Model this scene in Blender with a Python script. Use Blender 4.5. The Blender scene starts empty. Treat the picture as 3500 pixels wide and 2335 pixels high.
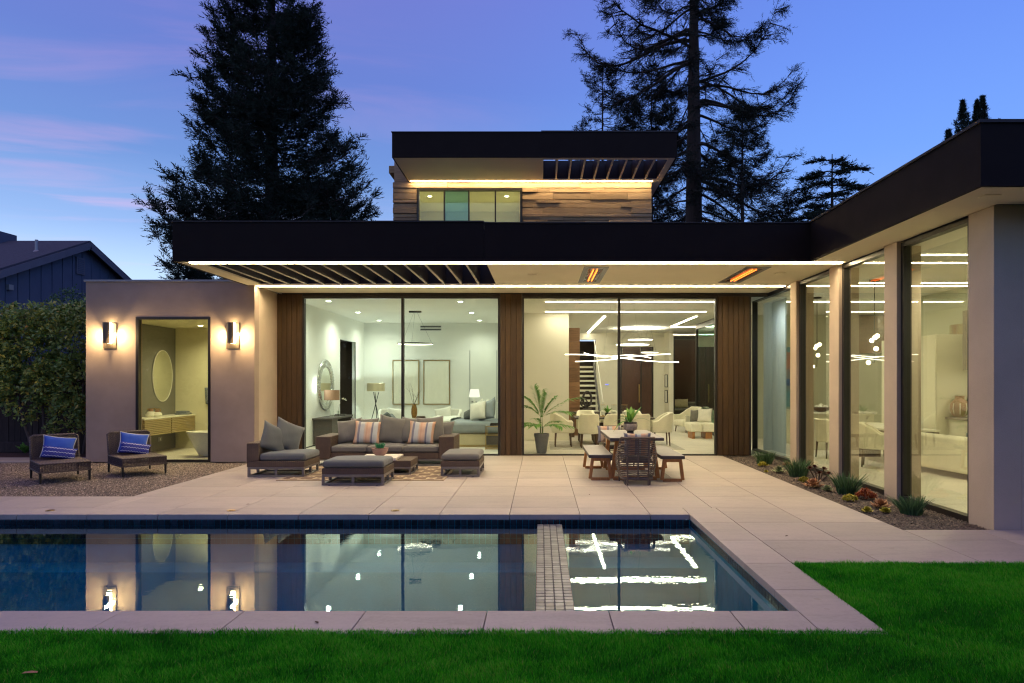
import bpy, bmesh, math, random
import numpy as np
from mathutils import Vector, Matrix
R = math.radians
PI = math.pi
rnd = random.Random(7)
S = bpy.context.scene
COL = S.collection

# ------------------------------------------------------------------ camera
cam_data = bpy.data.cameras.new('camera')
cam_data.sensor_width = 36.0
cam_data.lens = 23.316
cam_data.shift_x = -0.02766
cam_data.shift_y = 0.03872
cam_data.clip_start = 0.05
cam_data.clip_end = 2000.0
cam = bpy.data.objects.new('camera', cam_data)
cam.location = (0.0, 0.0, 1.73)
cam.rotation_euler = (R(90), 0, 0)
COL.objects.link(cam)
S.camera = cam

# ------------------------------------------------------------------ render settings
S.render.engine = 'CYCLES'
S.view_settings.view_transform = 'Standard'
S.view_settings.look = 'None'
S.view_settings.exposure = 0.6
S.view_settings.gamma = 1.0
S.view_settings.use_curve_mapping = False
cy = S.cycles
cy.use_denoising = True
try:
    cy.denoiser = 'OPENIMAGEDENOISE'
    cy.denoising_input_passes = 'RGB_ALBEDO_NORMAL'
    cy.denoising_prefilter = 'ACCURATE'
except Exception:
    pass
cy.max_bounces = 12
cy.diffuse_bounces = 5
cy.glossy_bounces = 6
cy.transmission_bounces = 6
cy.transparent_max_bounces = 24
cy.sample_clamp_indirect = 6.0
cy.sample_clamp_direct = 0.0
cy.caustics_reflective = False
cy.caustics_refractive = False
cy.use_light_tree = True
S.cycles.filter_width = 1.2

# ------------------------------------------------------------------ dusk sky (sun already below the horizon, so no sun lamp)
SKY_STRENGTH = 1.0
world = bpy.data.worlds.new('World')
S.world = world
world.use_nodes = True
wn, wl = world.node_tree.nodes, world.node_tree.links
for n in list(wn):
    wn.remove(n)


def wnode(t, **kw):
    n = wn.new(t)
    for k, v in kw.items():
        setattr(n, k, v)
    return n


def wramp(stops, src):
    n = wnode('ShaderNodeValToRGB')
    el = n.color_ramp.elements
    el[0].position, el[0].color = stops[0][0], (*stops[0][1], 1)
    el[1].position, el[1].color = stops[-1][0], (*stops[-1][1], 1)
    for p, c in stops[1:-1]:
        e = el.new(p)
        e.color = (*c, 1)
    wl.new(src, n.inputs[0])
    return n.outputs[0]


def wmath(op, a, b=None):
    n = wnode('ShaderNodeMath', operation=op)
    for i, v in enumerate((a, b)):
        if v is None:
            continue
        if isinstance(v, (int, float)):
            n.inputs[i].default_value = v
        else:
            wl.new(v, n.inputs[i])
    return n.outputs[0]


def wmix(f, a, b):
    n = wnode('ShaderNodeMix', data_type='RGBA')
    for s, v in ((n.inputs[0], f), (n.inputs[6], a), (n.inputs[7], b)):
        if isinstance(v, (int, float)):
            s.default_value = v
        elif isinstance(v, tuple):
            s.default_value = (*v, 1)
        else:
            wl.new(v, s)
    return n.outputs[2]


tc = wnode('ShaderNodeTexCoord')
sep = wnode('ShaderNodeSeparateXYZ')
wl.new(tc.outputs['Generated'], sep.inputs[0])
dx, dy, dz = sep.outputs
# the afterglow side (left, west) is paler and pinker, the other side a clearer blue
west = wramp([(0.0, (0.56, 0.70, 0.84)), (0.07, (0.50, 0.66, 0.84)), (0.14, (0.38, 0.53, 0.76)), (0.20, (0.215, 0.345, 0.62)),
              (0.29, (0.115, 0.215, 0.49)), (0.40, (0.098, 0.155, 0.445)), (0.52, (0.115, 0.135, 0.425)), (0.75, (0.26, 0.20, 0.38)), (1.0, (0.32, 0.24, 0.36))], dz)
east = wramp([(0.0, (0.30, 0.45, 0.78)), (0.10, (0.25, 0.40, 0.74)), (0.18, (0.185, 0.33, 0.70)), (0.30, (0.128, 0.265, 0.68)),
              (0.42, (0.105, 0.21, 0.63)), (0.55, (0.085, 0.165, 0.55)), (0.75, (0.24, 0.20, 0.41)), (1.0, (0.32, 0.24, 0.36))], dz)
az = wnode('ShaderNodeMapRange', interpolation_type='SMOOTHSTEP')
wl.new(dx, az.inputs[0])
az.inputs[1].default_value = -0.30
az.inputs[2].default_value = 0.50
clear = wmix(az.outputs[0], west, east)
# physically based twilight underneath
nish = wnode('ShaderNodeTexSky', sky_type='NISHITA')
nish.sun_disc = False
nish.sun_elevation = R(-3.5)
nish.sun_rotation = R(-75)
# thin pink streaks of cirrus on a plane high up
den = wmath('MAXIMUM', wmath('ADD', dz, 0.06), 0.03)
px, py = wmath('DIVIDE', dx, den), wmath('DIVIDE', dy, den)
comb = wnode('ShaderNodeCombineXYZ')
wl.new(wmath('ADD', wmath('MULTIPLY', px, 0.36), wmath('MULTIPLY', py, 0.12)), comb.inputs[0])
wl.new(wmath('SUBTRACT', wmath('MULTIPLY', py, 1.15), wmath('MULTIPLY', px, 0.35)), comb.inputs[1])
nz = wnode('ShaderNodeTexNoise')
nz.inputs['Scale'].default_value = 1.7
nz.inputs['Detail'].default_value = 7.0
nz.inputs['Roughness'].default_value = 0.55
nz.inputs['Distortion'].default_value = 0.9
wl.new(comb.outputs[0], nz.inputs['Vector'])
cl = wnode('ShaderNodeMapRange', interpolation_type='SMOOTHSTEP')
wl.new(nz.outputs['Fac'], cl.inputs[0])
cl.inputs[1].default_value = 0.46
cl.inputs[2].default_value = 0.80
wfade = wnode('ShaderNodeMapRange', interpolation_type='SMOOTHSTEP')
wl.new(dx, wfade.inputs[0])
wfade.inputs[1].default_value = 0.22
wfade.inputs[2].default_value = -0.45
lowfade = wnode('ShaderNodeMapRange', interpolation_type='SMOOTHSTEP')
wl.new(dz, lowfade.inputs[0])
lowfade.inputs[1].default_value = 0.10
lowfade.inputs[2].default_value = 0.22
cmask = wmath('MULTIPLY', wmath('MULTIPLY', cl.outputs[0], wfade.outputs[0]), wmath('MULTIPLY', lowfade.outputs[0], 0.52))
pink = wramp([(0.1, (0.66, 0.52, 0.68)), (0.25, (0.52, 0.32, 0.54)), (0.5, (0.25, 0.175, 0.42)), (1.0, (0.24, 0.17, 0.33))], dz)
skycol = wmix(cmask, clear, pink)
addn = wnode('ShaderNodeMix', data_type='RGBA', blend_type='ADD')
addn.inputs[0].default_value = 0.05
wl.new(skycol, addn.inputs[6])
wl.new(nish.outputs[0], addn.inputs[7])
bg = wnode('ShaderNodeBackground')
wl.new(addn.outputs[2], bg.inputs['Color'])
bg.inputs['Strength'].default_value = SKY_STRENGTH
out = wnode('ShaderNodeOutputWorld')
wl.new(bg.outputs[0], out.inputs[0])

# ------------------------------------------------------------------ materials
class NT:
    def __init__(self, name):
        self.m = bpy.data.materials.new(name)
        self.m.use_nodes = True
        self.t = self.m.node_tree
        self.n, self.l = self.t.nodes, self.t.links
        for x in list(self.n):
            self.n.remove(x)
        self.out = self.n.new('ShaderNodeOutputMaterial')

    def node(self, t, ins=None, **kw):
        x = self.n.new(t)
        for k, v in kw.items():
            setattr(x, k, v)
        for k, v in (ins or {}).items():
            self.set(x.inputs[k], v)
        return x

    def set(self, s, v):
        if isinstance(v, bpy.types.NodeSocket):
            self.l.new(v, s)
        elif isinstance(v, tuple) and len(v) == 3 and s.type == 'RGBA':
            s.default_value = (*v, 1)
        else:
            s.default_value = v

    def math(self, op, a, b=None, c=None):
        x = self.n.new('ShaderNodeMath')
        x.operation = op
        for i, v in enumerate((a, b, c)):
            if v is not None:
                self.set(x.inputs[i], v)
        return x.outputs[0]

    def mix(self, f, a, b, blend='MIX'):
        x = self.node('ShaderNodeMix', data_type='RGBA', blend_type=blend)
        self.set(x.inputs[0], f)
        self.set(x.inputs[6], a)
        self.set(x.inputs[7], b)
        return x.outputs[2]

    def ramp(self, f, stops, interp='LINEAR'):
        x = self.node('ShaderNodeValToRGB')
        x.color_ramp.interpolation = interp
        el = x.color_ramp.elements
        el[0].position, el[0].color = stops[0][0], (*stops[0][1], 1)
        el[1].position, el[1].color = stops[-1][0], (*stops[-1][1], 1)
        for p, c in stops[1:-1]:
            e = el.new(p)
            e.color = (*c, 1)
        self.set(x.inputs[0], f)
        return x.outputs[0]

    def coord(self, which='Object', scale=(1, 1, 1), rand=False):
        c = self.node('ShaderNodeTexCoord').outputs[which]
        mp = self.node('ShaderNodeMapping')
        self.set(mp.inputs['Vector'], c)
        mp.inputs['Scale'].default_value = scale
        v = mp.outputs[0]
        if rand:
            oi = self.node('ShaderNodeObjectInfo').outputs['Random']
            cx = self.node('ShaderNodeCombineXYZ', {0: self.math('MULTIPLY', oi, 37.0), 1: self.math('MULTIPLY', oi, 91.0), 2: self.math('MULTIPLY', oi, 13.0)})
            va = self.node('ShaderNodeVectorMath', {0: v, 1: cx.outputs[0]}, operation='ADD')
            v = va.outputs[0]
        return v

    def noise(self, v, scale, detail=4, rough=.55, dist=0):
        return self.node('ShaderNodeTexNoise', {'Vector': v, 'Scale': scale, 'Detail': detail, 'Roughness': rough, 'Distortion': dist}).outputs['Fac']

    def bsdf(self, **kw):
        b = self.node('ShaderNodeBsdfPrincipled')
        for k, v in kw.items():
            self.set(b.inputs[k], v)
        self.l.new(b.outputs[0], self.out.inputs[0])
        return b

    def bump(self, h, strength=.3, dist=.01):
        return self.node('ShaderNodeBump', {'Height': h, 'Strength': strength, 'Distance': dist}).outputs[0]


def plain(name, col, rough=.6, var=.12, scale=4.0, metal=0.0, bump=0.0, bscale=60.0, rand=True, spec=.5, stretch=(1, 1, 1), obj_var=0.0, sheen=0.0):
    """a painted / cast / woven surface: colour with soft unevenness and a fine relief"""
    t = NT(name)
    v = t.coord('Object', stretch, rand)
    n = t.noise(v, scale, 6, .6)
    lo = tuple(c * (1 - var) for c in col)
    hi = tuple(min(1, c * (1 + var)) for c in col)
    c = t.ramp(n, [(.28, lo), (.72, hi)])
    if obj_var:
        oi = t.node('ShaderNodeObjectInfo').outputs['Random']
        k = t.math('MULTIPLY_ADD', oi, 2 * obj_var, 1 - obj_var)
        c = t.node('ShaderNodeVectorMath', {0: c, 'Scale': k}, operation='SCALE').outputs[0]
    r = t.math('MULTIPLY_ADD', t.noise(v, scale * 3, 3), .25 * rough, rough * .875)
    kw = dict(**{'Base Color': c, 'Roughness': r, 'Metallic': metal, 'Specular IOR Level': spec})
    if bump:
        kw['Normal'] = t.bump(t.noise(v, bscale, 5, .65), bump, .01)
    if sheen:
        kw['Sheen Weight'] = sheen
    t.bsdf(**kw)
    return t.m


def wood(name, col, rough=.5, grain=(1, 1, 14), var=.35, obj_var=.12, bump=.15, dark=.45):
    t = NT(name)
    v = t.coord('Object', grain, True)
    n1 = t.noise(v, 3.2, 8, .65, 1.2)
    n2 = t.noise(v, 14, 4, .6)
    n3 = t.noise(t.coord('Object', (1, 1, 1), True), 1.3, 3)
    f = t.math('MULTIPLY_ADD', n2, .35, t.math('MULTIPLY', n1, .65))
    c = t.ramp(f, [(.3, tuple(x * (1 - dark) for x in col)), (.5, col), (.72, tuple(min(1, x * (1 + var)) for x in col))])
    oi = t.node('ShaderNodeObjectInfo').outputs['Random']
    k = t.math('MULTIPLY', t.math('MULTIPLY_ADD', oi, 2 * obj_var, 1 - obj_var), t.math('MULTIPLY_ADD', n3, .5, .75))
    c = t.node('ShaderNodeVectorMath', {0: c, 'Scale': k}, operation='SCALE').outputs[0]
    t.bsdf(**{'Base Color': c, 'Roughness': t.math('MULTIPLY_ADD', n1, .2, rough - .1), 'Normal': t.bump(f, bump, .01)})
    return t.m


def emit(name, col, strength):
    t = NT(name)
    e = t.node('ShaderNodeEmission', {'Color': col, 'Strength': strength})
    t.l.new(e.outputs[0], t.out.inputs[0])
    return t.m


def glass(name, tint=(.93, .97, .93), f0=.045, rough=0.0, gain=1.0, wave=0.0):
    """thin architectural glass: light passes straight through, the rest is mirrored by angle (both faces alike)"""
    t = NT(name)
    fac = t.node('ShaderNodeLayerWeight', {'Blend': .5}).outputs['Facing']
    s = t.math('MULTIPLY_ADD', t.math('POWER', fac, 5.0), (1 - f0) * gain, f0 * gain)
    tr = t.node('ShaderNodeBsdfTransparent', {'Color': tint})
    gl = t.node('ShaderNodeBsdfGlossy', {'Color': (1, 1, 1), 'Roughness': rough})
    if wave:
        v = t.coord('Object')
        t.set(gl.inputs['Normal'], t.bump(t.noise(v, .7, 1), wave, .02))
    mx = t.node('ShaderNodeMixShader')
    t.set(mx.inputs[0], t.math('MINIMUM', s, 1.0))
    t.l.new(tr.outputs[0], mx.inputs[1])
    t.l.new(gl.outputs[0], mx.inputs[2])
    t.l.new(mx.outputs[0], t.out.inputs[0])
    return t.m


# ------------------------------------------------------------------ geometry helpers
class MB:
    """collects shapes that become ONE mesh object"""

    def __init__(self):
        self.v, self.f, self.mi, self.cur = [], [], [], 0

    def add(self, vs, fs):
        b = len(self.v)
        self.v.extend([tuple(p) for p in vs])
        self.f.extend([tuple(b + i for i in q) for q in fs])
        self.mi.extend([self.cur] * len(fs))
        return self

    def box(self, x0, x1, y0, y1, z0, z1):
        vs = [(x0, y0, z0), (x1, y0, z0), (x1, y1, z0), (x0, y1, z0), (x0, y0, z1), (x1, y0, z1), (x1, y1, z1), (x0, y1, z1)]
        return self.add(vs, [(0, 3, 2, 1), (4, 5, 6, 7), (0, 1, 5, 4), (1, 2, 6, 5), (2, 3, 7, 6), (3, 0, 4, 7)])

    def bar(self, p0, p1, w, h, up=(0, 0, 1)):
        p0, p1 = Vector(p0), Vector(p1)
        d = (p1 - p0).normalized()
        u = Vector(up)
        if abs(d.dot(u)) > .98:
            u = Vector((1, 0, 0))
        s = d.cross(u).normalized() * (w / 2)
        u = s.cross(d).normalized() * (h / 2)
        vs = [p + a * s + b * u for p in (p0, p1) for a, b in ((-1, -1), (1, -1), (1, 1), (-1, 1))]
        return self.add(vs, [(3, 2, 1, 0), (4, 5, 6, 7), (0, 1, 5, 4), (1, 2, 6, 5), (2, 3, 7, 6), (3, 0, 4, 7)])

    def tube(self, pts, r, n=8, closed=False, cap=True):
        pts = [Vector(p) for p in pts]
        m = len(pts)
        rs = r if isinstance(r, (list, tuple)) else [r] * m
        b = len(self.v)
        vs, fs = [], []
        u = None
        for i, p in enumerate(pts):
            a, c = (pts[i - 1] if (i or closed) else p), (pts[(i + 1) % m] if (i < m - 1 or closed) else p)
            d = (c - a)
            d = d.normalized() if d.length > 1e-9 else Vector((0, 0, 1))
            if u is None:
                u = Vector((0, 0, 1)) if abs(d.z) < .9 else Vector((1, 0, 0))
            u = (u - d * d.dot(u))
            u = u.normalized() if u.length > 1e-6 else Vector((1, 0, 0))
            w = d.cross(u)
            for k in range(n):
                t = 2 * PI * k / n
                vs.append(p + (u * math.cos(t) + w * math.sin(t)) * rs[i])
        for i in range(m if closed else m - 1):
            j = (i + 1) % m
            for k in range(n):
                k2 = (k + 1) % n
                fs.append((i * n + k, i * n + k2, j * n + k2, j * n + k))
        if cap and not closed:
            fs.append(tuple(range(n))[::-1])
            fs.append(tuple((m - 1) * n + k for k in range(n)))
        return self.add(vs, fs)

    def lathe(self, prof, c=(0, 0, 0), n=24, cap=True):
        vs, fs = [], []
        m = len(prof)
        for r, z in prof:
            for k in range(n):
                t = 2 * PI * k / n
                vs.append((c[0] + r * math.cos(t), c[1] + r * math.sin(t), c[2] + z))
        for i in range(m - 1):
            for k in range(n):
                k2 = (k + 1) % n
                fs.append((i * n + k, i * n + k2, (i + 1) * n + k2, (i + 1) * n + k))
        if cap and prof[0][0] > 1e-6:
            fs.append(tuple(range(n))[::-1])
        if cap and prof[-1][0] > 1e-6:
            fs.append(tuple((m - 1) * n + k for k in range(n)))
        return self.add(vs, fs)

    def cyl(self, c, r, h, n=20):
        return self.lathe([(r, 0), (r, h)], c, n)

    def ring(self, c, Rr, w, h, n=64):
        """flat ring band of square section"""
        vs, fs = [], []
        for k in range(n):
            t = 2 * PI * k / n
            for rr, z in ((Rr - w / 2, -h / 2), (Rr + w / 2, -h / 2), (Rr + w / 2, h / 2), (Rr - w / 2, h / 2)):
                vs.append((c[0] + rr * math.cos(t), c[1] + rr * math.sin(t), c[2] + z))
        for k in range(n):
            j = (k + 1) % n
            for a in range(4):
                e = (a + 1) % 4
                fs.append((k * 4 + a, k * 4 + e, j * 4 + e, j * 4 + a))
        return self.add(vs, fs)

    def prism(self, poly, y0, y1):
        """polygon in x,z pushed along y"""
        n = len(poly)
        vs = [(x, y0, z) for x, z in poly] + [(x, y1, z) for x, z in poly]
        return self.add(vs, [tuple(range(n)), tuple(range(2 * n - 1, n - 1, -1))] + [(i, i + n, (i + 1) % n + n, (i + 1) % n) for i in range(n)])

    def sphere(self, c, r, n=12, sx=1, sy=1, sz=1):
        m = n // 2
        vs = [(c[0], c[1], c[2] - r * sz)]
        for i in range(1, m):
            a = -PI / 2 + PI * i / m
            for k in range(n):
                t = 2 * PI * k / n
                vs.append((c[0] + r * sx * math.cos(a) * math.cos(t), c[1] + r * sy * math.cos(a) * math.sin(t), c[2] + r * sz * math.sin(a)))
        vs.append((c[0], c[1], c[2] + r * sz))
        fs = [(0, 1 + (k + 1) % n, 1 + k) for k in range(n)]
        for i in range(m - 2):
            for k in range(n):
                k2 = (k + 1) % n
                fs.append((1 + i * n + k, 1 + i * n + k2, 1 + (i + 1) * n + k2, 1 + (i + 1) * n + k))
        e = len(vs) - 1
        b = 1 + (m - 2) * n
        fs += [(b + k, b + (k + 1) % n, e) for k in range(n)]
        return self.add(vs, fs)

    def build(self, name, mat, parent=None, world=False, smooth=False, bevel=0.0, seg=2, sub=0):
        me = bpy.data.meshes.new(name)
        vs = self.v
        if world and parent is not None:
            o = root_loc(parent)
            vs = [(a - o[0], b - o[1], c - o[2]) for a, b, c in vs]
        me.from_pydata(vs, [], self.f)
        for m in (mat if isinstance(mat, (list, tuple)) else [mat]):
            me.materials.append(m)
        if any(self.mi):
            me.polygons.foreach_set('material_index', self.mi)
        ob = link(name, me, parent)
        fix_normals(me)
        if smooth or bevel:
            me.polygons.foreach_set('use_smooth', [True] * len(me.polygons))
        if bevel:
            b = ob.modifiers.new('bevel', 'BEVEL')
            b.width = bevel
            b.segments = seg
            b.limit_method = 'ANGLE'
            b.angle_limit = R(40)
        if sub:
            s = ob.modifiers.new('sub', 'SUBSURF')
            s.levels = s.render_levels = sub
        if bevel or (smooth and not sub):
            sharp(me)
        return ob


def fix_normals(me):
    bm = bmesh.new()
    bm.from_mesh(me)
    bmesh.ops.recalc_face_normals(bm, faces=bm.faces)
    bm.to_mesh(me)
    bm.free()


def sharp(me, ang=40):
    try:
        me.set_sharp_from_angle(angle=R(ang))
    except Exception:
        pass


def root_loc(o):
    while o.parent is not None:
        o = o.parent
    return o.location


def link(name, data, parent=None):
    ob = bpy.data.objects.new(name, data)
    COL.objects.link(ob)
    if parent is not None:
        ob.parent = parent
    return ob


def tag(o, label=None, cat=None, group=None, kind=None):
    if label:
        o['label'] = label
    if cat:
        o['category'] = cat
    if group:
        o['group'] = group
    if kind:
        o['kind'] = kind
    return o


def thing(name, label, cat, loc=(0, 0, 0), rz=0.0, group=None):
    o = link(name, None)
    o.location = loc
    o.rotation_euler = (0, 0, rz)
    o.empty_display_size = .1
    return tag(o, label, cat, group)


def copy_tree(o, parent=None):
    c = o.copy()
    COL.objects.link(c)
    if parent is not None:
        c.parent = parent
    for ch in list(o.children):
        copy_tree(ch, c)
    return c


def dup(o, loc, rz=None, label=None, group=None):
    c = copy_tree(o)
    c.location = loc
    if rz is not None:
        c.rotation_euler = (0, 0, rz)
    if label:
        c['label'] = label
    if group:
        c['group'] = group
    return c


def piece(name, me, parent, loc=(0, 0, 0), rot=(0, 0, 0), scale=(1, 1, 1)):
    """one more copy of a shared mesh as a child"""
    o = link(name, me, parent)
    o.location = loc
    o.rotation_euler = rot
    o.scale = scale
    return o


def mesh_np(name, verts, faces_tri, mat, parent=None, smooth=False, colors=None):
    """fast mesh from numpy triangles; colors = per-vertex rgb attribute 'tone'"""
    me = bpy.data.meshes.new(name)
    nv, nf = len(verts), len(faces_tri)
    me.vertices.add(nv)
    me.vertices.foreach_set('co', np.asarray(verts, dtype=np.float32).ravel())
    me.loops.add(nf * 3)
    me.loops.foreach_set('vertex_index', np.asarray(faces_tri, dtype=np.int32).ravel())
    me.polygons.add(nf)
    me.polygons.foreach_set('loop_start', np.arange(0, nf * 3, 3, dtype=np.int32))
    me.polygons.foreach_set('loop_total', np.full(nf, 3, dtype=np.int32))
    if smooth:
        me.polygons.foreach_set('use_smooth', np.ones(nf, dtype=bool))
    me.materials.append(mat)
    me.update(calc_edges=True)
    if colors is not None:
        at = me.attributes.new('tone', 'FLOAT', 'POINT')
        at.data.foreach_set('value', np.asarray(colors, dtype=np.float32).ravel())
    return link(name, me, parent)


def lamp(name, kind, loc, energy, col, parent=None, rot=(0, 0, 0), **kw):
    d = bpy.data.lights.new(name, kind)
    d.energy = energy
    d.color = col
    for k, v in kw.items():
        setattr(d, k, v)
    o = link(name, d, parent)
    o.location = loc
    o.rotation_euler = rot
    return o


def pillow_mb(w, h, t, n=14, ear=.10):
    """knife-edge cushion lying in x,z (thickness along y), with pulled-out corners"""
    mb = MB()
    vs, fs = [], []
    m = n + 1
    for side in (-1, 1):
        for i in range(m):
            for j in range(m):
                u, v = -1 + 2 * i / n, -1 + 2 * j / n
                x = w / 2 * u * (1 - ear * (1 - v * v) * abs(u) ** 2)
                z = h / 2 * v * (1 - ear * (1 - u * u) * abs(v) ** 2)
                th = (max(0, 1 - abs(u) ** 2.6) * max(0, 1 - abs(v) ** 2.6)) ** .55
                th *= 1 + .05 * math.sin(5 * u + 3 * v + side) + .04 * math.sin(9 * v - 4 * u)
                vs.append((x, side * t / 2 * th, z + h / 2))
    for s in range(2):
        for i in range(n):
            for j in range(n):
                a = s * m * m + i * m + j
                q = (a, a + 1, a + m + 1, a + m)
                fs.append(q if s else q[::-1])
    mb.add(vs, fs)
    return mb


def weld(ob, d=.0008):
    bm = bmesh.new()
    bm.from_mesh(ob.data)
    bmesh.ops.remove_doubles(bm, verts=bm.verts, dist=d)
    bmesh.ops.recalc_face_normals(bm, faces=bm.faces)
    bm.to_mesh(ob.data)
    bm.free()
    return ob

# ------------------------------------------------------------------ the materials of the place
M = {}
M['stucco'] = plain('stucco', (.36, .27, .205), .9, .12, 1.6, bump=.45, bscale=90, rand=False)
M['stucco_cream'] = plain('stucco_cream', (.50, .40, .29), .9, .09, 1.6, bump=.4, bscale=90, rand=False)
M['soffit'] = plain('soffit_plaster', (.80, .71, .50), .9, .04, .8, bump=.08, bscale=50, rand=False)
M['fascia'] = plain('bronze_fascia', (.013, .0085, .007), .65, .12, 1.2, rand=True, spec=.12)
M['dark_paint'] = plain('dark_bronze_paint', (.016, .012, .010), .6, .12, 2.0)
M['frame'] = plain('black_bronze_frame', (.016, .013, .011), .35, .1, 3.0)
M['lit_slat_edge'] = plain('lit_slat_edge_tone', (.50, .46, .36), .8, .05, 2.0)  # light caught by the slat undersides, put into the colour
M['roofing'] = plain('roof_gravel', (.13, .13, .14), .95, .3, 12, bump=.5, bscale=40)
M['metal_cap'] = plain('grey_parapet_cap', (.30, .30, .31), .45, .08, 2, metal=.3)
M['wood_dark'] = wood('stained_cedar_board', (.058, .029, .0065), .6, (7, 7, .55), .5, .22, .25)
M['plank'] = wood('reclaimed_barn_plank', (.36, .24, .13), .85, (.5, 6, 9), .40, .24, .8, .6)
M['white_wall'] = plain('interior_white_wall', (.76, .765, .71), .85, .02, .8, rand=False)
M['warm_wall'] = plain('interior_warm_wall', (.76, .735, .62), .85, .02, .8, rand=False)
M['ceiling'] = plain('interior_ceiling', (.78, .78, .72), .9, .02, .8, rand=False)
M['bath_wall'] = plain('bath_plaster', (.72, .68, .47), .8, .03, 1.0, rand=False)
M['bath_tile'] = plain('bath_grey_tile', (.17, .165, .15), .35, .08, 2.0)
M['led'] = emit('led_strip_warm', (1.0, .80, .50), 70)
M['led_upper'] = emit('led_strip_upper', (1.0, .76, .44), 46)
M['led_in'] = emit('led_line_interior', (1.0, .91, .68), 25)
M['led_ring'] = emit('led_ring', (1.0, .92, .76), 7)
M['spot_lens'] = emit('downlight_lens', (.95, 1.0, .94), 22)
M['spot_lens_warm'] = emit('downlight_lens_warm', (1.0, .88, .62), 22)
M['heater_glow'] = emit('heater_element', (1.0, .17, .022), 4.5)
M['sconce_glow'] = emit('sconce_diffuser', (1.0, .75, .38), 26)
M['bulb'] = emit('globe_bulb', (1.0, .88, .62), 10)
M['glass'] = glass('window_glass', (.965, .965, .93), .012)
M['glass_bed'] = glass('window_glass_cool', (.92, .94, .88), .012)
M['glass_wing'] = glass('window_glass_wing', (.92, .93, .85), .05, gain=1.45)
M['glass_bath'] = glass('window_glass_bath', (.92, .93, .85), .04)
M['glass_upper'] = glass('window_glass_upper', (.88, .92, .78), .06)
M['glass_blue'] = glass('window_glass_tint', (.42, .72, .62), .10)
M['glass_upper_blue'] = glass('window_glass_upper_tint', (.55, .80, .80), .09)
M['clear'] = glass('clear_glass', (.95, .97, .95), .04)


def paving_mat(name, col):
    t = NT(name)
    v = t.coord('Object', (1, 1, 1), True)
    st = t.coord('Object', (.7, 2.6, 1), True)
    n1 = t.noise(st, 2.2, 8, .62, .8)
    n2 = t.noise(v, 28, 5, .7)
    n3 = t.noise(v, .9, 3)
    f = t.math('ADD', t.math('MULTIPLY', n1, .6), t.math('MULTIPLY', n2, .4))
    c = t.ramp(f, [(.32, tuple(x * .82 for x in col)), (.5, col), (.68, tuple(min(1, x * 1.1) for x in col))])
    oi = t.node('ShaderNodeObjectInfo').outputs['Random']
    k = t.math('MULTIPLY', t.math('MULTIPLY_ADD', oi, .16, .92), t.math('MULTIPLY_ADD', n3, .34, .83))
    c = t.node('ShaderNodeVectorMath', {0: c, 'Scale': k}, operation='SCALE').outputs[0]
    # a few dark leaf stains
    sp = t.math('GREATER_THAN', t.noise(v, 9.0, 2, .4), .745)
    c = t.mix(t.math('MULTIPLY', sp, .25), c, (.25, .18, .12))
    t.bsdf(**{'Base Color': c, 'Roughness': t.math('MULTIPLY_ADD', n1, .2, .48), 'Normal': t.bump(f, .12, .004)})
    return t.m


M['paving'] = paving_mat('porcelain_paving', (.42, .358, .298))
M['floor'] = paving_mat('interior_floor_tile', (.60, .565, .47))
M['grout'] = plain('dark_joint', (.09, .075, .065), .95, .2, 20)
M['soil'] = plain('dark_soil', (.035, .028, .020), .98, .4, 8, bump=.6, bscale=30, rand=False)
M['lawn_soil'] = plain('lawn_thatch', (.012, .10, .006), .98, .5, 30, bump=.6, bscale=60, rand=False)
M['mulch'] = plain('red_bark_mulch', (.075, .030, .018), .95, .5, 25, bump=1.0, bscale=30, rand=False)
M['gravel_bed'] = plain('gravel_bed', (.085, .070, .058), .95, .5, 60, bump=.9, bscale=90, rand=False)


def tone_mat(name, stops, rough=.7, trans=0.0, spec=.4):
    """colour by a per-piece value stored on the mesh (each blade, leaf or stone its own natural colour)"""
    t = NT(name)
    a = t.node('ShaderNodeAttribute', attribute_name='tone').outputs['Fac']
    c = t.ramp(a, stops)
    b = t.node('ShaderNodeBsdfPrincipled', {'Base Color': c, 'Roughness': rough, 'Specular IOR Level': spec})
    if trans:
        tr = t.node('ShaderNodeBsdfTranslucent', {'Color': c})
        mx = t.node('ShaderNodeMixShader', {0: trans})
        t.l.new(b.outputs[0], mx.inputs[1])
        t.l.new(tr.outputs[0], mx.inputs[2])
        t.l.new(mx.outputs[0], t.out.inputs[0])
    else:
        t.l.new(b.outputs[0], t.out.inputs[0])
    return t.m


M['grass'] = tone_mat('turf_blade', [(0, (.008, .12, .003)), (.5, (.038, .40, .008)), (.85, (.12, .58, .018)), (1, (.32, .40, .08))], .7, .3, .15)
M['pebble'] = tone_mat('gravel_stone', [(0, (.07, .055, .045)), (.4, (.19, .15, .115)), (.75, (.36, .28, .205)), (1, (.55, .46, .36))], .8)
M['pebble_dark'] = tone_mat('bed_gravel_stone', [(0, (.045, .035, .03)), (.5, (.12, .09, .07)), (.85, (.22, .165, .125)), (1, (.34, .27, .21))], .8)
M['conifer'] = tone_mat('conifer_needles', [(0, (.010, .016, .011)), (.6, (.018, .030, .020)), (1, (.035, .055, .030))], .8, .1, .2)
M['pine'] = tone_mat('redwood_needles', [(0, (.012, .015, .012)), (.6, (.022, .028, .020)), (1, (.040, .046, .026))], .8, .1, .2)
M['leaf'] = tone_mat('shrub_leaf', [(0, (.12, .21, .06)), (.5, (.30, .40, .09)), (.8, (.50, .48, .09)), (.93, (.62, .50, .08)), (1, (.52, .28, .06))], .45, .2, .5)
M['bark'] = plain('redwood_bark', (.045, .030, .024), .95, .35, 5, bump=1, bscale=10, stretch=(6, 6, .6))
M['stem'] = plain('grey_brown_stem', (.12, .085, .06), .9, .3, 6, bump=.5, bscale=20)
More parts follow.
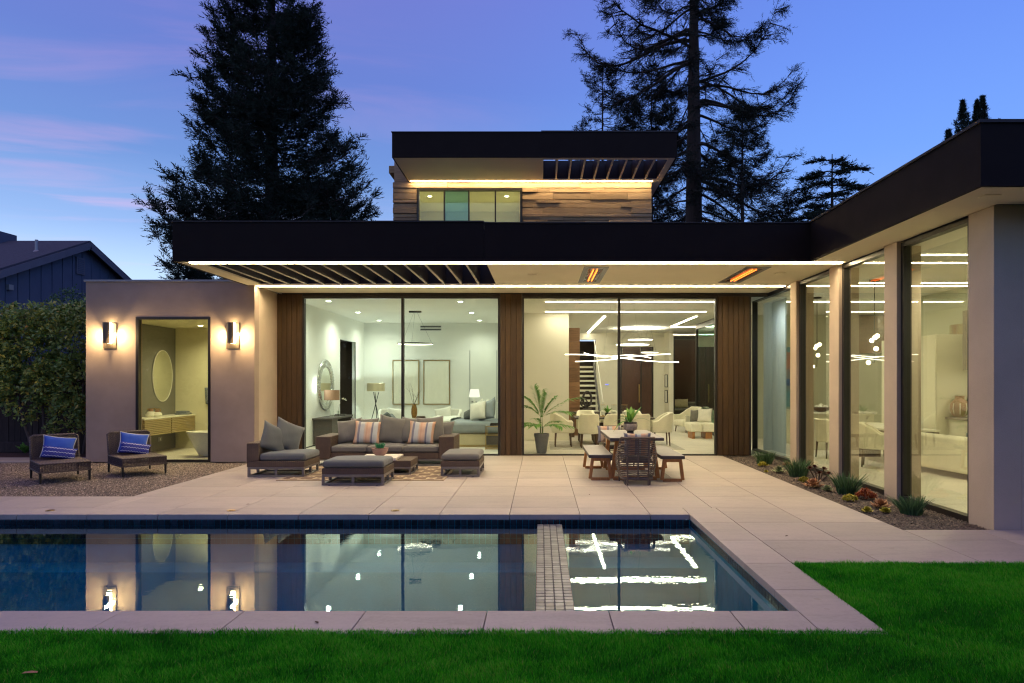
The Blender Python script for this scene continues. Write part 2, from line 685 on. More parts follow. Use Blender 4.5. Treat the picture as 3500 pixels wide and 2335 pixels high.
M['fence_wood'] = wood('weathered_fence_board', (.075, .048, .036), .85, (6, 6, .5), .5, .3, .3)
M['siding'] = plain('blue_grey_siding', (.085, .11, .17), .8, .08, 2.0)
M['siding_trim'] = plain('siding_trim', (.12, .13, .17), .7, .08, 2.0)
M['shingle'] = plain('asphalt_shingle', (.055, .060, .085), .95, .35, 14, bump=.8, bscale=30, stretch=(1, 4, 4))


def wicker(name, col, scale=55, depth=.9):
    t = NT(name)
    v = t.coord('Object')
    s = t.node('ShaderNodeSeparateXYZ', {0: v})
    a = t.math('ADD', t.math('ADD', s.outputs[0], s.outputs[1]), 0.0)
    wa = t.math('SINE', t.math('MULTIPLY', a, scale * 2 * 3.1416 / 2))
    wb = t.math('SINE', t.math('MULTIPLY', t.math('SUBTRACT', s.outputs[2], t.math('MULTIPLY', s.outputs[1], .6)), scale * 2 * 3.1416))
    h = t.math('MULTIPLY_ADD', t.math('MULTIPLY', wa, wb), .5, .5)
    n = t.noise(v, 7, 5, .6)
    f = t.math('MULTIPLY_ADD', n, .5, t.math('MULTIPLY', h, .5))
    c = t.ramp(f, [(.25, tuple(x * .45 for x in col)), (.55, col), (.8, tuple(x * 1.45 for x in col))])
    t.bsdf(**{'Base Color': c, 'Roughness': .55, 'Normal': t.bump(h, depth, .006)})
    return t.m


M['wicker'] = wicker('brown_resin_wicker', (.095, .058, .034))
M['wicker_dark'] = wicker('dark_lounge_wicker', (.085, .060, .048), 42)
M['rattan'] = plain('grey_brown_rattan', (.115, .085, .068), .6, .3, 12, bump=.4, bscale=40, rand=True)
M['alu'] = plain('brushed_taupe_aluminium', (.22, .205, .185), .4, .06, 3, metal=.55)
M['black_metal'] = plain('black_metal', (.012, .012, .012), .4, .1, 4)
M['gold'] = plain('brushed_brass', (.55, .38, .15), .32, .06, 4, metal=1)
M['chrome'] = plain('silver', (.62, .63, .60), .22, .15, 20, metal=1, bump=.8, bscale=55)


def fabric(name, col, var=.1, weave=220, rough=.95):
    t = NT(name)
    v = t.coord('Object', (1, 1, 1), True)
    n = t.noise(v, 3.0, 5, .6)
    w = t.noise(v, weave, 2)
    f = t.math('MULTIPLY_ADD', n, .7, t.math('MULTIPLY', w, .3))
    c = t.ramp(f, [(.3, tuple(x * (1 - var) for x in col)), (.7, tuple(min(1, x * (1 + var)) for x in col))])
    fold = t.noise(t.coord('Object', (1, 1, .35), True), 7, 3, .5, 1.0)
    t.bsdf(**{'Base Color': c, 'Roughness': rough, 'Sheen Weight': .15, 'Normal': t.bump(t.math('MULTIPLY_ADD', fold, .8, t.math('MULTIPLY', w, .06)), .35, .03)})
    return t.m


M['cush_grey'] = fabric('grey_outdoor_fabric', (.112, .120, .112))
M['cush_taupe'] = fabric('taupe_outdoor_fabric', (.140, .134, .112))
M['blue'] = fabric('cobalt_fabric', (.035, .10, .46))
M['white_fab'] = fabric('white_linen', (.72, .70, .60))
M['cream_fab'] = fabric('cream_upholstery', (.80, .77, .60))
M['quilt'] = plain('quilted_grey_cover', (.27, .30, .31), .9, .1, 5, bump=.4, bscale=18)
M['throw'] = fabric('white_throw', (.70, .71, .62))
M['fur'] = plain('grey_knit_throw', (.20, .22, .23), .95, .45, 26, bump=1.5, bscale=30)
M['beige'] = fabric('beige_bed_base', (.55, .48, .30))


def stripes(name, stops, axis=0, wob=0.0, coord='Generated'):
    t = NT(name)
    v = t.coord(coord)
    s = t.node('ShaderNodeSeparateXYZ', {0: v}).outputs[axis]
    fold = t.noise(t.coord('Object', (1, 1, .4), True), 7, 3, .5, 1.0)
    c = t.ramp(s, stops, 'CONSTANT')
    w = t.noise(t.coord('Object'), 240, 2)
    c = t.node('ShaderNodeVectorMath', {0: c, 'Scale': t.math('MULTIPLY_ADD', w, .3, .85)}, operation='SCALE').outputs[0]
    t.bsdf(**{'Base Color': c, 'Roughness': .95, 'Normal': t.bump(fold, .3, .03)})
    return t.m


PEA, LBL, SLT, TAN = (.50, .31, .20), (.40, .42, .40), (.17, .17, .20), (.48, .37, .27)
M['stripe'] = stripes('peach_and_blue_stripe', [(0, PEA), (.10, TAN), (.16, SLT), (.24, LBL), (.40, TAN), (.46, PEA), (.52, (.54, .36, .24)), (.62, TAN), (.66, SLT), (.72, LBL), (.88, PEA), (1, PEA)])
M['plaid'] = stripes('peach_and_slate_plaid', [(0, SLT), (.14, TAN), (.24, PEA), (.40, SLT), (.48, LBL), (.62, PEA), (.78, TAN), (.86, SLT), (.94, LBL), (1, LBL)])


def zigzag():
    t = NT('navy_zigzag_fabric')
    v = t.node('ShaderNodeTexCoord').outputs['Generated']
    s = t.node('ShaderNodeSeparateXYZ', {0: v})
    tri = t.math('PINGPONG', t.math('MULTIPLY', s.outputs[0], 11.0), .5)
    z = t.math('ADD', t.math('MULTIPLY', s.outputs[2], 3.1), t.math('MULTIPLY', tri, .34))
    fr = t.math('FRACT', t.math('ADD', z, .35))
    line = t.math('LESS_THAN', fr, .13)
    c = t.mix(line, (.035, .045, .27), (.55, .56, .62))
    fold = t.noise(t.coord('Object'), 6, 3)
    t.bsdf(**{'Base Color': c, 'Roughness': .95, 'Normal': t.bump(fold, .3, .03)})
    return t.m


M['zigzag'] = zigzag()


def rug_mat():
    t = NT('trellis_rug')
    v = t.node('ShaderNodeTexCoord').outputs['Object']
    s = t.node('ShaderNodeSeparateXYZ', {0: v})
    k = 2 * PI / .40
    x, y = t.math('MULTIPLY', s.outputs[0], k), t.math('MULTIPLY', s.outputs[1], k * .85)
    f = t.math('ADD', t.math('COSINE', x), t.math('COSINE', y))
    f = t.math('ADD', f, t.math('MULTIPLY', t.math('MULTIPLY', t.math('COSINE', t.math('MULTIPLY', x, 2)), t.math('COSINE', t.math('MULTIPLY', y, 2))), -.55))
    line = t.math('LESS_THAN', t.math('ABSOLUTE', f), .42)
    edge = t.math('GREATER_THAN', t.math('MAXIMUM', t.math('MULTIPLY', t.math('ABSOLUTE', s.outputs[0]), 1 / 1.455), t.math('MULTIPLY', t.math('ABSOLUTE', s.outputs[1]), 1 / .955)), .965)
    m = t.math('MAXIMUM', line, edge)
    n = t.noise(v, 160, 3)
    c = t.mix(m, (.17, .112, .072), (.43, .34, .215))
    c = t.node('ShaderNodeVectorMath', {0: c, 'Scale': t.math('MULTIPLY_ADD', n, .5, .75)}, operation='SCALE').outputs[0]
    t.bsdf(**{'Base Color': c, 'Roughness': .97, 'Normal': t.bump(n, .4, .004)})
    return t.m


M['rug'] = rug_mat()
M['rug_pale'] = plain('faded_pale_rug', (.46, .44, .38), .97, .28, 5, bump=.3, bscale=120)
M['concrete_top'] = plain('grey_concrete_top', (.30, .285, .26), .5, .10, 3, bump=.05)
M['top_edge'] = plain('dark_top_edge', (.085, .070, .062), .6, .1, 5)
M['teak'] = wood('warm_teak', (.42, .185, .055), .45, (5, 5, .8), .35, .1)
M['walnut'] = wood('dark_walnut', (.11, .062, .032), .45, (5, 5, .8), .4, .1)
M['slab_white'] = plain('cream_stone_slab', (.66, .60, .49), .6, .05, 4)
M['terracotta'] = plain('pink_clay_bowl', (.36, .22, .165), .7, .12, 6, bump=.2)
M['bowl_band'] = plain('striped_ceramic', (.26, .215, .17), .6, .45, 9, stretch=(5, 5, .5))
M['bowl_dark'] = plain('dark_ceramic', (.035, .027, .024), .45, .2, 8)
M['pot_grey'] = plain('grey_ribbed_planter', (.17, .18, .175), .6, .08, 6, stretch=(.2, .2, 14))
M['frond'] = tone_mat('palm_frond', [(0, (.06, .17, .035)), (.6, (.16, .38, .07)), (1, (.34, .56, .11))], .5, .25, .4)
M['palm_stem'] = plain('palm_stem', (.14, .20, .06), .6, .2, 6)
M['bright_leaf'] = tone_mat('fresh_green_leaf', [(0, (.035, .12, .018)), (.6, (.08, .24, .03)), (1, (.20, .38, .06))], .45, .25, .4)
M['toy_grass'] = tone_mat('blue_green_grass_tuft', [(0, (.02, .16, .06)), (1, (.05, .36, .15))], .6, .2)
M['chalk'] = tone_mat('blue_green_succulent', [(0, (.03, .075, .028)), (.6, (.085, .175, .065)), (1, (.19, .30, .11))], .6, .1)
M['sed_yellow'] = tone_mat('yellow_succulent', [(0, (.14, .14, .01)), (.6, (.40, .36, .03)), (1, (.55, .50, .10))], .6, .1)
M['sed_red'] = tone_mat('red_succulent', [(0, (.10, .018, .01)), (.6, (.34, .065, .02)), (1, (.50, .16, .04))], .6, .1)
M['sed_pink'] = tone_mat('peach_succulent', [(0, (.16, .065, .03)), (.6, (.42, .20, .10)), (1, (.56, .36, .20))], .6, .1)
M['sed_dark'] = tone_mat('burgundy_succulent', [(0, (.025, .006, .006)), (.6, (.10, .016, .012)), (1, (.20, .05, .03))], .5, .1)
M['sed_grey'] = tone_mat('grey_green_succulent', [(0, (.10, .13, .07)), (.6, (.24, .29, .15)), (1, (.42, .42, .24))], .6, .1)
M['pool_tile'] = plain('navy_pool_tile', (.010, .017, .025), .18, .5, 4, rand=True, obj_var=.5)
M['spa_tile'] = plain('spa_weir_tile', (.22, .225, .19), .3, .3, 4, rand=True, obj_var=.25)
M['grout_pool'] = plain('pool_grout', (.10, .095, .10), .8, .1, 6)
M['plaster_pool'] = plain('dark_pool_plaster', (.006, .33, .42), .9, .2, 3, rand=False)
M['mirror'] = plain('mirror_silver', (.82, .84, .78), .02, .01, 1, metal=1)
M['art'] = plain('pale_relief_canvas', (.74, .73, .62), .9, .05, 4, bump=.6, bscale=7, stretch=(3, 1, .8))
M['wing_wall'] = plain('olive_grey_wall', (.56, .57, .44), .85, .03, .8, rand=False)
_t = NT('sheer_curtain')
_w = _t.noise(_t.coord('Object', (30, 30, .4)), 2.0, 2)
_c = _t.ramp(_w, [(.3, (.58, .72, .88)), (.7, (.70, .82, .95))])
_d = _t.node('ShaderNodeBsdfDiffuse', {'Color': _c})
_r = _t.node('ShaderNodeBsdfTranslucent', {'Color': _c})
_m = _t.node('ShaderNodeMixShader', {0: .6})
_t.l.new(_d.outputs[0], _m.inputs[1])
_t.l.new(_r.outputs[0], _m.inputs[2])
_t.l.new(_m.outputs[0], _t.out.inputs[0])
M['quilt_blue'] = _t.m
M['white_paint'] = plain('white_door_paint', (.74, .75, .69), .5, .02, 1)
M['shade_tan'] = plain('tan_linen_shade', (.34, .20, .125), .95, .1, 30)
M['porcelain'] = plain('white_porcelain', (.80, .78, .66), .25, .02, 2)
M['door_dark'] = wood('dark_entry_door', (.055, .022, .012), .4, (5, 5, .5), .4, .1)
M['wood_wall'] = wood('walnut_wall_plank', (.26, .135, .065), .45, (.5, 5, 5), .35, .2)
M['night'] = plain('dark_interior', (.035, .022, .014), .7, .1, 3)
M['slot_dark'] = plain('vent_slot', (.02, .02, .02), .6, .1, 3)
M['olive_cab'] = plain('cabinet_front', (.74, .71, .54), .45, .02, 1)
M['rib'] = plain('ribbed_oak_front', (.42, .33, .16), .5, .1, 5, stretch=(1, 1, 8))

# ================================================================== THE SETTING
def structure(o, label=None):
    return tag(o, label, None, None, 'structure')


# pool outline
PX0, PX1, PY0, PY1 = -8.6, 1.94, 5.0, 8.60
ZW = -0.127
mb = MB()
B = 400.0
for x0, x1, y0, y1 in ((-B, B, -B, 4.7), (-B, B, 8.9, B), (-B, -8.9, 4.7, 8.9), (2.2, B, 4.7, 8.9)):
    mb.add([(x0, y0, -.09), (x1, y0, -.09), (x1, y1, -.09), (x0, y1, -.09)], [(0, 1, 2, 3)])
structure(mb.build('ground', M['soil']))

# ---- lawn: sheet and blades
mb = MB()
lawn_areas = [(-7.5, 2.39, 2.6, 4.545), (2.40, 10.5, 2.6, 6.295)]
for x0, x1, y0, y1 in lawn_areas:
    mb.add([(x0, y0, -.02), (x1, y0, -.02), (x1, y1, -.02), (x0, y1, -.02)], [(0, 1, 2, 3)])
structure(mb.build('lawn', M['lawn_soil']))
rng = np.random.default_rng(5)


def grass_blades(areas, seed):
    rg = np.random.default_rng(seed)
    P = []
    for x0, x1, y0, y1, dens in areas:
        n = int((x1 - x0) * (y1 - y0) * dens)
        P.append(np.stack([rg.uniform(x0, x1, n), rg.uniform(y0, y1, n)], 1))
    P = np.concatenate(P)
    n = len(P)
    # clumps: height and lean follow a slow field
    fx = np.sin(P[:, 0] * 9 + 2 * np.sin(P[:, 1] * 7)) * np.sin(P[:, 1] * 11 + 1.7 * np.sin(P[:, 0] * 5))
    h = rg.normal(.036, .007, n) * (1 + .22 * fx)
    w = rg.uniform(.0013, .0028, n)
    a = rg.uniform(0, 2 * PI, n)
    lean = rg.uniform(.15, .75, n) * h
    la = rg.uniform(0, 2 * PI, n) * .6 + 1.5 * fx
    wx, wy = np.cos(a) * w, np.sin(a) * w
    lx, ly = np.cos(la) * lean, np.sin(la) * lean
    z0 = np.full(n, -.02)
    V = np.zeros((n, 5, 3))
    V[:, 0] = np.stack([P[:, 0] - wx, P[:, 1] - wy, z0], 1)
    V[:, 1] = np.stack([P[:, 0] + wx, P[:, 1] + wy, z0], 1)
    V[:, 2] = np.stack([P[:, 0] - wx * .8 + lx * .35, P[:, 1] - wy * .8 + ly * .35, z0 + h * .6], 1)
    V[:, 3] = np.stack([P[:, 0] + wx * .8 + lx * .35, P[:, 1] + wy * .8 + ly * .35, z0 + h * .6], 1)
    V[:, 4] = np.stack([P[:, 0] + lx, P[:, 1] + ly, z0 + h], 1)
    F = np.array([[0, 1, 3], [0, 3, 2], [2, 3, 4]])
    F = (np.arange(n)[:, None, None] * 5 + F[None]).reshape(-1, 3)
    gx = np.sin(P[:, 0] * 2.3 + 1.3 * np.sin(P[:, 1] * 3.1)) * np.sin(P[:, 1] * 2.9 + P[:, 0])
    tone = np.clip(rg.normal(.45, .26, n) + .16 * fx + .20 * gx, 0, .92)
    dry = rg.random(n) < .008
    tone[dry] = 1.0
    return V.reshape(-1, 3), F, np.repeat(tone, 5)


V, F, T = grass_blades([(-4.9, 2.39, 3.35, 4.58, 24000), (2.41, 4.0, 3.35, 6.31, 21000), (4.0, 6.6, 3.6, 6.31, 16000), (-7.4, -4.9, 4.2, 4.6, 3000), (-7.0, 2.40, 4.545, 4.585, 14000), (-7.0, 2.40, 4.56, 4.615, 3500), (2.375, 2.42, 4.56, 6.30, 9000), (2.42, 6.6, 6.28, 6.335, 7000)], 3)
tag(mesh_np('grass', V, F, M['grass'], None, False, T), 'short dense green turf in front of and beside the pool', None, None, 'stuff')


# ---- gravel
def stones(x0, x1, y0, y1, n, r0, r1, seed, keep=None, z=0.0):
    rg = np.random.default_rng(seed)
    P = np.stack([rg.uniform(x0, x1, n), rg.uniform(y0, y1, n)], 1)
    if keep is not None:
        P = P[keep(P[:, 0], P[:, 1])]
    n = len(P)
    base = np.array([[1, 0, 0], [0, 1, 0], [-1, 0, 0], [0, -1, 0], [0, 0, 1], [.6, .6, -.4]], float)[:5]
    r = rg.uniform(r0, r1, n)
    jit = rg.uniform(.6, 1.3, (n, 5, 1))
    a = rg.uniform(0, 2 * PI, n)
    c, s = np.cos(a), np.sin(a)
    sx, sy, sz = rg.uniform(.7, 1.4, n), rg.uniform(.6, 1.0, n), rg.uniform(.5, .9, n)
    v = base[None] * jit * r[:, None, None]
    v[..., 0] *= sx[:, None]
    v[..., 1] *= sy[:, None]
    v[..., 2] *= sz[:, None]
    tilt = rg.normal(0, .35, n)[:, None]
    v[..., 2] += v[..., 0] * tilt
    x = v[..., 0] * c[:, None] - v[..., 1] * s[:, None]
    y = v[..., 0] * s[:, None] + v[..., 1] * c[:, None]
    zz = v[..., 2] + z + rg.uniform(-.002, .006, n)[:, None]
    V = np.stack([x + P[:, :1], y + P[:, 1:], zz], -1).reshape(-1, 3)
    F = np.array([[0, 1, 4], [1, 2, 4], [2, 3, 4], [3, 0, 4]])
    F = (np.arange(n)[:, None, None] * 5 + F[None]).reshape(-1, 3)
    return V, F, np.repeat(np.clip(rg.beta(1.6, 2.2, n), 0, 1), 5)


mb = MB()
mb.add([(-14.5, 9.97, -.03), (-6.13, 9.97, -.03), (-6.13, 14.6, -.03), (-14.5, 14.6, -.03)], [(0, 1, 2, 3)])
structure(mb.build('gravel_yard', M['gravel_bed']))
V, F, T = stones(-11.5, -6.12, 9.98, 14.2, 52000, .008, .018, 11, lambda x, y: (x > -1.0 * y + 0.2) | (y > 11.5), -.028)
tag(mesh_np('gravel', V, F, M['pebble'], None, False, T), 'pale brown pea gravel under the two wicker lounge chairs', None, None, 'stuff')
mb = MB()
mb.add([(4.22, 7.73, -.03), (5.30, 7.73, -.03), (5.30, 16.9, -.03), (4.22, 16.9, -.03)], [(0, 1, 2, 3)])
structure(mb.build('planting_bed_ground', M['gravel_bed']))
V, F, T = stones(4.22, 5.30, 7.74, 16.6, 20000, .009, .022, 12, None, -.026)
tag(mesh_np('bed_gravel', V, F, M['pebble_dark'], None, False, T), 'dark brown gravel of the planting bed along the glass wing', None, None, 'stuff')
mb = MB()
mb.add([(-16, 14.62, -.035), (-9.75, 14.62, -.035), (-9.75, 22, -.035), (-16, 22, -.035)], [(0, 1, 2, 3)])
structure(mb.build('mulch_ground', M['mulch']))
mb = MB()
mb.box(-16, -9.76, 14.30, 15.05, -.08, .0)
structure(mb.build('garden_path', M['paving'], bevel=.01))

# ---- patio: a sheet of joints and the slabs laid on it
patio = link('patio', None)
structure(patio)
mb = MB()
for x0, x1, y0, y1 in ((-6.12, 4.22, 9.05, 15.42), (-9.6, -6.12, 9.05, 9.96), (1.95, 4.22, 6.3, 9.05), (4.22, 9.5, 6.3, 7.72)):
    mb.box(x0, x1, y0, y1, -.05, -.012)
mb.build('joint_bed', M['grout'], patio)
P = .914
G = .0035
slab_cache = {}


def slab(x0, x1, y0, y1, parent=patio, name='paving_slab', z0=-.03, z1=0.0):
    k = (round(x1 - x0, 3), round(y1 - y0, 3), z1 - z0)
    if k not in slab_cache:
        hx, hy = (x1 - x0) / 2 - G, (y1 - y0) / 2 - G
        m = MB()
        m.box(-hx, hx, -hy, hy, z0 - z1, 0)
        o = m.build(name, M['paving'], parent, bevel=.0025, seg=1)
        slab_cache[k] = o
        o.location = ((x0 + x1) / 2, (y0 + y1) / 2, z1)
        return o
    o = slab_cache[k].copy()
    COL.objects.link(o)
    o.parent = parent
    o.location = ((x0 + x1) / 2, (y0 + y1) / 2, z1 + rnd.uniform(-.0007, .0007))
    return o


xs = [.514 + P * k for k in range(-12, 11)]
ys = [9.05 + P * k for k in range(0, 8)]


def grid(xa, xb, ya, yb):
    cx = [xa] + [x for x in xs if xa + .05 < x < xb - .05] + [xb]
    cyy = [ya] + [y for y in ysall if ya + .05 < y < yb - .05] + [yb]
    for a, b in zip(cx, cx[1:]):
        for c, d in zip(cyy, cyy[1:]):
            slab(a, b, c, d)


ysall = [6.305 + P * k for k in range(0, 12)]
grid(-6.12, 4.22, 9.05, 15.42)
grid(-9.6, -6.12, 9.05, 9.96)
grid(2.395, 4.22, 6.305, 9.05)
grid(4.22, 9.5, 6.305, 7.72)

# ---- swimming pool
pool = thing('swimming_pool', 'rectangular swimming pool with dark tiled waterline and pale stone coping', 'swimming pool', (0, 6.8, -.1))
mb = MB()
zb = -1.45
x0, x1, y0, y1 = PX0, PX1 + .012, PY0 - .012, PY1 + .012
mb.add([(x0, y0, zb), (x1, y0, zb), (x1, y1, zb), (x0, y1, zb), (x0, y0, -.07), (x1, y0, -.07), (x1, y1, -.07), (x0, y1, -.07)],
       [(0, 1, 2, 3), (0, 4, 5, 1), (1, 5, 6, 2), (2, 6, 7, 3), (3, 7, 4, 0)])
mb.box(PX0, -.05, PY1 - .45, PY1 + .0, zb, -.62)
mb.box(.29, PX1, PY1 - .5, PY1, zb, -.55)
mb.build('basin', M['plaster_pool'], pool, world=True)


def pslab(*a):
    o = slab(*a, name='coping_slab', z0=-.066, z1=0.0, parent=pool)
    o.location = Vector(o.location) - pool.location
    return o


for a, b in zip([PX0 - .45] + [x for x in xs if -8.5 < x < 1.9], [x for x in xs if -8.5 < x < 1.9] + [PX1]):
    pslab(a, b, PY1, 9.05)
    pslab(a, b, 4.55, PY1 - 3.6)
ry = [4.55, 5.5, 6.305, 7.219, 8.133, 9.05]
for a, b in zip(ry, ry[1:]):
    pslab(PX1, 2.395, a, b)
mb = MB()
mb.box(PX0 - .45, PX1 - .05, PY1 + .02, 9.05, -.12, -.067)
mb.box(PX0 - .45, PX1 - .05, 4.55, PY0 - .02, -.12, -.067)
mb.box(PX1 + .02, 2.39, 4.55, 9.05, -.12, -.067)
mb.build('coping_bed', M['grout'], pool, world=True)
# waterline tiles, one by one on the two walls in view
tm = MB()
tm.box(-.036, .036, -.006, .006, -.036, .036)
t0 = tm.build('tile', M['pool_tile'], pool, bevel=.003, seg=1)
pl = Vector(pool.location)
first = True
n = int((PX1 + 7.6) / .08)
for k in range(n):
    o = t0 if first else t0.copy()
    if not first:
        COL.objects.link(o)
    first = False
    o.location = Vector((PX1 - .05 - k * .08, PY1 + .002, -.107)) - pl
for k in range(45):
    o = t0.copy()
    COL.objects.link(o)
    o.rotation_euler = (0, 0, PI / 2)
    o.location = Vector((PX1 + .002, PY1 - .05 - k * .08, -.107)) - pl
# second course under water, a mass of the same tile
mb = MB()
for r in range(3):
    for k in range(n):
        x = PX1 - .05 - k * .08
        mb.box(x - .036, x + .036, PY1 - .004, PY1 + .008, -.223 - r * .08, -.151 - r * .08)
tag(mb.build('lower_tile', M['pool_tile'], pool, world=True), None, None, None, 'stuff')
# spa weir wall
mb = MB()
mb.box(-.040, .280, PY0, PY1 - .02, zb, -.121)
spa = mb.build('spa_wall', M['grout_pool'], pool, world=True)
tm = MB()
tm.box(-.036, .036, -.036, .036, -.004, .004)
st = None
for i in range(4):
    for k in range(44):
        if st is None:
            st = o = tm.build('tile', M['spa_tile'], spa, bevel=.003, seg=1)
        else:
            o = st.copy()
            COL.objects.link(o)
            o.parent = spa
        o.location = Vector((i * .08, PY0 + .08 + k * .08, -.118 + rnd.uniform(-.001, .001))) - pl
        o.rotation_euler = (rnd.uniform(-.005, .005), rnd.uniform(-.005, .005), 0)


def water_mat():
    t = NT('pool_water')
    v = t.coord('Object')
    fac = t.node('ShaderNodeLayerWeight', {'Blend': .5}).outputs['Facing']
    n1 = t.noise(t.coord('Object', (.8, 1.6, 1)), 2.6, 2, .5, .4)
    n2 = t.noise(t.coord('Object', (.55, 1.5, 1)), 17, 2, .5)
    b = t.bump(t.math('MULTIPLY_ADD', n2, .16, t.math('MULTIPLY', n1, .5)), .042, .022)
    s = t.math('MULTIPLY_ADD', t.math('POWER', fac, 2.9), .80, .07)
    tr = t.node('ShaderNodeBsdfTransparent', {'Color': (.35, .85, .95)})
    gl = t.node('ShaderNodeBsdfGlossy', {'Color': (.88, 1, 1), 'Roughness': .0, 'Normal': b})
    mx = t.node('ShaderNodeMixShader')
    t.set(mx.inputs[0], s)
    t.l.new(tr.outputs[0], mx.inputs[1])
    t.l.new(gl.outputs[0], mx.inputs[2])
    t.l.new(mx.outputs[0], t.out.inputs[0])
    return t.m


mb = MB()
mb.add([(PX0, PY0 - .01, ZW), (PX1 + .01, PY0 - .01, ZW), (PX1 + .01, PY1 + .01, ZW), (PX0, PY1 + .01, ZW)], [(0, 1, 2, 3)])
structure(mb.build('water', water_mat()))
# small brass fill covers set into the coping
for i, (x, y) in enumerate(((-6.55, 8.86), (-4.13, 8.86), (-1.94, 8.86))):
    o = tag(MB().cyl((0, 0, 0), .055, .006, 24).cyl((.0, 0, .006), .030, .004, 16).build('deck_cap', M['gold'], None, smooth=True),
            ('small round metal deck cap on the far coping, nearest the left edge', 'small round metal deck cap on the far coping, the middle of three', 'small round metal deck cap on the far coping, below the low ottomans')[i], 'deck cap', 'metal caps in the pool coping')
    o.location = (x, y, .001)

# ================================================================== THE HOUSE
house = thing('house', 'modern two-storey house with dark flat roof bands, lit glass walls and reclaimed wood upper storey', 'house', (-1, 15.4, 0))
ZS = 3.784      # soffit
ZC = 3.72       # ceilings inside
YF = 15.4       # main glass front


def hb(name, mat, boxes, bevel=0.0, parent=None):
    m = MB()
    for b in boxes:
        m.box(*b)
    return m.build(name, mat, parent or house, world=True, bevel=bevel)


# ---- bathroom block, left
hb('exterior_wall', M['stucco'], [
    (-9.73, -8.66, 14.20, 14.42, 0, 3.86), (-7.06, -6.12, 14.20, 14.42, 0, 3.86), (-8.66, -7.06, 14.20, 14.42, 3.10, 3.86),
    (-9.73, -9.56, 14.42, 18.2, 0, 3.86), (-9.56, -6.29, 18.03, 18.2, 0, 3.86)])
hb('return_wall', M['stucco_cream'], [(-6.28, -6.121, 14.42, 15.46, 0, 3.78)])
hb('parapet_cap', M['metal_cap'], [(-9.76, -6.30, 14.17, 14.46, 3.861, 3.90), (-9.76, -9.53, 14.46, 18.2, 3.861, 3.90)])
hb('roof_deck', M['roofing'], [(-9.5, -6.30, 14.46, 18.0, 3.70, 3.74)])
hb('bath_side_wall', M['bath_tile'], [(-9.50, -9.38, 15.0, 17.05, 0.02, 3.08)])
hb('bath_wall', M['bath_wall'], [(-9.50, -6.30, 17.05, 17.17, 0.0, 3.2), (-6.42, -6.30, 14.43, 17.05, 0.02, 3.08), (-9.50, -9.36, 14.43, 15.0, 0.02, 3.08), (-7.55, -6.42, 16.6, 17.045, .02, 3.08)])
hb('bath_ceiling', M['bath_wall'], [(-9.5, -6.30, 14.43, 17.05, 3.085, 3.14)])
bf = hb('bath_floor', M['floor'], [(-9.55, -6.29, 14.43, 17.05, -.05, .015)])
wb = hb('bath_window', M['frame'], [(-8.66, -8.60, 14.19, 14.30, 0.0, 3.10), (-7.115, -7.06, 14.19, 14.30, 0, 3.10), (-8.60, -7.115, 14.19, 14.30, 3.055, 3.10), (-8.60, -7.115, 14.19, 14.30, 0, .045)])
hb('pane', M['glass_bath'], [(-8.60, -7.115, 14.24, 14.25, .045, 3.055)], parent=wb)

# ---- main roof: soffit with its slatted opening, fascia bands, deck
OX0, OX1, OY0, OY1 = -5.95, -.94, 11.62, 14.15
hb('soffit', M['soffit'], [
    (-6.26, -6.121, 11.40, 14.19, ZS, ZS + .03), (-6.121, OX0, 11.40, YF + .3, ZS, ZS + .03), (OX0, OX1, 11.40, OY0, ZS, ZS + .03),
    (OX0, OX1, OY1, YF + .3, ZS, ZS + .03), (OX1, 4.66, 11.40, YF + .3, ZS, ZS + .03),
    (4.66, 5.30, 7.03, YF + 1.4, ZS, ZS + .03), (5.30, 14.0, 7.03, 7.70, ZS, ZS + .03)])
f1 = hb('fascia', M['fascia'], [(-6.30, -.968, 11.355, 11.395, ZS - .006, 4.452), (-6.30, -6.262, 11.395, 14.19, ZS - .006, 4.452)])
f2 = hb('fascia', M['fascia'], [(-.963, 4.622, 11.36, 11.395, ZS - .006, 4.432)])
f3 = hb('fascia', M['fascia'], [(4.622, 4.66, 7.0, 11.395, ZS - .006, 4.440)])
f4 = hb('fascia', M['fascia'], [(4.622, 14.0, 6.96, 6.999, ZS - .006, 4.440)])
hb('coping_trim', M['dark_paint'], [(-6.32, -.966, 11.335, 11.52, 4.453, 4.475), (-.965, 4.60, 11.34, 11.52, 4.433, 4.452), (4.60, 4.78, 7.14, 11.52, 4.441, 4.47), (4.60, 14.0, 6.94, 7.14, 4.441, 4.475), (-6.32, -6.14, 11.52, 14.19, 4.453, 4.475)])
# deck of the roof, open above the slats
hb('roof_deck', M['roofing'], [(-6.26, OX0 - .05, 11.40, 14.18, 4.30, 4.34), (OX1 + .05, 4.62, 11.40, 18.0, 4.30, 4.34), (OX0 - .05, OX1 + .05, OY1 + .05, 18.0, 4.30, 4.34),
                               (-6.11, OX0 - .05, 14.18, 18.0, 4.30, 4.34), (4.66, 14.0, 7.0, 34, 4.30, 4.34), (-6.1, 4.62, 18.0, 34, 4.30, 4.34), (OX0 - .05, OX1 + .05, 11.40, OY0 - .05, 4.30, 4.34)])
hb('slot_lining', M['dark_paint'], [(OX0 - .05, OX1 + .05, OY1 + .0, OY1 + .05, ZS + .031, 4.36), (OX0 - .05, OX1 + .05, OY0 - .05, OY0 - .0, ZS + .031, 4.36),
                                    (OX0 - .05, OX0, OY0, OY1, ZS + .031, 4.36), (OX1, OX1 + .05, OY0, OY1, ZS + .031, 4.36)])
sm = MB().box(-.02, .02, 0, OY1 - OY0 - .006, .012, .50)
se = MB().box(-.02, .02, 0, OY1 - OY0 - .006, 0, .011)
s0 = sm.build('slat', M['dark_paint'], house)
e0 = se.build('lit_underside', M['lit_slat_edge'], s0)  # pale underside below a dark body: light from the patio painted in
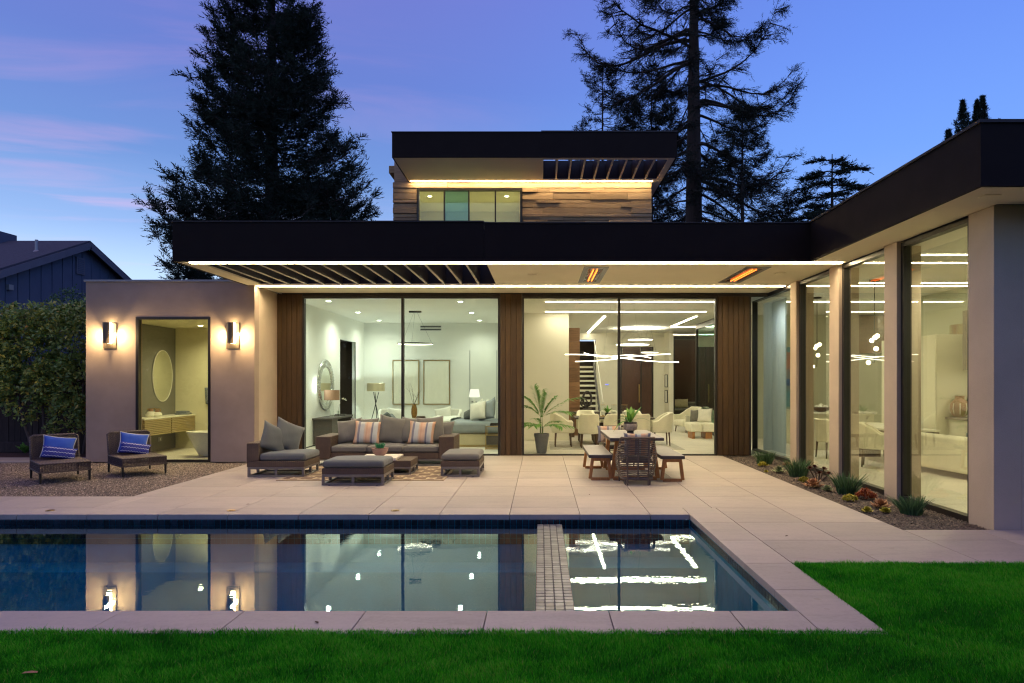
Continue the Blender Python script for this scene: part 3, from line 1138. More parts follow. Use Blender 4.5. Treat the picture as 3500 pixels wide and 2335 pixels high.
for k in range(13):
    o = s0 if k == 0 else s0.copy()
    if k:
        COL.objects.link(o)
        e = e0.copy()
        COL.objects.link(e)
        e.parent = o
    o.location = Vector((-5.70 + k * .366, OY0 + .003, ZS + .004)) - house.location
# led lines in the soffit (each a slim profile proud of the plaster)
hb('light_strip', M['led'], [(-6.06, 5.22, 11.442, 11.502, ZS - .010, ZS - .003)])
hb('strip_glare_lip', M['soffit'], [(-6.06, 5.22, 11.504, 11.512, ZS - .022, ZS - .002)])  # added lip, keeps the strip out of the glass reflections
hb('light_strip', M['led'], [(-6.08, 5.26, 14.247, 14.307, ZS - .010, ZS - .003)])
hb('strip_glare_lip', M['soffit'], [(-6.08, 5.26, 14.309, 14.317, ZS - .022, ZS - .002)])  # same added lip, hides this strip from the front glass

# ---- the main front: board panels and the two sliding glass walls
def board_panel(x0, x1, n, y=YF, z1=3.755):
    p = hb('wood_panel', M['grout'], [(x0, x1, y + .035, y + .12, 0, z1)])
    w = (x1 - x0) / n
    for i in range(n):
        m = MB().box(x0 + i * w + .003, x0 + (i + 1) * w - .003, y + rnd.uniform(0, .007), y + .034, 0.005, z1 - .002)
        m.build('board', M['wood_dark'], p, world=True, bevel=.004, seg=1)
    return p


board_panel(-6.118, -5.535, 5)
board_panel(-.935, -.43, 4, z1=3.76)
board_panel(4.115, 4.857, 6, z1=3.70)
hb('header_trim', M['dark_paint'], [(-5.53, -.94, YF + .02, YF + .14, 3.705, 3.78), (-.425, 4.11, YF + .02, YF + .14, 3.705, 3.78), (4.115, 5.28, YF + .02, YF + .14, 3.702, 3.78), (-6.02, -5.535, YF + .04, YF + .12, 3.757, 3.78), (-.935, -.43, YF + .04, YF + .12, 3.762, 3.78)])


def slider(x0, x1, xm, gm, y=YF):
    f = hb('sliding_window', M['frame'], [(x0, x0 + .045, y + .01, y + .13, 0, 3.70), (x1 - .045, x1, y + .01, y + .13, 0, 3.70), (x0 + .045, x1 - .045, y + .01, y + .13, 3.655, 3.70), (x0 + .045, x1 - .045, y + .01, y + .13, 0, .03)])
    hb('pane', gm, [(x0 + .045, xm - .022, y + .05, y + .06, .03, 3.655)], parent=f)
    hb('pane', gm, [(xm + .022, x1 - .045, y + .08, y + .09, .03, 3.655)], parent=f)
    hb('mullion', M['frame'], [(xm - .030, xm + .030, y + .02, y + .12, .03, 3.655)], parent=f)
    return f


slider(-5.53, -.94, -3.205, M['glass_bed'])
slider(-.425, 4.11, 1.832, M['glass'])
hb('recess_wall', M['dark_paint'], [(4.857, 4.90, YF + .02, 16.75, 0, 3.70)])
hb('recess_wall', M['metal_cap'], [(4.902, 5.28, 16.6, 16.75, 0, 3.70)])

# ---- glass wing along x = 5.3
XW = 5.30
cols = [(13.58, 13.91), (11.65, 12.03), (9.75, 10.11)]
for a, b in cols:
    hb('column', M['stucco_cream'], [(XW - .06, XW + .30, a, b, -.03, 3.78)], bevel=.006)
hb('exterior_wall', M['stucco_cream'], [(XW - .02, XW + .30, 7.72, 8.18, -.03, 3.78), (XW + .30, 14.0, 7.72, 7.95, -.03, 3.78)], bevel=.004)
wins = [(13.91, 16.60), (12.03, 13.58), (10.11, 11.65), (8.18, 9.75)]
for a, b in wins:
    f = hb('wing_window', M['frame'], [(XW, XW + .12, a, a + .05, 0, 3.76), (XW, XW + .12, b - .07, b, 0, 3.76), (XW, XW + .12, a + .05, b - .07, 3.70, 3.76), (XW, XW + .12, a + .05, b - .07, -.03, .05)])
    hb('pane', M['glass_wing'], [(XW + .05, XW + .06, a + .05, b - .07, .05, 3.70)], parent=f)

# ---- inside: shells of the rooms that can be seen
hb('floor', M['floor'], [(-6.1, 12.0, YF + .13, 31, -.05, .002), (XW + .12, 12.0, 7.95, YF + .13, -.05, .002)])
hb('ceiling', M['ceiling'], [(-6.12, 12.0, YF + .14, 31, ZC, ZC + .05), (XW + .12, 12.0, 7.95, YF + .14, ZC, ZC + .05)])
# bedroom
hb('bedroom_wall', M['white_wall'], [
    (-6.12, -6.03, YF + .14, 19.97, .003, ZC), (-6.12, -6.03, 21.56, 22.7, .003, ZC), (-6.12, -6.03, 19.97, 21.56, 3.0, ZC),
    (-6.12, -1.0, 22.7, 22.85, .003, ZC)])
hb('partition_wall', M['white_wall'], [(-.90, -.75, YF + .14, 22.85, .003, ZC)])
hb('partition_wall', M['warm_wall'], [(-.749, -.60, YF + .14, 22.85, .003, ZC)])
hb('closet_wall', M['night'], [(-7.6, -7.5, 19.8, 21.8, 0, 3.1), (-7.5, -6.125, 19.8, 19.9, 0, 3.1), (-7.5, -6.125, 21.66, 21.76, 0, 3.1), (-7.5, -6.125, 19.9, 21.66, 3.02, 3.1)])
hb('closet_shelf', M['white_paint'], [(-7.49, -7.0, 19.91, 21.65, 1.95, 1.99), (-7.49, -7.0, 19.91, 21.65, .75, .95)])
hb('door_frame', M['frame'], [(-6.04, -6.02, 21.56, 21.64, 0, 3.0)])
hb('skirting', M['grout'], [(-6.029, -6.022, YF + .14, 19.95, .003, .03)])
# great room
hb('great_room_wall', M['warm_wall'], [(-.6, .835, 19.4, 19.6, .003, ZC), (2.30, 3.31, 27.4, 27.6, .003, ZC), (4.67, 5.13, 27.4, 27.6, .003, ZC), (3.31, 4.67, 27.4, 27.6, 3.15, ZC), (5.13, 5.30, 26.4, 27.6, .003, ZC), (.70, 2.30, 27.4, 27.6, 3.45, ZC), (-.6, .70, 19.6, 27.6, .003, ZC)])
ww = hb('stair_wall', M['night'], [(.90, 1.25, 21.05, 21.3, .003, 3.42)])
for i in range(8):
    MB().box(.90, 1.25, 21.0 - rnd.uniform(0, .006), 21.05, .01 + i * .426, .43 + i * .426).build('plank', M['wood_wall'], ww, world=True, bevel=.003, seg=1)
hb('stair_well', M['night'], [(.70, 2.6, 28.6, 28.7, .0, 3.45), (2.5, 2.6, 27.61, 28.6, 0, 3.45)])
dr = hb('entry_door', M['frame'], [(3.31, 3.38, 27.38, 27.5, 0, 3.15), (4.60, 4.67, 27.38, 27.5, 0, 3.15), (4.14, 4.19, 27.38, 27.5, 0, 3.15)])
hb('door_leaf', M['door_dark'], [(3.38, 4.14, 27.42, 27.48, 0, 3.15)], parent=dr)
hb('door_leaf', M['door_dark'], [(4.19, 4.60, 27.42, 27.48, 0, 3.15)], parent=dr)
hb('handle', M['gold'], [(4.06, 4.10, 27.33, 27.40, .85, 1.6)], parent=dr)
# glass corner towards the courtyard
gc = hb('courtyard_window', M['frame'], [(5.48, 5.56, 23.30, 23.42, 0, ZC), (5.48, 5.56, 20.0, 20.1, 0, ZC), (5.30, 8.2, 26.4, 26.5, 3.40, 3.48), (5.30, 5.36, 26.4, 26.5, 0, 3.40), (6.35, 6.41, 26.4, 26.5, 0, 3.4), (5.48, 5.56, 20.1, 23.3, 3.55, ZC), (5.48, 5.56, 20.1, 23.3, 0, .06)])
hb('pane', M['glass_blue'], [(5.51, 5.52, 20.1, 23.30, .06, 3.55)], parent=gc)
hb('pane', M['glass'], [(5.36, 8.2, 26.44, 26.45, 0, 3.40)], parent=gc)
hb('courtyard_wall', M['door_dark'], [(5.4, 10.5, 29.6, 29.9, 0, ZC), (9.6, 9.8, 20, 29.6, 0, ZC)])
# wing interior
hb('wing_wall', M['wing_wall'], [(11.9, 12.0, 7.95, 20.0, .003, ZC), (5.6, 11.9, 19.9, 20.05, .003, ZC), (5.62, 11.9, 7.951, 8.05, .003, ZC)])
wp = hb('beam_panel', M['night'], [(8.9, 11.9, 19.75, 19.85, 2.55, 3.7)])
for i in range(3):
    for j in range(3):
        MB().box(8.9 + j * 1.0, 9.9 + j * 1.0 - .006, 19.70, 19.75, 2.56 + i * .37, 2.56 + i * .37 + .362).build('plank', M['wood_wall'], wp, world=True, bevel=.003, seg=1)
# thin led lines in the ceilings
def led(name, x0, x1, y0, y1, mat=M['led_in']):
    return hb(name, mat, [(x0, x1, y0, y1, ZC - .009, ZC - .003)])


led('light_strip', .14, 4.36, 16.55, 16.65)
led('light_strip', .16, 4.74, 18.95, 19.05)
led('light_strip', 1.93, 2.0, 20.3, 27.3)
led('light_strip', 4.74, 4.81, 20.3, 24.2)
led('light_strip', 4.81, 8.0, 24.16, 24.22)
led('light_strip', 5.4, 9.0, 28.3, 28.36)
led('light_strip', 6.0, 11.0, 10.4, 10.45)
led('light_strip', 6.0, 11.0, 13.4, 13.45)
led('light_strip', 6.0, 11.0, 16.56, 16.64)

# ---- upper storey
UF, UW, UZ = 17.3, 19.5, 7.57
hb('upper_soffit', M['soffit'], [
    (-3.84, .08, UF + .03, UW, UZ, UZ + .03), (.08, 3.37, UF + .03, 17.50, UZ, UZ + .03), (.08, 3.37, 19.22, UW, UZ, UZ + .03), (3.37, 3.53, UF + .03, 23.0, UZ, UZ + .03), (.08, 3.37, UW, UW + .1, UZ, UZ + .03), (3.275, 3.37, UW + .1, 23, UZ, UZ + .03)])
hb('upper_fascia', M['fascia'], [(-3.87, 3.56, UF, UF + .03, UZ - .006, 8.225), (3.531, 3.56, UF + .03, 23, UZ - .006, 8.225), (-3.87, -3.841, UF + .03, 23, UZ - .006, 8.225)])
hb('upper_coping', M['dark_paint'], [(-3.89, .02, UF - .02, UF + .12, 8.226, 8.24), (.021, 3.58, UF - .02, UF + .12, 8.226, 8.262)])
hb('upper_roof', M['roofing'], [(-3.84, .0, UF + .04, 25, 8.10, 8.14), (0, 3.53, 19.3, 25, 8.10, 8.14), (3.42, 3.53, UF + .04, 19.3, 8.1, 8.14)])
hb('slot_lining', M['dark_paint'], [(.08, 3.37, 19.22, 19.27, UZ + .031, 8.12), (.03, .08, 17.5, 19.27, UZ + .031, 8.12), (3.37, 3.42, 17.5, 19.27, UZ + .031, 8.12), (.08, 3.37, 17.45, 17.5, UZ + .031, 8.12)])
sm = MB().box(-.025, .025, 0, 1.71, .012, .45)
se = MB().box(-.025, .025, 0, 1.71, 0, .011)
s1 = sm.build('upper_slat', M['dark_paint'], house)
e1 = se.build('lit_underside', M['soffit'], s1)  # tan underside, dark body: light and shade of the slot put into colour
for k in range(8):
    o = s1 if k == 0 else s1.copy()
    if k:
        COL.objects.link(o)
        e = e1.copy()
        COL.objects.link(e)
        e.parent = o
    o.location = Vector((.45 + k * .368, 17.505, UZ + .003)) - house.location
hb('light_strip', M['led_upper'], [(-3.78, 3.27, UW - .17, UW - .12, UZ - .011, UZ - .004)])
# plank wall: core, then ragged reclaimed boards of uneven thickness
WX0, WX1, WZ0, WZ1 = -3.62, -.535, 6.05, 7.395
core = hb('plank_wall', M['night'], [
    (-4.31, WX0, UW + .05, UW + .2, 4.3, UZ), (WX1, 3.25, UW + .05, UW + .2, 4.3, UZ), (WX0, WX1, UW + .05, UW + .2, WZ1, UZ), (WX0, WX1, UW + .05, UW + .2, 4.3, WZ0),
    (-4.31, -4.16, UW + .2, 23, 4.3, UZ), (3.1, 3.25, UW + .2, 23, 4.3, UZ), ])
hb('chimney', M['plank'], [(-4.31, -3.88, UW + .06, 23, UZ + .031, 8.42)], bevel=.01)
z = UZ - .004
row = 0
pr = random.Random(21)
while z > 5.6:
    h = pr.choice([.08, .10, .13, .15, .18, .21])
    if row == 0:
        h = .17
    z0 = z - h
    x = -4.33
    while x < 3.27:
        L = pr.choice([.35, .7, 1.1, 1.6, 2.1, 2.6])
        x1 = min(3.27, x + L)
        if 3.27 - x1 < .3:
            x1 = 3.27
        spans = [(x, x1)]
        if z0 < WZ1 - .02 and z > WZ0:
            spans = [(a, b) for a, b in ((x, min(x1, WX0 - .01)), (max(x, WX1 + .01), x1)) if b - a > .03]
        for a, b in spans:
            d = pr.choice([0, .006, .014, .022, .035, .05])
            zz1 = min(z, WZ1 if False else z)
            m = MB().box(a + .002, b - .002, UW - d, UW + .05, z0 + .006 + pr.uniform(0, .010), zz1 - pr.uniform(0, .005))
            m.build('plank', M['plank'], core, world=True, bevel=.004, seg=1)
        x = x1
    z = z0
    row += 1
wu = hb('upper_window', M['frame'], [(WX0, WX0 + .06, UW - .05, UW + .09, WZ0, WZ1), (WX1 - .06, WX1, UW - .05, UW + .09, WZ0, WZ1), (WX0 + .06, WX1 - .06, UW - .05, UW + .09, WZ1 - .07, WZ1), (WX0 + .06, WX1 - .06, UW - .05, UW + .09, WZ0, WZ0 + .05)])
ms = [WX0 + .06, -2.82, -2.10, -1.32, WX1 - .06]
for i in range(4):
    hb('pane', M['glass_upper_blue'] if i == 1 else M['glass_upper'], [(ms[i] + .02, ms[i + 1] - .02, UW + .0, UW + .01, WZ0 + .05, WZ1 - .07)], parent=wu)
for x in ms[1:4]:
    hb('mullion', M['frame'], [(x - .02, x + .02, UW - .04, UW + .06, WZ0 + .05, WZ1 - .07)], parent=wu)
hb('upper_room', M['warm_wall'], [(-4.1, 3.0, 22.6, 22.7, 4.4, 7.5), (-4.14, -4.08, UW + .2, 22.6, 4.4, 7.5), (-.55, -.45, UW + .2, 22.6, 4.4, 7.5), (-4.1, -.45, UW + .2, 22.6, 7.50, 7.55), (-4.1, -.45, UW + .2, 22.6, 4.4, 4.45)])
hb('chimney_cap', M['plank'], [(-4.55, -4.313, 19.9, 21.4, 7.97, 8.20)], bevel=.02)

# ================================================================== THINGS FIXED TO THE HOUSE OUTSIDE
def sconce(x, label):
    t = thing('wall_sconce', label, 'wall lamp', (x, 14.199, 2.70), 0, 'cylinder wall lamps on the bathroom wall')
    MB().box(-.139, .139, -.020, 0, -.277, .277).build('back_plate', M['alu_dark'], t, bevel=.003)
    # open half-shell and the lit tube it hides on one side
    pts = []
    m = MB()
    n = 20
    vs, fs = [], []
    for k in range(n + 1):
        a = R(175 + 158 * k / n)
        for r in (.082, .078):
            for z in (-.17, .275):
                vs.append((r * math.cos(a), -.105 + r * math.sin(a), z))
    for k in range(n):
        b, c = 4 * k, 4 * k + 4
        fs += [(b, b + 1, c + 1, c), (b + 2, c + 2, c + 3, b + 3), (b + 1, b + 3, c + 3, c + 1), (b, c, c + 2, b + 2)]
    fs += [(0, 2, 3, 1), (4 * n, 4 * n + 1, 4 * n + 3, 4 * n + 2)]
    m.add(vs, fs)
    m.build('shell', M['alu_dark'], t)
    MB().lathe([(.0, -.165), (.050, -.165), (.050, .270), (.0, .270)], (.028, -.085, 0), 24).build('diffuser', M['sconce_glow'], t, smooth=True)
    MB().box(-.02, .02, -.10, -.02, -.14, -.11).box(-.02, .02, -.10, -.02, .21, .24).build('bracket', M['alu_dark'], t)
    for sx in (-1, 1):
        lamp('sconce_light', 'AREA', (sx * .095, -.125, .04), 22, (1, .72, .36), t, (0, R(-62 * sx), 0), shape='RECTANGLE', size=.03, size_y=.40)
    return t


M['alu_dark'] = plain('bronze_aluminium', (.13, .095, .065), .45, .06, 3, metal=.4)
sconce(-9.205, 'half-round bronze wall lamp beside the hedge, left of the bathroom window')
sconce(-6.575, 'half-round bronze wall lamp between the bathroom window and the patio')


def heater(x, label):
    t = thing('ceiling_heater', label, 'patio heater', (x, 12.83, ZS - .001), 0, 'infrared heaters let into the soffit')
    m = MB()
    for a in ((-.225, -.135, -.94, .94), (.135, .225, -.94, .94), (-.135, .135, -.94, -.78), (-.135, .135, .78, .94)):
        m.box(a[0], a[1], a[2], a[3], -.012, .0)
    m.build('trim_plate', M['alu'], t, bevel=.002, seg=1)
    MB().box(-.13, .13, -.775, .775, -.003, -.001).build('reflector', M['chrome'], t)
    for sx in (-.035, .035):
        MB().tube([(sx, -.70, -.010), (sx, .70, -.010)], .010, 8).build('element', M['heater_glow'], t)
    g = MB()
    for k in range(15):
        y = -.72 + k * .103
        g.tube([(-.132, y, -.016), (.132, y, -.016)], .0035, 5)
    for sx in (-.07, 0, .07):
        g.tube([(sx, -.77, -.018), (sx, .77, -.018)], .0035, 5)
    g.build('guard_grille', M['black_metal'], t)


heater(1.01, 'glowing infrared heater in the soffit above the dining table')
heater(3.92, 'glowing infrared heater in the soffit close to the glass wing')

# ================================================================== LOUNGE SET
def frame_base(t, w, d, z1=.165, b=.045, mid=True, name='base_frame'):
    """open rectangular metal runners under a seat, origin at the centre of the footprint"""
    m = MB()
    hw, hd = w / 2, d / 2
    for y in (-hd, hd - b):
        for x in (-hw, hw - b):
            m.box(x, x + b, y, y + b, 0.006, z1 - b)
        m.box(-hw + b, hw - b, y, y + b, .006, .006 + b * .75)
        m.box(-hw, hw, y, y + b, z1 - b, z1)
        if mid:
            m.box(-b / 2, b / 2, y, y + b, .006 + b * .75, z1 - b)
    for x in (-hw, hw - b):
        m.box(x, x + b, -hd + b, hd - b, .006, .006 + b * .75)
        m.box(x, x + b, -hd + b, hd - b, z1 - b, z1)
        m.box(x, x + b, -b / 2, b / 2, .006 + b * .75, z1 - b)
    m.build(name, M['alu'], t, bevel=.002, seg=1)
    for x in (-hw + .12, hw - .12):
        MB().cyl((x, -hd + b / 2, 0), .018, .006, 10).build('foot', M['black_metal'], t)


def soft_box(name, mat, t, x0, x1, y0, y1, z0, z1, r=.045, crown=.018):
    """upholstered slab: rounded, slightly domed"""
    n = 10
    vs, fs = [], []
    for lv in range(2):
        for i in range(n + 1):
            for j in range(n + 1):
                u, v = -1 + 2 * i / n, -1 + 2 * j / n
                dome = (1 - abs(u) ** 3) * (1 - abs(v) ** 3)
                x, y = (x0 + x1) / 2 + u * (x1 - x0) / 2, (y0 + y1) / 2 + v * (y1 - y0) / 2
                vs.append((x, y, z1 + crown * (dome - .5) if lv else z0))
    k = (n + 1) ** 2
    for i in range(n):
        for j in range(n):
            a = i * (n + 1) + j
            fs.append((a, a + n + 1, a + n + 2, a + 1))
            fs.append((k + a, k + a + 1, k + a + n + 2, k + a + n + 1))
    edge = [(i, 0) for i in range(n)] + [(n, j) for j in range(n)] + [(n - i, n) for i in range(n)] + [(0, n - j) for j in range(n)]
    ids = [i * (n + 1) + j for i, j in edge]
    for a, b in zip(ids, ids[1:] + ids[:1]):
        fs.append((a, k + a, k + b, b))
    o = MB().add(vs, fs).build(name, mat, t, bevel=r, seg=3)
    return o


def pillow(name, label, w, h, th, mat, loc, rx=-18, rz=0, group=None, ry=0, parent=None, cat='pillow', trim=None, ear=.10):
    """rx leans the top away along +y; rz turns it; a cushion lying on something is its own thing"""
    o = pillow_mb(w, h, th, 14, ear).build(name, mat, parent, smooth=True)
    weld(o)
    o.location = loc
    o.rotation_mode = 'ZXY'
    o.rotation_euler = (R(rx), R(ry), R(rz))
    if parent is None:
        tag(o, label, cat, group)
    if trim:
        pts = []
        n = 14
        for k in range(4 * n):
            s, q = divmod(k, n)
            e = -1 + 2 * q / n
            u, v = ((e, -1), (1, e), (-e, 1), (-1, -e))[s]
            pts.append((w / 2 * u * (1 - ear * (1 - v * v) * abs(u) ** 2), 0, h / 2 * v * (1 - ear * (1 - u * u) * abs(v) ** 2) + h / 2))
        MB().tube(pts, .006, 6, closed=True).build('piping', trim, o, smooth=True)
    return o


# sofa: three seats, wicker shell with arms and back
sx0, sx1, sy0, sy1 = -4.58, -1.76, 13.50, 14.46
t = thing('outdoor_sofa', 'long brown wicker sofa with grey cushions, its back to the bedroom glass', 'sofa', ((sx0 + sx1) / 2, (sy0 + sy1) / 2, 0))
W, D = sx1 - sx0, sy1 - sy0
hw, hd = W / 2, D / 2
frame_base(t, W - .06, D - .06, .15, .04)
for s in (-1, 1):
    MB().box(min(s * hw, s * (hw - .31)), max(s * hw, s * (hw - .31)), -hd, hd, .15, .60).build('arm', M['wicker'], t, bevel=.012)
MB().box(-hw + .312, hw - .312, hd - .12, hd, .15, .58).build('backrest', M['wicker'], t, bevel=.01)
for k in range(3):
    w3 = (W - .62) / 3
    x = -hw + .31 + k * w3
    MB().box(x + .003, x + w3 - .003, -hd + .02, hd - .125, .15, .272).build('seat_base', M['wicker'], t, bevel=.008)
    soft_box('seat_cushion', M['cush_taupe'], t, x + .005, x + w3 - .005, -hd + .0, hd - .14, .275, .415, .04)
sofa_c = Vector(t.location)


def on_sofa(name, label, x, w, h, mat, rx, rz=0, y=.0, ry=0, th=.17, grp='cushions along the wicker sofa'):
    pillow(name, label, w, h, th, mat, (x, 13.92 + y, .413), rx, rz, grp, ry)


on_sofa('pillow', 'taupe back cushion at the left end of the wicker sofa, behind the striped one', -4.02, .58, .54, M['cush_taupe'], -20, -12, .02, -5)
on_sofa('pillow', 'taupe back cushion of the sofa, hidden lowest left behind two others', -3.80, .62, .57, M['cush_taupe'], -24, 0, .23)
on_sofa('pillow', 'taupe back cushion of the sofa right of the first striped one', -3.17, .60, .60, M['cush_taupe'], -19, 14, .03, 6)
on_sofa('pillow', 'taupe back cushion in the rear row at the middle of the sofa', -3.02, .56, .47, M['cush_taupe'], -24, 0, .27)
on_sofa('pillow', 'taupe back cushion of the sofa tilted, left of the second striped one', -2.79, .58, .59, M['cush_taupe'], -22, -16, .06, 10)
on_sofa('pillow', 'taupe back cushion of the sofa just right of the second striped one', -2.26, .58, .60, M['cush_taupe'], -18, 17, .0, -9)
on_sofa('pillow', 'taupe back cushion of the sofa against the right arm', -2.12, .52, .49, M['cush_taupe'], -22, -18, .20, 5)
on_sofa('striped_pillow', 'striped peach and blue pillow towards the left of the sofa', -3.63, .56, .52, M['stripe'], -24, 3, -.12, 1, .18, 'striped pillows on the sofa')
on_sofa('striped_pillow', 'striped peach and blue pillow towards the right of the sofa', -2.50, .56, .52, M['stripe'], -24, -3, -.12, 3, .18, 'striped pillows on the sofa')

# armless corner chair facing the pool side
t = thing('lounge_chair', 'brown wicker lounge chair with grey cushions at the left end of the sofa group', 'armchair', (-4.76, 12.33, 0))
frame_base(t, 1.02, .80, .185, .042)
MB().box(-.52, .52, -.41, .41, .185, .29).build('seat_base', M['wicker'], t, bevel=.008)
MB().box(-.522, -.30, -.412, .412, .291, .615).build('backrest', M['wicker'], t, bevel=.012)
soft_box('seat_cushion', M['cush_grey'], t, -.295, .53, -.41, .41, .293, .435, .045)
o = pillow('pillow', 'grey pillow nearest the wicker back of the left lounge chair', .60, .52, .17, M['cush_grey'], (-4.95, 12.18, .43), -24, 62, 'grey pillows on the lounge chair', 4)
o = pillow('pillow', 'grey pillow leaning to the right on the left lounge chair, the taller one', .60, .58, .18, M['cush_grey'], (-4.80, 12.42, .43), -26, 50, 'grey pillows on the lounge chair', 6)


def ottoman(x, y, w, d, label, mat):
    t = thing('ottoman', label, 'ottoman', (x, y, 0), 0, 'low cushioned ottomans of the lounge set')
    frame_base(t, w, d, .185, .042)
    MB().box(-w / 2, w / 2, -d / 2, d / 2, .185, .287).build('seat_base', M['wicker'], t, bevel=.008)
    soft_box('seat_cushion', mat, t, -w / 2 + .005, w / 2 - .005, -d / 2 + .005, d / 2 - .005, .289, .425, .045, .03)


ottoman(-3.105, 11.36, 1.03, .76, 'wide grey ottoman in front, nearest to the pool', M['cush_grey'])
ottoman(-1.447, 12.47, .70, 1.00, 'grey ottoman at the right end of the sofa group', M['cush_taupe'])

t = thing('coffee_table', 'low brown wicker coffee table with a cream stone top beside it', 'coffee table', (-3.0, 12.55, 0))
frame_base(t, 1.24, .72, .15, .036)
MB().box(-.62, .62, -.36, .36, .15, .268).build('table_top', M['wicker'], t, bevel=.008)
MB().box(-.36, .34, -.345, .345, .27, .315).build('stone_slab', M['slab_white'], t, bevel=.004)

t = thing('bowl_planter', 'round pink clay bowl with bright green grass on the coffee table', 'planter', (-3.02, 12.5, .316))
MB().lathe([(.0, 0), (.055, 0), (.10, .03), (.145, .10), (.158, .155), (.150, .155), (.13, .12), (.0, .115)], (0, 0, 0), 36).build('bowl', M['terracotta'], t, smooth=True)
MB().lathe([(.148, .135), (.08, .15), (0, .155)], (0, 0, 0), 20).build('soil', M['mulch'], t, smooth=True)


def tuft(name, parent, n, r, h0, h1, mat, seed, z=0.0, w=.005, spread=.35, seg=3):
    rg = np.random.default_rng(seed)
    Vs, Fs, Ts = [], [], []
    b = 0
    for i in range(n):
        a, q = rg.uniform(0, 2 * PI), r * math.sqrt(rg.random())
        x, y = q * math.cos(a), q * math.sin(a)
        h = rg.uniform(h0, h1)
        la = a + rg.normal(0, .5)
        ln = spread * h * rg.uniform(.3, 1.2) * (.4 + q / max(r, .01))
        wa = rg.uniform(0, PI)
        tone = np.clip(rg.normal(.5, .22), 0, 1)
        for s in range(seg + 1):
            f = s / seg
            ww = w * (1 - f ** 2 * .8)
            cx, cyy, cz = x + ln * f ** 1.7 * math.cos(la), y + ln * f ** 1.7 * math.sin(la), z + h * f * (1 - .12 * f * ln / h)
            Vs += [(cx - ww * math.cos(wa), cyy - ww * math.sin(wa), cz), (cx + ww * math.cos(wa), cyy + ww * math.sin(wa), cz)]
            Ts += [tone * (.75 + .25 * f)] * 2
        for s in range(seg):
            k = b + 2 * s
            Fs += [(k, k + 1, k + 3), (k, k + 3, k + 2)]
        b += 2 * (seg + 1)
    return mesh_np(name, np.array(Vs), np.array(Fs), mat, parent, False, np.array(Ts))


tuft('grass_tuft', t, 150, .07, .07, .125, M['toy_grass'], 4, .145, .004, .5)

o = tag(MB().box(-1.455, 1.455, -.955, .955, 0, .010).build('trellis_rug', M['rug'], None), 'brown and cream trellis patterned rug under the lounge group', 'rug')
o.location = (-3.13, 12.45, .0015)

# ================================================================== DINING SET
def trapezoid_legs(t, name, mat, x, y, wt, wb, z1, sec=.06):
    """closed A-shaped frame standing in the x,z plane"""
    m = MB()
    m.bar((x - wb / 2, y, sec / 2), (x - wt / 2, y, z1), sec, sec, (0, 1, 0))
    m.bar((x + wb / 2, y, sec / 2), (x + wt / 2, y, z1), sec, sec, (0, 1, 0))
    m.box(x - wb / 2 + sec * .3, x + wb / 2 - sec * .3, y - sec / 2 + .003, y + sec / 2 - .003, 0, sec * .9)
    m.box(x - wt / 2 + sec * .3, x + wt / 2 - sec * .3, y - sec / 2 + .003, y + sec / 2 - .003, z1 - sec, z1 - .001)
    return m.build(name, mat, t, bevel=.004, seg=1)


t = thing('dining_table', 'rectangular outdoor table with grey top and dark edge on teak legs', 'table', (1.655, 12.275, 0))
MB().box(-.46, .46, -.915, .915, .715, .760).build('table_top', [M['concrete_top']], t, bevel=.003)
MB().box(-.463, .463, -.918, .918, .708, .752).build('edge_band', M['top_edge'], t)
for y in (-.66, .66):
    trapezoid_legs(t, 'leg_frame', M['teak'], 0, y, .62, .80, .708, .07)


def bench(x, y, label):
    t = thing('bench', label, 'bench', (x, y, 0), 0, 'benches at the outdoor dining table')
    MB().box(-.20, .20, -.90, .90, .415, .450).build('seat', M['concrete_top'], t, bevel=.003)
    MB().box(-.203, .203, -.903, .903, .392, .443).build('edge_band', M['top_edge'], t)
    for yy in (-.84, .72):
        trapezoid_legs(t, 'leg_frame', M['teak'], 0, yy, .27, .36, .392, .055)


bench(1.05, 12.43, 'teak bench with grey seat on the left side of the outdoor table')
bench(2.275, 12.27, 'teak bench with grey seat on the right side of the outdoor table')


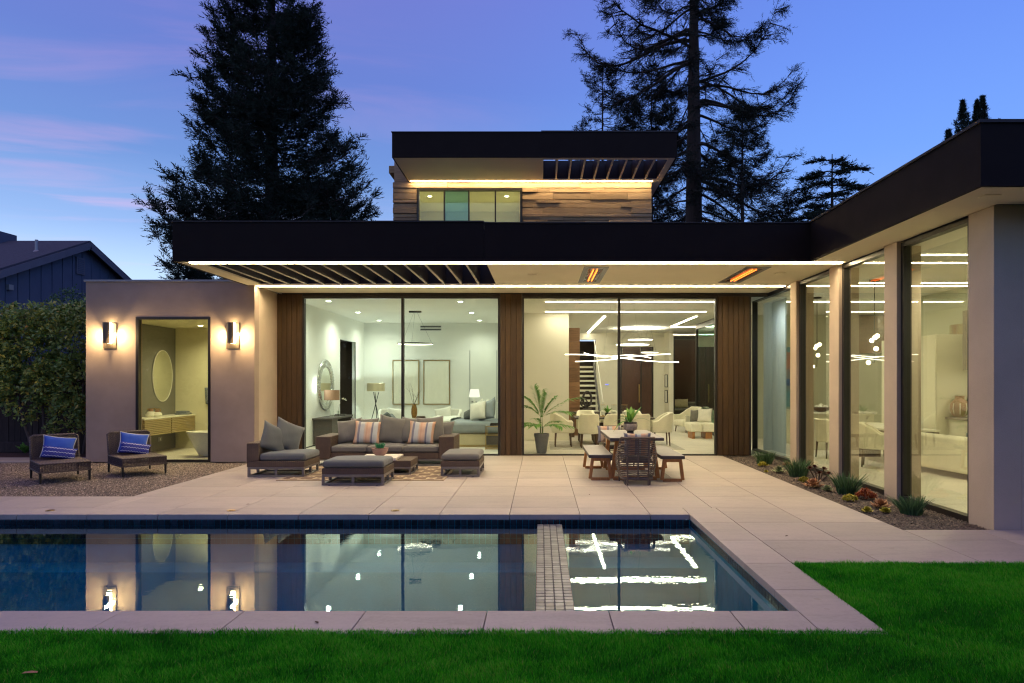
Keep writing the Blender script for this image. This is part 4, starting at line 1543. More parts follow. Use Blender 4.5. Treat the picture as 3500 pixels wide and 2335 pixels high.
def rattan_chair(x, y, rz, label):
    t = thing('rattan_armchair', label, 'chair', (x, y, 0), rz, 'open rattan armchairs at the outdoor table')
    # plan outline at height: back along -y, arms run forward to +y
    def outline(f):
        """f 0 bottom .. 1 top ; returns a curve arm-tip -> back -> arm-tip"""
        w = .255 + .055 * math.sin(PI * min(1, f * 1.05)) + .03 * f
        dpt = .52
        yb = -.27 - .05 * f
        pts = []
        yf = yb + dpt
        for k in range(9):
            a = PI + (PI / 2) * 0
            pts.append((-w, yf - (yf - yb - .12) * k / 8))
        for k in range(1, 7):
            a = PI + (PI / 2) * k / 6
            pts.append((-w + .12 + .12 * math.cos(a), yb + .12 + .12 * math.sin(a)))
        for k in range(1, 6):
            pts.append((-w + .12 + (2 * w - .24) * k / 6, yb))
        for k in range(0, 7):
            a = -PI / 2 + (PI / 2) * k / 6
            pts.append((w - .12 + .12 * math.cos(a), yb + .12 + .12 * math.sin(a)))
        for k in range(1, 9):
            pts.append((w, yb + .12 + (yf - yb - .12) * k / 8))
        return pts
    m = MB()
    rr = random.Random(int(abs(x * 100)))
    n = 23
    for i in range(n):
        z = .10 + .685 * i / (n - 1)
        f = i / (n - 1)
        o2 = outline(f)
        arm = .60
        pts = []
        for k, (px, py) in enumerate(o2):
            yfrac = (py + .32) / .52
            if z > .40 and z > .785 - max(0, yfrac - .12) * .42:   # above the sloping arm line only the back carries bars
                continue
            pts.append((px + rr.uniform(-.004, .004), py + rr.uniform(-.004, .004), z + rr.uniform(-.004, .004)))
        if len(pts) > 2:
            m.tube(pts, .0085, 5)
    m.build('horizontal_canes', M['rattan'], t, smooth=True)
    for k, (px) in enumerate((-.17, 0.0, .17)):
        MB().tube([(px * 1.0, -.272, .0 if k != 1 else .09), (px * 1.05, -.295, .4), (px * 1.1, -.325, .80)], .014, 7).build('upright', M['rattan'], t, smooth=True)
    top = [(px, py, .79 - max(0, (py + .32) / .52 - .12) * .42) for px, py in outline(1.0)]
    MB().tube(top, .020, 8).build('top_rail', M['rattan'], t, smooth=True)
    bot = [(px, py, .105) for px, py in outline(0.0)]
    MB().tube(bot, .019, 8).build('bottom_rail', M['rattan'], t, smooth=True)
    for sx in (-1, 1):
        MB().tube([(sx * .25, .22, 0), (sx * .27, .20, .60)], .015, 7).build('front_leg', M['rattan'], t, smooth=True)
    for sx in (-.20, .20):
        MB().tube([(sx, -.25, 0), (sx, -.265, .12)], .014, 7).build('rear_leg', M['rattan'], t, smooth=True)
    MB().box(-.25, .25, -.25, .22, .375, .40).build('seat', M['rattan'], t, bevel=.008)
    soft_box('seat_cushion', M['cush_taupe'], t, -.24, .24, -.24, .22, .402, .465, .02)


rattan_chair(1.62, 11.28, 0, 'open rattan armchair at the near end of the outdoor table, its back to the pool')
rattan_chair(1.62, 13.50, PI, 'open rattan armchair at the far end of the outdoor table')
pillow('plaid_pillow', 'plaid peach and slate pillow inside the near rattan armchair', .47, .42, .14, M['plaid'], (1.62, 11.14, .462), 12, 0, 'plaid pillows of the rattan chairs', 0)
pillow('plaid_pillow', 'plaid peach and slate pillow in the far rattan armchair behind the table', .50, .36, .14, M['plaid'], (1.42, 13.62, .462), -12, 0, 'plaid pillows of the rattan chairs', 0)

t = thing('table_planter', 'dark banded ceramic pot with broad green leaves on the outdoor table', 'potted plant', (1.67, 12.3, .761))
MB().lathe([(0, 0), (.068, 0), (.060, .035), (.075, .055)], (0, 0, 0), 32).build('foot', M['bowl_dark'], t, smooth=True)
MB().lathe([(.075, .054), (.118, .072), (.130, .12), (.131, .125)], (0, 0, 0), 36).build('band', M['bowl_band'], t, smooth=True)
MB().lathe([(.128, .124), (.128, .129)], (0, 0, 0), 36).build('groove', M['bowl_dark'], t)
MB().lathe([(.131, .128), (.130, .16), (.120, .182)], (0, 0, 0), 36).build('band', M['bowl_band'], t, smooth=True)
MB().lathe([(.119, .181), (.121, .21), (.112, .21), (.105, .19), (0, .185)], (0, 0, 0), 36).build('rim', M['bowl_dark'], t, smooth=True)


def broad_leaf(parent, base, a, L, w, rise, droop, mat, seed, name='leaf'):
    rg = random.Random(seed)
    n = 9
    Vs, Fs, Ts = [], [], []
    tone = rg.uniform(.3, .9)
    for s in range(n + 1):
        f = s / n
        r = L * (f * math.cos(rise) + .0) * (1 + .15 * f)
        z = L * (math.sin(rise) * f - droop * f ** 2.2)
        ww = w * math.sin(PI * min(1, f * .93 + .06)) ** .8
        c = (base[0] + r * math.cos(a), base[1] + r * math.sin(a), base[2] + z)
        px, py = -math.sin(a), math.cos(a)
        Vs += [(c[0] - px * ww, c[1] - py * ww, c[2] + .25 * ww), c, (c[0] + px * ww, c[1] + py * ww, c[2] + .25 * ww)]
        Ts += [tone, min(1, tone + .2), tone]
    for s in range(n):
        k = 3 * s
        for q in (0, 1):
            Fs += [(k + q, k + q + 1, k + q + 4), (k + q, k + q + 4, k + q + 3)]
    return mesh_np(name, np.array(Vs), np.array(Fs), mat, parent, True, np.array(Ts))


for i, (a, L, w, rise, dr) in enumerate(((75, .34, .045, 1.25, .05), (15, .40, .05, 1.05, .10), (110, .33, .04, 1.2, .08), (165, .40, .032, .75, .72), (200, .36, .034, .55, .95), (-12, .44, .022, .75, .62), (-60, .26, .05, 1.2, .1), (240, .28, .045, 1.15, .15), (140, .36, .03, .9, .5), (40, .30, .05, 1.25, .05))):
    broad_leaf(t, (0, 0, .19), R(a), L, w, rise, dr, M['bright_leaf'], i)

# ================================================================== LOUNGE CHAIRS ON THE GRAVEL
def weave_panel(m, o, ux, uz, nx, nz, r=.0055, jitter=.0):
    """open basket weave: crossing strands between o, o+ux, o+uz"""
    o, ux, uz = Vector(o), Vector(ux), Vector(uz)
    nrm = ux.cross(uz).normalized() * r * .8
    for i in range(nx + 1):
        m.tube([o + ux * (i / nx) + uz * (k / 6) + nrm * (1 if (i + k) % 2 else -1) for k in range(7)], r, 4, cap=False)
    for j in range(nz + 1):
        m.tube([o + uz * (j / nz) + ux * (k / 8) + nrm * (-1 if (j + k) % 2 else 1) for k in range(9)], r, 4, cap=False)


def low_chair(x, y, rz, label):
    t = thing('wicker_lounger', label, 'lounge chair', (x, y, 0), rz, 'low wicker lounge chairs on the gravel')
    w, d = .74, 1.00      # front at -y
    hw, hd = w / 2, d / 2
    zs = .335
    MB().box(-hw, hw, -hd, hd, zs - .028, zs).build('seat', M['wicker_dark'], t, bevel=.012)
    m = MB()
    weave_panel(m, (-hw + .01, -hd + .012, zs - .145), (w - .02, 0, 0), (0, 0, .12), 34, 6, .0062)
    weave_panel(m, (-hw + .012, hd - .02, zs - .145), (0, -d + .03, 0), (0, 0, .12), 40, 6, .0062)
    weave_panel(m, (hw - .012, -hd + .02, zs - .145), (0, d - .03, 0), (0, 0, .12), 40, 6, .0062)
    for a, b in (((-hw, -hd, zs - .15), (hw, -hd, zs - .15)), ((-hw, -hd, zs - .15), (-hw, hd, zs - .15)), ((hw, -hd, zs - .15), (hw, hd, zs - .15))):
        m.bar(a, b, .022, .022)
    m.build('apron_weave', M['wicker_dark'], t, smooth=False)
    m = MB()
    weave_panel(m, (-hw + .03, hd - .055, zs), (w - .06, 0, 0), (0, .10, .40), 40, 24, .0062)
    m.build('back_weave', M['wicker_dark'], t)
    m = MB()
    m.tube([(-hw + .02, hd - .06, zs - .15), (-hw + .02, hd - .05, zs), (-hw + .02, hd + .045, zs + .385), (-hw + .06, hd + .055, zs + .41), (hw - .06, hd + .055, zs + .41), (hw - .02, hd + .045, zs + .385), (hw - .02, hd - .05, zs), (hw - .02, hd - .06, zs - .15)], .024, 8)
    m.build('back_frame', M['wicker_dark'], t, smooth=True)
    for sx in (-1, 1):
        for sy in (-1, 1):
            MB().tube([(sx * (hw - .02), sy * (hd - .025), 0), (sx * (hw - .022), sy * (hd - .03), zs - .13)], [.017, .023], 8).build('leg', M['black_metal'], t, smooth=True)
    return t


for x, y, rz, tx in ((-8.50, 11.74, R(45), 'left, beside the hedge'), (-7.62, 12.53, R(46), 'right, in front of the bathroom window')):
    low_chair(x, y, rz, 'low dark wicker lounge chair on gravel, the ' + tx)
    c, s = math.cos(rz), math.sin(rz)

    def loc(a, b, z):
        return (x + a * c - b * s, y + a * s + b * c, z)
    k = 'left' if x < -8 else 'right'
    pillow('blue_pillow', 'plain cobalt pillow with white piping on the %s gravel lounge chair' % k, .50, .40, .15, M['blue'], loc(0.0, .33, .335), -14, math.degrees(rz), 'plain cobalt pillows', 0, trim=M['white_fab'])
    pillow('zigzag_pillow', 'navy lumbar pillow with white zigzags on the %s gravel lounge chair' % k, .53, .22, .13, M['zigzag'], loc(0.0, .17, .335), -16, math.degrees(rz), 'zigzag lumbar pillows', 0)

# ================================================================== INSIDE THE HOUSE
def downlight(x, y, z, label, mat, power, col, group, spot=125):
    t = thing('downlight', label, 'ceiling light', (x, y, z), 0, group)
    MB().lathe([(.062, -.002), (.080, -.006), (.085, -.001)], (0, 0, 0), 20).build('trim', M['white_paint'], t, smooth=True)
    MB().lathe([(0, -.004), (.060, -.004), (.060, -.002)], (0, 0, 0), 16).build('lens', mat, t)
    lamp('downlight_lamp', 'SPOT', (0, 0, -.03), power, col, t, (0, 0, 0), spot_size=R(spot), spot_blend=1.0, shadow_soft_size=.05)
    return t


COOL = (.94, 1.0, .90)
WARM = (1.0, .84, .56)
for i, (x, y) in enumerate(((-5.26, 16.46), (-5.28, 19.2), (-5.29, 21.9), (-2.0, 16.6), (-2.0, 19.3), (-2.0, 22.2))):
    side = 'left' if i < 3 else 'right'
    rank = ('front', 'middle', 'back')[i % 3]
    downlight(x, y if y < 21 else 21.75, ZC - .001, 'round bedroom downlight, %s row, %s of three' % (side, rank), M['spot_lens'], 112 if y < 21 else 70, COOL, 'bedroom downlights', 158)
downlight(-7.35, 15.3, 3.084, 'round downlight in the bathroom ceiling', M['spot_lens_warm'], 135, (1.0, .90, .56), 'bathroom downlight', 150)
downlight(-8.3, 16.2, 3.084, 'round downlight over the bathroom vanity', M['spot_lens_warm'], 70, (1.0, .90, .56), 'bathroom downlight', 150)
downlight(-3.45, 20.7, 7.499, 'left downlight seen through the upper window', M['spot_lens_warm'], 130, (1, .95, .62), 'upper room downlights', 150)
downlight(-1.05, 20.7, 7.499, 'right downlight seen through the upper window', M['spot_lens_warm'], 130, (1, .86, .5), 'upper room downlights', 150)

# ---- bathroom
t = thing('vanity', 'wall-hung ribbed wood vanity with white top', 'vanity', (-9.11, 15.93, 0))
MB().box(-.26, .26, -1.1, 1.1, .855, .89).build('counter', M['porcelain'], t, bevel=.003)
m = MB().box(-.26, .215, -1.09, 1.09, .48, .853)
m.build('carcass', M['rib'], t)
for y0, y1 in ((-1.09, -.02), (.02, 1.09)):
    m = MB()
    for k in range(9):
        z = .485 + k * .041
        m.box(.217, .258, y0, y1, z, z + .030)
    m.build('drawer_front', M['rib'], t, bevel=.006, seg=1)
t = thing('oval_mirror', 'large oval mirror on the grey bathroom wall', 'mirror', (-9.379, 16.45, 1.86))
pts = [(0.015, .425 * math.cos(2 * PI * k / 48), .63 * math.sin(2 * PI * k / 48)) for k in range(48)]
MB().tube(pts, .012, 6, closed=True).build('frame', M['porcelain'], t, smooth=True)
MB().add([(0.014, y, z) for _, y, z in pts] + [(0.002, y, z) for _, y, z in pts], [tuple(range(48)), tuple(range(95, 47, -1))] + [(k, k + 48, (k + 1) % 48 + 48, (k + 1) % 48) for k in range(48)]).build('glass', M['mirror'], t)
for i, (x, y, s) in enumerate(((-9.10, 15.50, 1.15), (-8.98, 15.55, 1.0))):
    t = thing('ceramic_jar', 'white ceramic jar with a copper neck on the vanity, the ' + ('larger and farther' if i == 0 else 'smaller and nearer'), 'jar', (x, y, .891), 0, 'jars on the vanity')
    MB().lathe([(0, 0), (.085 * s, 0), (.105 * s, .045 * s), (.085 * s, .10 * s), (.045 * s, .115 * s)], (0, 0, 0), 28).build('body', M['porcelain'], t, smooth=True)
    MB().lathe([(.044 * s, .115 * s), (.040 * s, .17 * s), (.046 * s, .175 * s), (0, .175 * s)], (0, 0, 0), 24).build('neck', M['shade_tan'], t, smooth=True)
t = thing('wall_faucet', 'brass wall faucet above the vanity', 'faucet', (-9.379, 15.95, 1.06))
MB().tube([(0, 0, 0), (.22, 0, .0), (.24, 0, -.01), (.245, 0, -.06)], .012, 8).build('spout', M['gold'], t, smooth=True)
for y in (-.12, .12):
    MB().tube([(0, y, 0), (.06, y, 0)], .014, 8).tube([(.05, y - .03, 0), (.05, y + .03, 0)], .007, 6).build('handle', M['gold'], t, smooth=True)
t = thing('towel_ring', 'brass towel holder on the cream bathroom wall', 'towel holder', (-8.45, 17.049, 1.55))
MB().tube([(-.13, -.01, 0), (-.13, -.07, 0), (.13, -.07, 0)], .009, 6).build('bar', M['gold'], t, smooth=True)
m = MB()
vs, fs = [], []
for k in range(13):
    for j in range(7):
        u = -1 + 2 * k / 12
        vs.append((-.0 + u * .14 * (1 - .12 * (j / 6)), -.07 - .012 + .012 * math.sin(k * 1.9) + .004 * j, 0.012 - .42 * j / 6))
for k in range(12):
    for j in range(6):
        a = k * 7 + j
        fs.append((a, a + 1, a + 8, a + 7))
o = m.add(vs, fs).build('hanging_towel', M['fur'], None, smooth=True)
o.location = (-8.45, 17.045, 1.555)
sd = o.modifiers.new('thick', 'SOLIDIFY')
sd.thickness = .012
tag(o, 'grey towel hanging from the brass holder', 'towel')
o = soft_box('folded_towel', M['fur'], None, -.17, .17, -.11, .11, 0, .05, .02, .01)
soft_box('upper_fold', M['fur'], o, -.15, .13, -.09, .09, .051, .09, .02, .01)
o.location = (-9.02, 16.75, .891)
tag(o, 'grey towel folded on the far end of the vanity', 'towel')
t = thing('bathtub', 'white freestanding oval bathtub behind the bathroom glass', 'bathtub', (-7.22, 15.22, .016))
vs, fs = [], []
prof = [(.52, 0.0), (.60, .02), (.70, .18), (.80, .38), (.88, .54), (.90, .56), (.86, .56), (.80, .50), (.62, .16), (0.0, .10)]
n = 40
for r, z in prof:
    for k in range(n):
        a = 2 * PI * k / n
        vs.append((r * 1.0 * math.cos(a), r * .44 * math.sin(a), z))
for i in range(len(prof) - 1):
    for k in range(n):
        k2 = (k + 1) % n
        fs.append((i * n + k, i * n + k2, (i + 1) * n + k2, (i + 1) * n + k))
MB().add(vs, fs).build('tub_body', M['porcelain'], t, smooth=True)
hbx = thing('wall_socket', 'grey socket and switch plate under the vanity', 'socket', (-9.379, 16.35, .30))
MB().box(0, .006, -.09, .09, -.055, .055).build('plate', M['metal_cap'], hbx)
MB().box(.006, .010, -.06, -.03, -.03, .03).build('switch', M['white_paint'], hbx)
MB().lathe([(0, 0), (.03, 0), (.03, .004)], (0, 0, 0), 16).build('socket', M['white_paint'], hbx).rotation_euler = (0, R(90), 0)
hbx.children[-1].location = (.006, .04, 0)
MB().box(-.06, .06, -.008, 0, -.045, .045).box(-.02, .02, -.012, -.008, -.03, .03).build('wall_switch', M['white_paint'], None).location = (-8.42, 17.049, .99)
tag(bpy.data.objects['wall_switch'], 'white switch plate under the hanging bathroom towel', 'switch')

# ---- bedroom
t = thing('round_mirror', 'large round mirror with a hammered silver frame on the bedroom wall', 'mirror', (-6.029, 18.6, 1.62))
vs, fs = [], []
prof = [(.50, .012), (.515, .04), (.60, .055), (.69, .04), (.72, .008)]
n = 96
for k in range(n):
    a = 2 * PI * k / n
    rp = .008 * math.sin(a * 44)
    for r, x in prof:
        vs.append((x + rp * (1 if .5 < r < .72 else 0), r * math.cos(a), r * math.sin(a)))
q = len(prof)
for k in range(n):
    for i in range(q - 1):
        fs.append((k * q + i, k * q + i + 1, ((k + 1) % n) * q + i + 1, ((k + 1) % n) * q + i))
MB().add(vs, fs).build('frame', M['chrome'], t, smooth=False)
MB().add([(.012, .505 * math.cos(2 * PI * k / 48), .505 * math.sin(2 * PI * k / 48)) for k in range(48)], [tuple(range(48))]).build('glass', M['mirror'], t)
lamp('mirror_halo', 'POINT', (.03, -.86, .0), 9, (.85, .97, 1), t, shadow_soft_size=.04)

t = thing('console_desk', 'dark wood console desk under the round mirror', 'desk', (-5.76, 18.5, 0))
MB().box(-.26, .26, -1.0, 1.0, .70, .75).build('top', M['top_edge'], t, bevel=.004)
MB().box(-.25, .25, -.95, -.45, .05, .698).build('drawer_cabinet', M['top_edge'], t, bevel=.003)
MB().box(-.25, .25, .88, .95, 0.003, .698).build('leg', M['top_edge'], t)
t = thing('gourd_stool', 'small amber stool below the console desk', 'stool', (-5.35, 18.35, .003))
MB().lathe([(0, 0), (.13, 0), (.19, .12), (.19, .24), (.14, .34), (0, .36)], (0, 0, 0), 20).build('body', M['gold'], t, smooth=True)

t = thing('table_lamp', 'table lamp with a tan drum shade and clear glass foot on the console', 'lamp', (-5.72, 18.2, .751))
MB().box(-.07, .07, -.07, .07, 0, .02).build('base', M['clear'], t)
MB().box(-.045, .045, -.045, .045, .021, .40).build('glass_column', M['clear'], t, bevel=.004)
MB().cyl((0, 0, .40), .06, .015, 16).tube([(0, 0, .41), (0, 0, .50)], .01, 8).build('neck', M['white_paint'], t)
MB().lathe([(.205, .46), (.205, .735)], (0, 0, 0), 40, cap=False).build('shade', M['shade_tan'], t, smooth=True)
t = thing('orchid_sprig', 'small glass vase with a white orchid sprig on the console', 'vase', (-5.60, 18.38, .751))
MB().lathe([(.035, 0), (.04, .01), (.04, .16), (.035, .16), (.035, .01)], (0, 0, 0), 16).build('vase', M['clear'], t, smooth=True)
MB().tube([(0, 0, .02), (.02, .02, .3), (.12, .05, .5), (.2, .06, .48)], .004, 5).build('stem', M['stem'], t)
m = MB()
for k in range(5):
    m.sphere((.10 + .025 * k, .05, .49 - .01 * k + .02 * (k % 2)), .018, 8)
m.build('flower', M['white_fab'], t, smooth=True)
o = MB().box(-.16, .16, -.12, .12, 0, .018).box(-.14, .13, -.10, .11, .019, .035).build('desk_book', M['top_edge'], None)
o.location = (-5.70, 18.95, .751)
tag(o, 'dark flat books lying on the console desk', 'books')

t = thing('tripod_floor_lamp', 'floor lamp with a tan drum shade on a crossed black tripod', 'floor lamp', (-5.26, 21.2, .003))
for k in range(3):
    a = R(90 + 120 * k)
    MB().tube([(.27 * math.cos(a), .27 * math.sin(a), 0), (-.10 * math.cos(a), -.10 * math.sin(a), 1.38)], .012, 7).build('leg', M['black_metal'], t, smooth=True)
MB().lathe([(.28, 1.41), (.28, 1.66)], (0, 0, 0), 40, cap=False).build('shade', M['beige'], t, smooth=True)
lamp('lamp_bulb_up', 'POINT', (0, 0, 1.60), 34, (.78, .95, 1.0), t, shadow_soft_size=.03)
for x, tx in ((-4.595, 'left'), (-3.54, 'right')):
    t = thing('framed_canvas', 'tall pale relief canvas in a thin gold frame, the %s of the pair' % tx, 'picture', (x, 22.699, 1.69), 0, 'framed canvases on the bedroom wall')
    w, h = .455, .76
    m = MB()
    for b in ((-w, -w + .025, -h, h), (w - .025, w, -h, h), (-w + .025, w - .025, -h, -h + .025), (-w + .025, w - .025, h - .025, h)):
        m.box(b[0], b[1], -.05, 0, b[2], b[3])
    m.build('frame', M['gold'], t)
    MB().box(-w + .032, w - .032, -.032, -.001, -h + .032, h - .032).build('canvas', M['art'], t)


def tub_chair(name, x, y, rz, label, mat, group, w=.78, d=.74, hb_=.86, seat=.42, legs='walnut', cat='armchair', leg_h=.20):
    """upholstered tub chair, front at -y before turning"""
    t = thing(name, label, cat, (x, y, .003), rz, group)
    vs, fs = [], []
    n = 24
    # wrapped back: from left arm tip round the back to right arm tip
    for k in range(n + 1):
        s = -1 + 2 * k / n
        a = s * R(180) / 1.0
        u = abs(s)
        if u < .55:
            th = s / .55 * (PI / 2)
            px, py = (w / 2) * math.sin(th), d / 2 - .30 + .30 * math.cos(th)
        else:
            f = (u - .55) / .45
            px, py = math.copysign(w / 2, s), d / 2 - .30 - f * (d - .34)
        top = hb_ if u < .38 else hb_ - (hb_ - seat - .17) * min(1, ((u - .38) / .38)) ** .8
        for (o, z) in ((0, leg_h), (0.0, top), (.085, top), (.085, leg_h)):
            c = Vector((px, py, 0))
            inn = Vector((0, d / 2 - .30, 0)) - c if u < .55 else Vector((-math.copysign(1, s), 0, 0))
            inn = inn.normalized() * o
            vs.append((px + inn.x, py + inn.y + (.05 if z == top and u < .5 else 0), z))
    for k in range(n):
        b, c = 4 * k, 4 * k + 4
        for i in range(4):
            j = (i + 1) % 4
            fs.append((b + i, b + j, c + j, c + i))
    fs += [(0, 1, 2, 3), (4 * n + 3, 4 * n + 2, 4 * n + 1, 4 * n)]
    MB().add(vs, fs).build('backrest', mat, t, bevel=.025, seg=3)
    soft_box('seat', mat, t, -w / 2 + .09, w / 2 - .09, -d / 2, d / 2 - .12, leg_h + .001, seat, .05, .02)
    for sx in (-1, 1):
        for sy in (-1, 1):
            MB().tube([(sx * (w / 2 - .07), sy * (d / 2 - .09), 0), (sx * (w / 2 - .09), sy * (d / 2 - .11), leg_h)], [.014, .024], 8).build('leg', M[legs], t)
    return t


tub_chair('bedroom_armchair', -4.62, 20.55, R(20), 'pale armchair with a grey knit throw beside the floor lamp', M['white_fab'], 'pale bedroom armchairs')
tub_chair('bedroom_armchair', -2.85, 20.45, R(-20), 'pale armchair behind the foot of the bed', M['white_fab'], 'pale bedroom armchairs')
pillow('white_pillow', 'white pillow on the armchair beside the floor lamp', .52, .46, .16, M['white_fab'], (-4.50, 20.62, .44), -18, 20, 'white armchair pillows')
pillow('white_pillow', 'white pillow on the armchair behind the bed', .60, .50, .16, M['white_fab'], (-2.98, 20.45, .44), -18, -20, 'white armchair pillows', -6)
# knit throw over the arm: a draped sheet
vs, fs = [], []
n1, n2 = 22, 14
for i in range(n1 + 1):
    for j in range(n2 + 1):
        u, v = -1 + 2 * i / n1, -1 + 2 * j / n2
        z = .70 - .52 * abs(u) ** 2.0 - .05 * (v + 1) + .03 * math.sin(7 * u + 5 * v) + .025 * math.sin(11 * v - 3 * u)
        vs.append((u * .36 + .05 * math.sin(6 * v), v * .34 + .04 * math.sin(5 * u), max(.05, z)))
for i in range(n1):
    for j in range(n2):
        a = i * (n2 + 1) + j
        fs.append((a, a + 1, a + n2 + 2, a + n2 + 1))
o = MB().add(vs, fs).build('knit_throw', M['fur'], None, smooth=True)
o.location = (-4.62, 20.22, .05)
sd = o.modifiers.new('thick', 'SOLIDIFY')
sd.thickness = .03
tag(o, 'shaggy grey throw draped over the armchair beside the floor lamp', 'blanket')

t = thing('side_table', 'thin gold framed glass side table between the pale armchairs', 'side table', (-3.72, 20.2, .003))
m = MB()
for sx in (-.28, .28):
    for sy in (-.22, .22):
        m.bar((sx, sy, 0), (sx, sy, .59), .018, .018)
for sx in (-.28, .28):
    m.bar((sx, -.22, .59), (sx, .22, .59), .018, .018)
    m.bar((sx, -.22, .02), (sx, .22, .02), .014, .014)
for sy in (-.22, .22):
    m.bar((-.28, sy, .59), (.28, sy, .59), .018, .018)
m.build('frame', M['gold'], t)
MB().box(-.275, .275, -.215, .215, .60, .61).build('top', M['clear'], t)
t = thing('branch_vase', 'amber textured vase with bare branches on the side table', 'vase', (-3.84, 20.2, .615))
MB().lathe([(0, 0), (.065, 0), (.095, .14), (.09, .27), (.06, .37), (.065, .40), (.05, .40), (.05, .3)], (0, 0, 0), 24).build('vase', plain('amber_vase', (.22, .105, .02), .3, .5, 30, bump=.8, bscale=25), t, smooth=True)
rr = random.Random(8)
m = MB()
for k in range(7):
    a = rr.uniform(0, 2 * PI)
    L = rr.uniform(.35, .75)
    p = [Vector((0, 0, .38))]
    d = Vector((.45 * math.cos(a), .2 * math.sin(a), 1)).normalized()
    for s in range(5):
        d = (d + Vector((rr.uniform(-.25, .25), rr.uniform(-.2, .2), rr.uniform(-.1, .1)))).normalized()
        p.append(p[-1] + d * L / 5)
    m.tube(p, [.005, .005, .004, .004, .003, .002], 5)
    m.tube([p[3], p[3] + Vector((rr.uniform(-.12, .12), .02, .12))], .0025, 4)
m.build('branches', M['stem'], t)
o = MB().box(-.13, .13, -.09, .09, 0, .03).box(-.11, .12, -.08, .08, .031, .055).build('book_pair', M['door_dark'], None, bevel=.002)
o.location = (-3.62, 20.12, .615)
tag(o, 'two brown books on the glass side table', 'books')

t = thing('bed', 'bed with quilted grey cover and beige base against the right wall', 'bed', (-1.92, 18.3, .003))
MB().box(-.95, 1.0, -.88, .88, .04, .34).build('base', M['beige'], t, bevel=.02)
MB().box(-.95, 1.0, -.86, .86, 0.003, .038).build('plinth', M['gold'], t)
soft_box('mattress', M['quilt'], t, -1.0, 1.0, -.92, .92, .36, .66, .07, .03)
MB().box(.93, 1.01, -.9, .9, .66, 1.25).build('headboard', M['beige'], t, bevel=.03)
vs, fs = [], []
for i in range(17):
    for j in range(25):
        v = -1 + 2 * j / 24
        u = i / 16
        y = v * 1.22
        z = .705 + .012 * math.sin(9 * u + 2 * v) + .01 * math.sin(17 * v)
        if abs(y) > .90:
            z = .70 - (abs(y) - .90) * 1.35
            y = math.copysign(.945 + .02 * math.sin(u * 9), y)
        vs.append((-1.06 + u * .66 + .06 * v + .02 * math.sin(5 * v), y, z))
for i in range(16):
    for j in range(24):
        a = i * 25 + j
        fs.append((a, a + 1, a + 26, a + 25))
o = MB().add(vs, fs).build('white_throw', M['throw'], None, smooth=True)
sd = o.modifiers.new('thick', 'SOLIDIFY')
sd.thickness = .025
sd.offset = 1
o.location = (-1.92, 18.3, .003)
tag(o, 'thick white throw across the foot of the bed', 'blanket')
bp = [(-1.45, 17.75, .62, .56, M['quilt'], 'grey quilted pillow at the near rear of the bed'), (-1.42, 18.6, .62, .56, M['quilt'], 'grey quilted pillow at the far rear of the bed'),
      (-1.68, 17.72, .58, .52, M['white_fab'], 'white bed pillow nearest the glass'), (-1.72, 18.35, .58, .52, M['white_fab'], 'white bed pillow in the middle of the row'), (-1.66, 18.95, .58, .50, M['white_fab'], 'white bed pillow farthest from the glass'), (-1.95, 18.2, .55, .28, M['cush_grey'], 'small grey lumbar pillow in front of the bed pillows')]
for i, (x, y, w, h, mt, lb) in enumerate(bp):
    pillow('bed_pillow', lb, w, h, .19, mt, (x, y, .685), -20, -52 + (12, -8, 15, -10, 6, 0)[i], 'pillows on the bed')
t = thing('nightstand', 'gold framed nightstand with dark drawer by the glass', 'nightstand', (-1.18, 16.95, .003))
m = MB()
for sx in (-.20, .20):
    for sy in (-.2, .2):
        m.bar((sx, sy, 0), (sx, sy, .58), .02, .02)
for z in (.02, .36, .58):
    for s in (-.2, .2):
        m.bar((s, -.2, z), (s, .2, z), .02, .02)
        m.bar((-.2, s, z), (.2, s, z), .02, .02)
m.build('frame', M['gold'], t)
MB().box(-.185, .185, -.185, .185, .12, .345).build('drawer', M['top_edge'], t)
MB().box(-.19, .19, -.19, .19, .591, .60).build('top', M['clear'], t)
o = MB().box(-.10, .10, -.08, .08, 0, .03).box(-.09, .10, -.07, .07, .031, .06).build('bedside_books', M['night'], None)
o.location = (-1.18, 16.93, .604)
tag(o, 'two dark books on the gold nightstand', 'books')
t = thing('nightstand', 'plain dark nightstand on the far side of the bed', 'nightstand', (-1.80, 19.95, .003))
MB().box(-.24, .24, -.2, .2, 0, .60).build('cabinet', M['top_edge'], t)
MB().box(-.245, .245, -.205, .205, .601, .625).build('top', M['top_edge'], t)
t = thing('bedside_lamp', 'white shaded lamp on the far side of the bed', 'lamp', (-1.98, 19.95, .63))
MB().lathe([(0, 0), (.08, 0), (.03, .05), (.05, .3), (.02, .6), (0, .6)], (0, 0, 0), 20).build('foot', M['porcelain'], t, smooth=True)
MB().lathe([(.17, .62), (.13, .86)], (0, 0, 0), 32, cap=False).build('shade', emit('lit_white_shade', (1, .98, .85), .85), t, smooth=True)
t = thing('globe_lamp', 'small glowing globe wall lamp by the bedroom glass', 'wall lamp', (-.905, 16.85, 1.19))
MB().sphere((-.10, 0, 0), .075, 16).build('globe', emit('small_globe', (1, .95, .8), 5), t, smooth=True)
MB().tube([(0, 0, 0), (-.06, 0, 0)], .02, 8).build('bracket', M['gold'], t)
t = thing('bedroom_door', 'white bedroom door with black handle in the back wall', 'door', (-1.95, 22.699, .003))
MB().box(-.45, .45, -.012, 0, 0, 2.75).build('door_leaf', M['white_paint'], t)
MB().box(-.47, -.453, -.02, 0, 0, 2.78).box(.453, .445 + .025, -.02, 0, 0, 2.78).build('door_frame', M['metal_cap'], t)
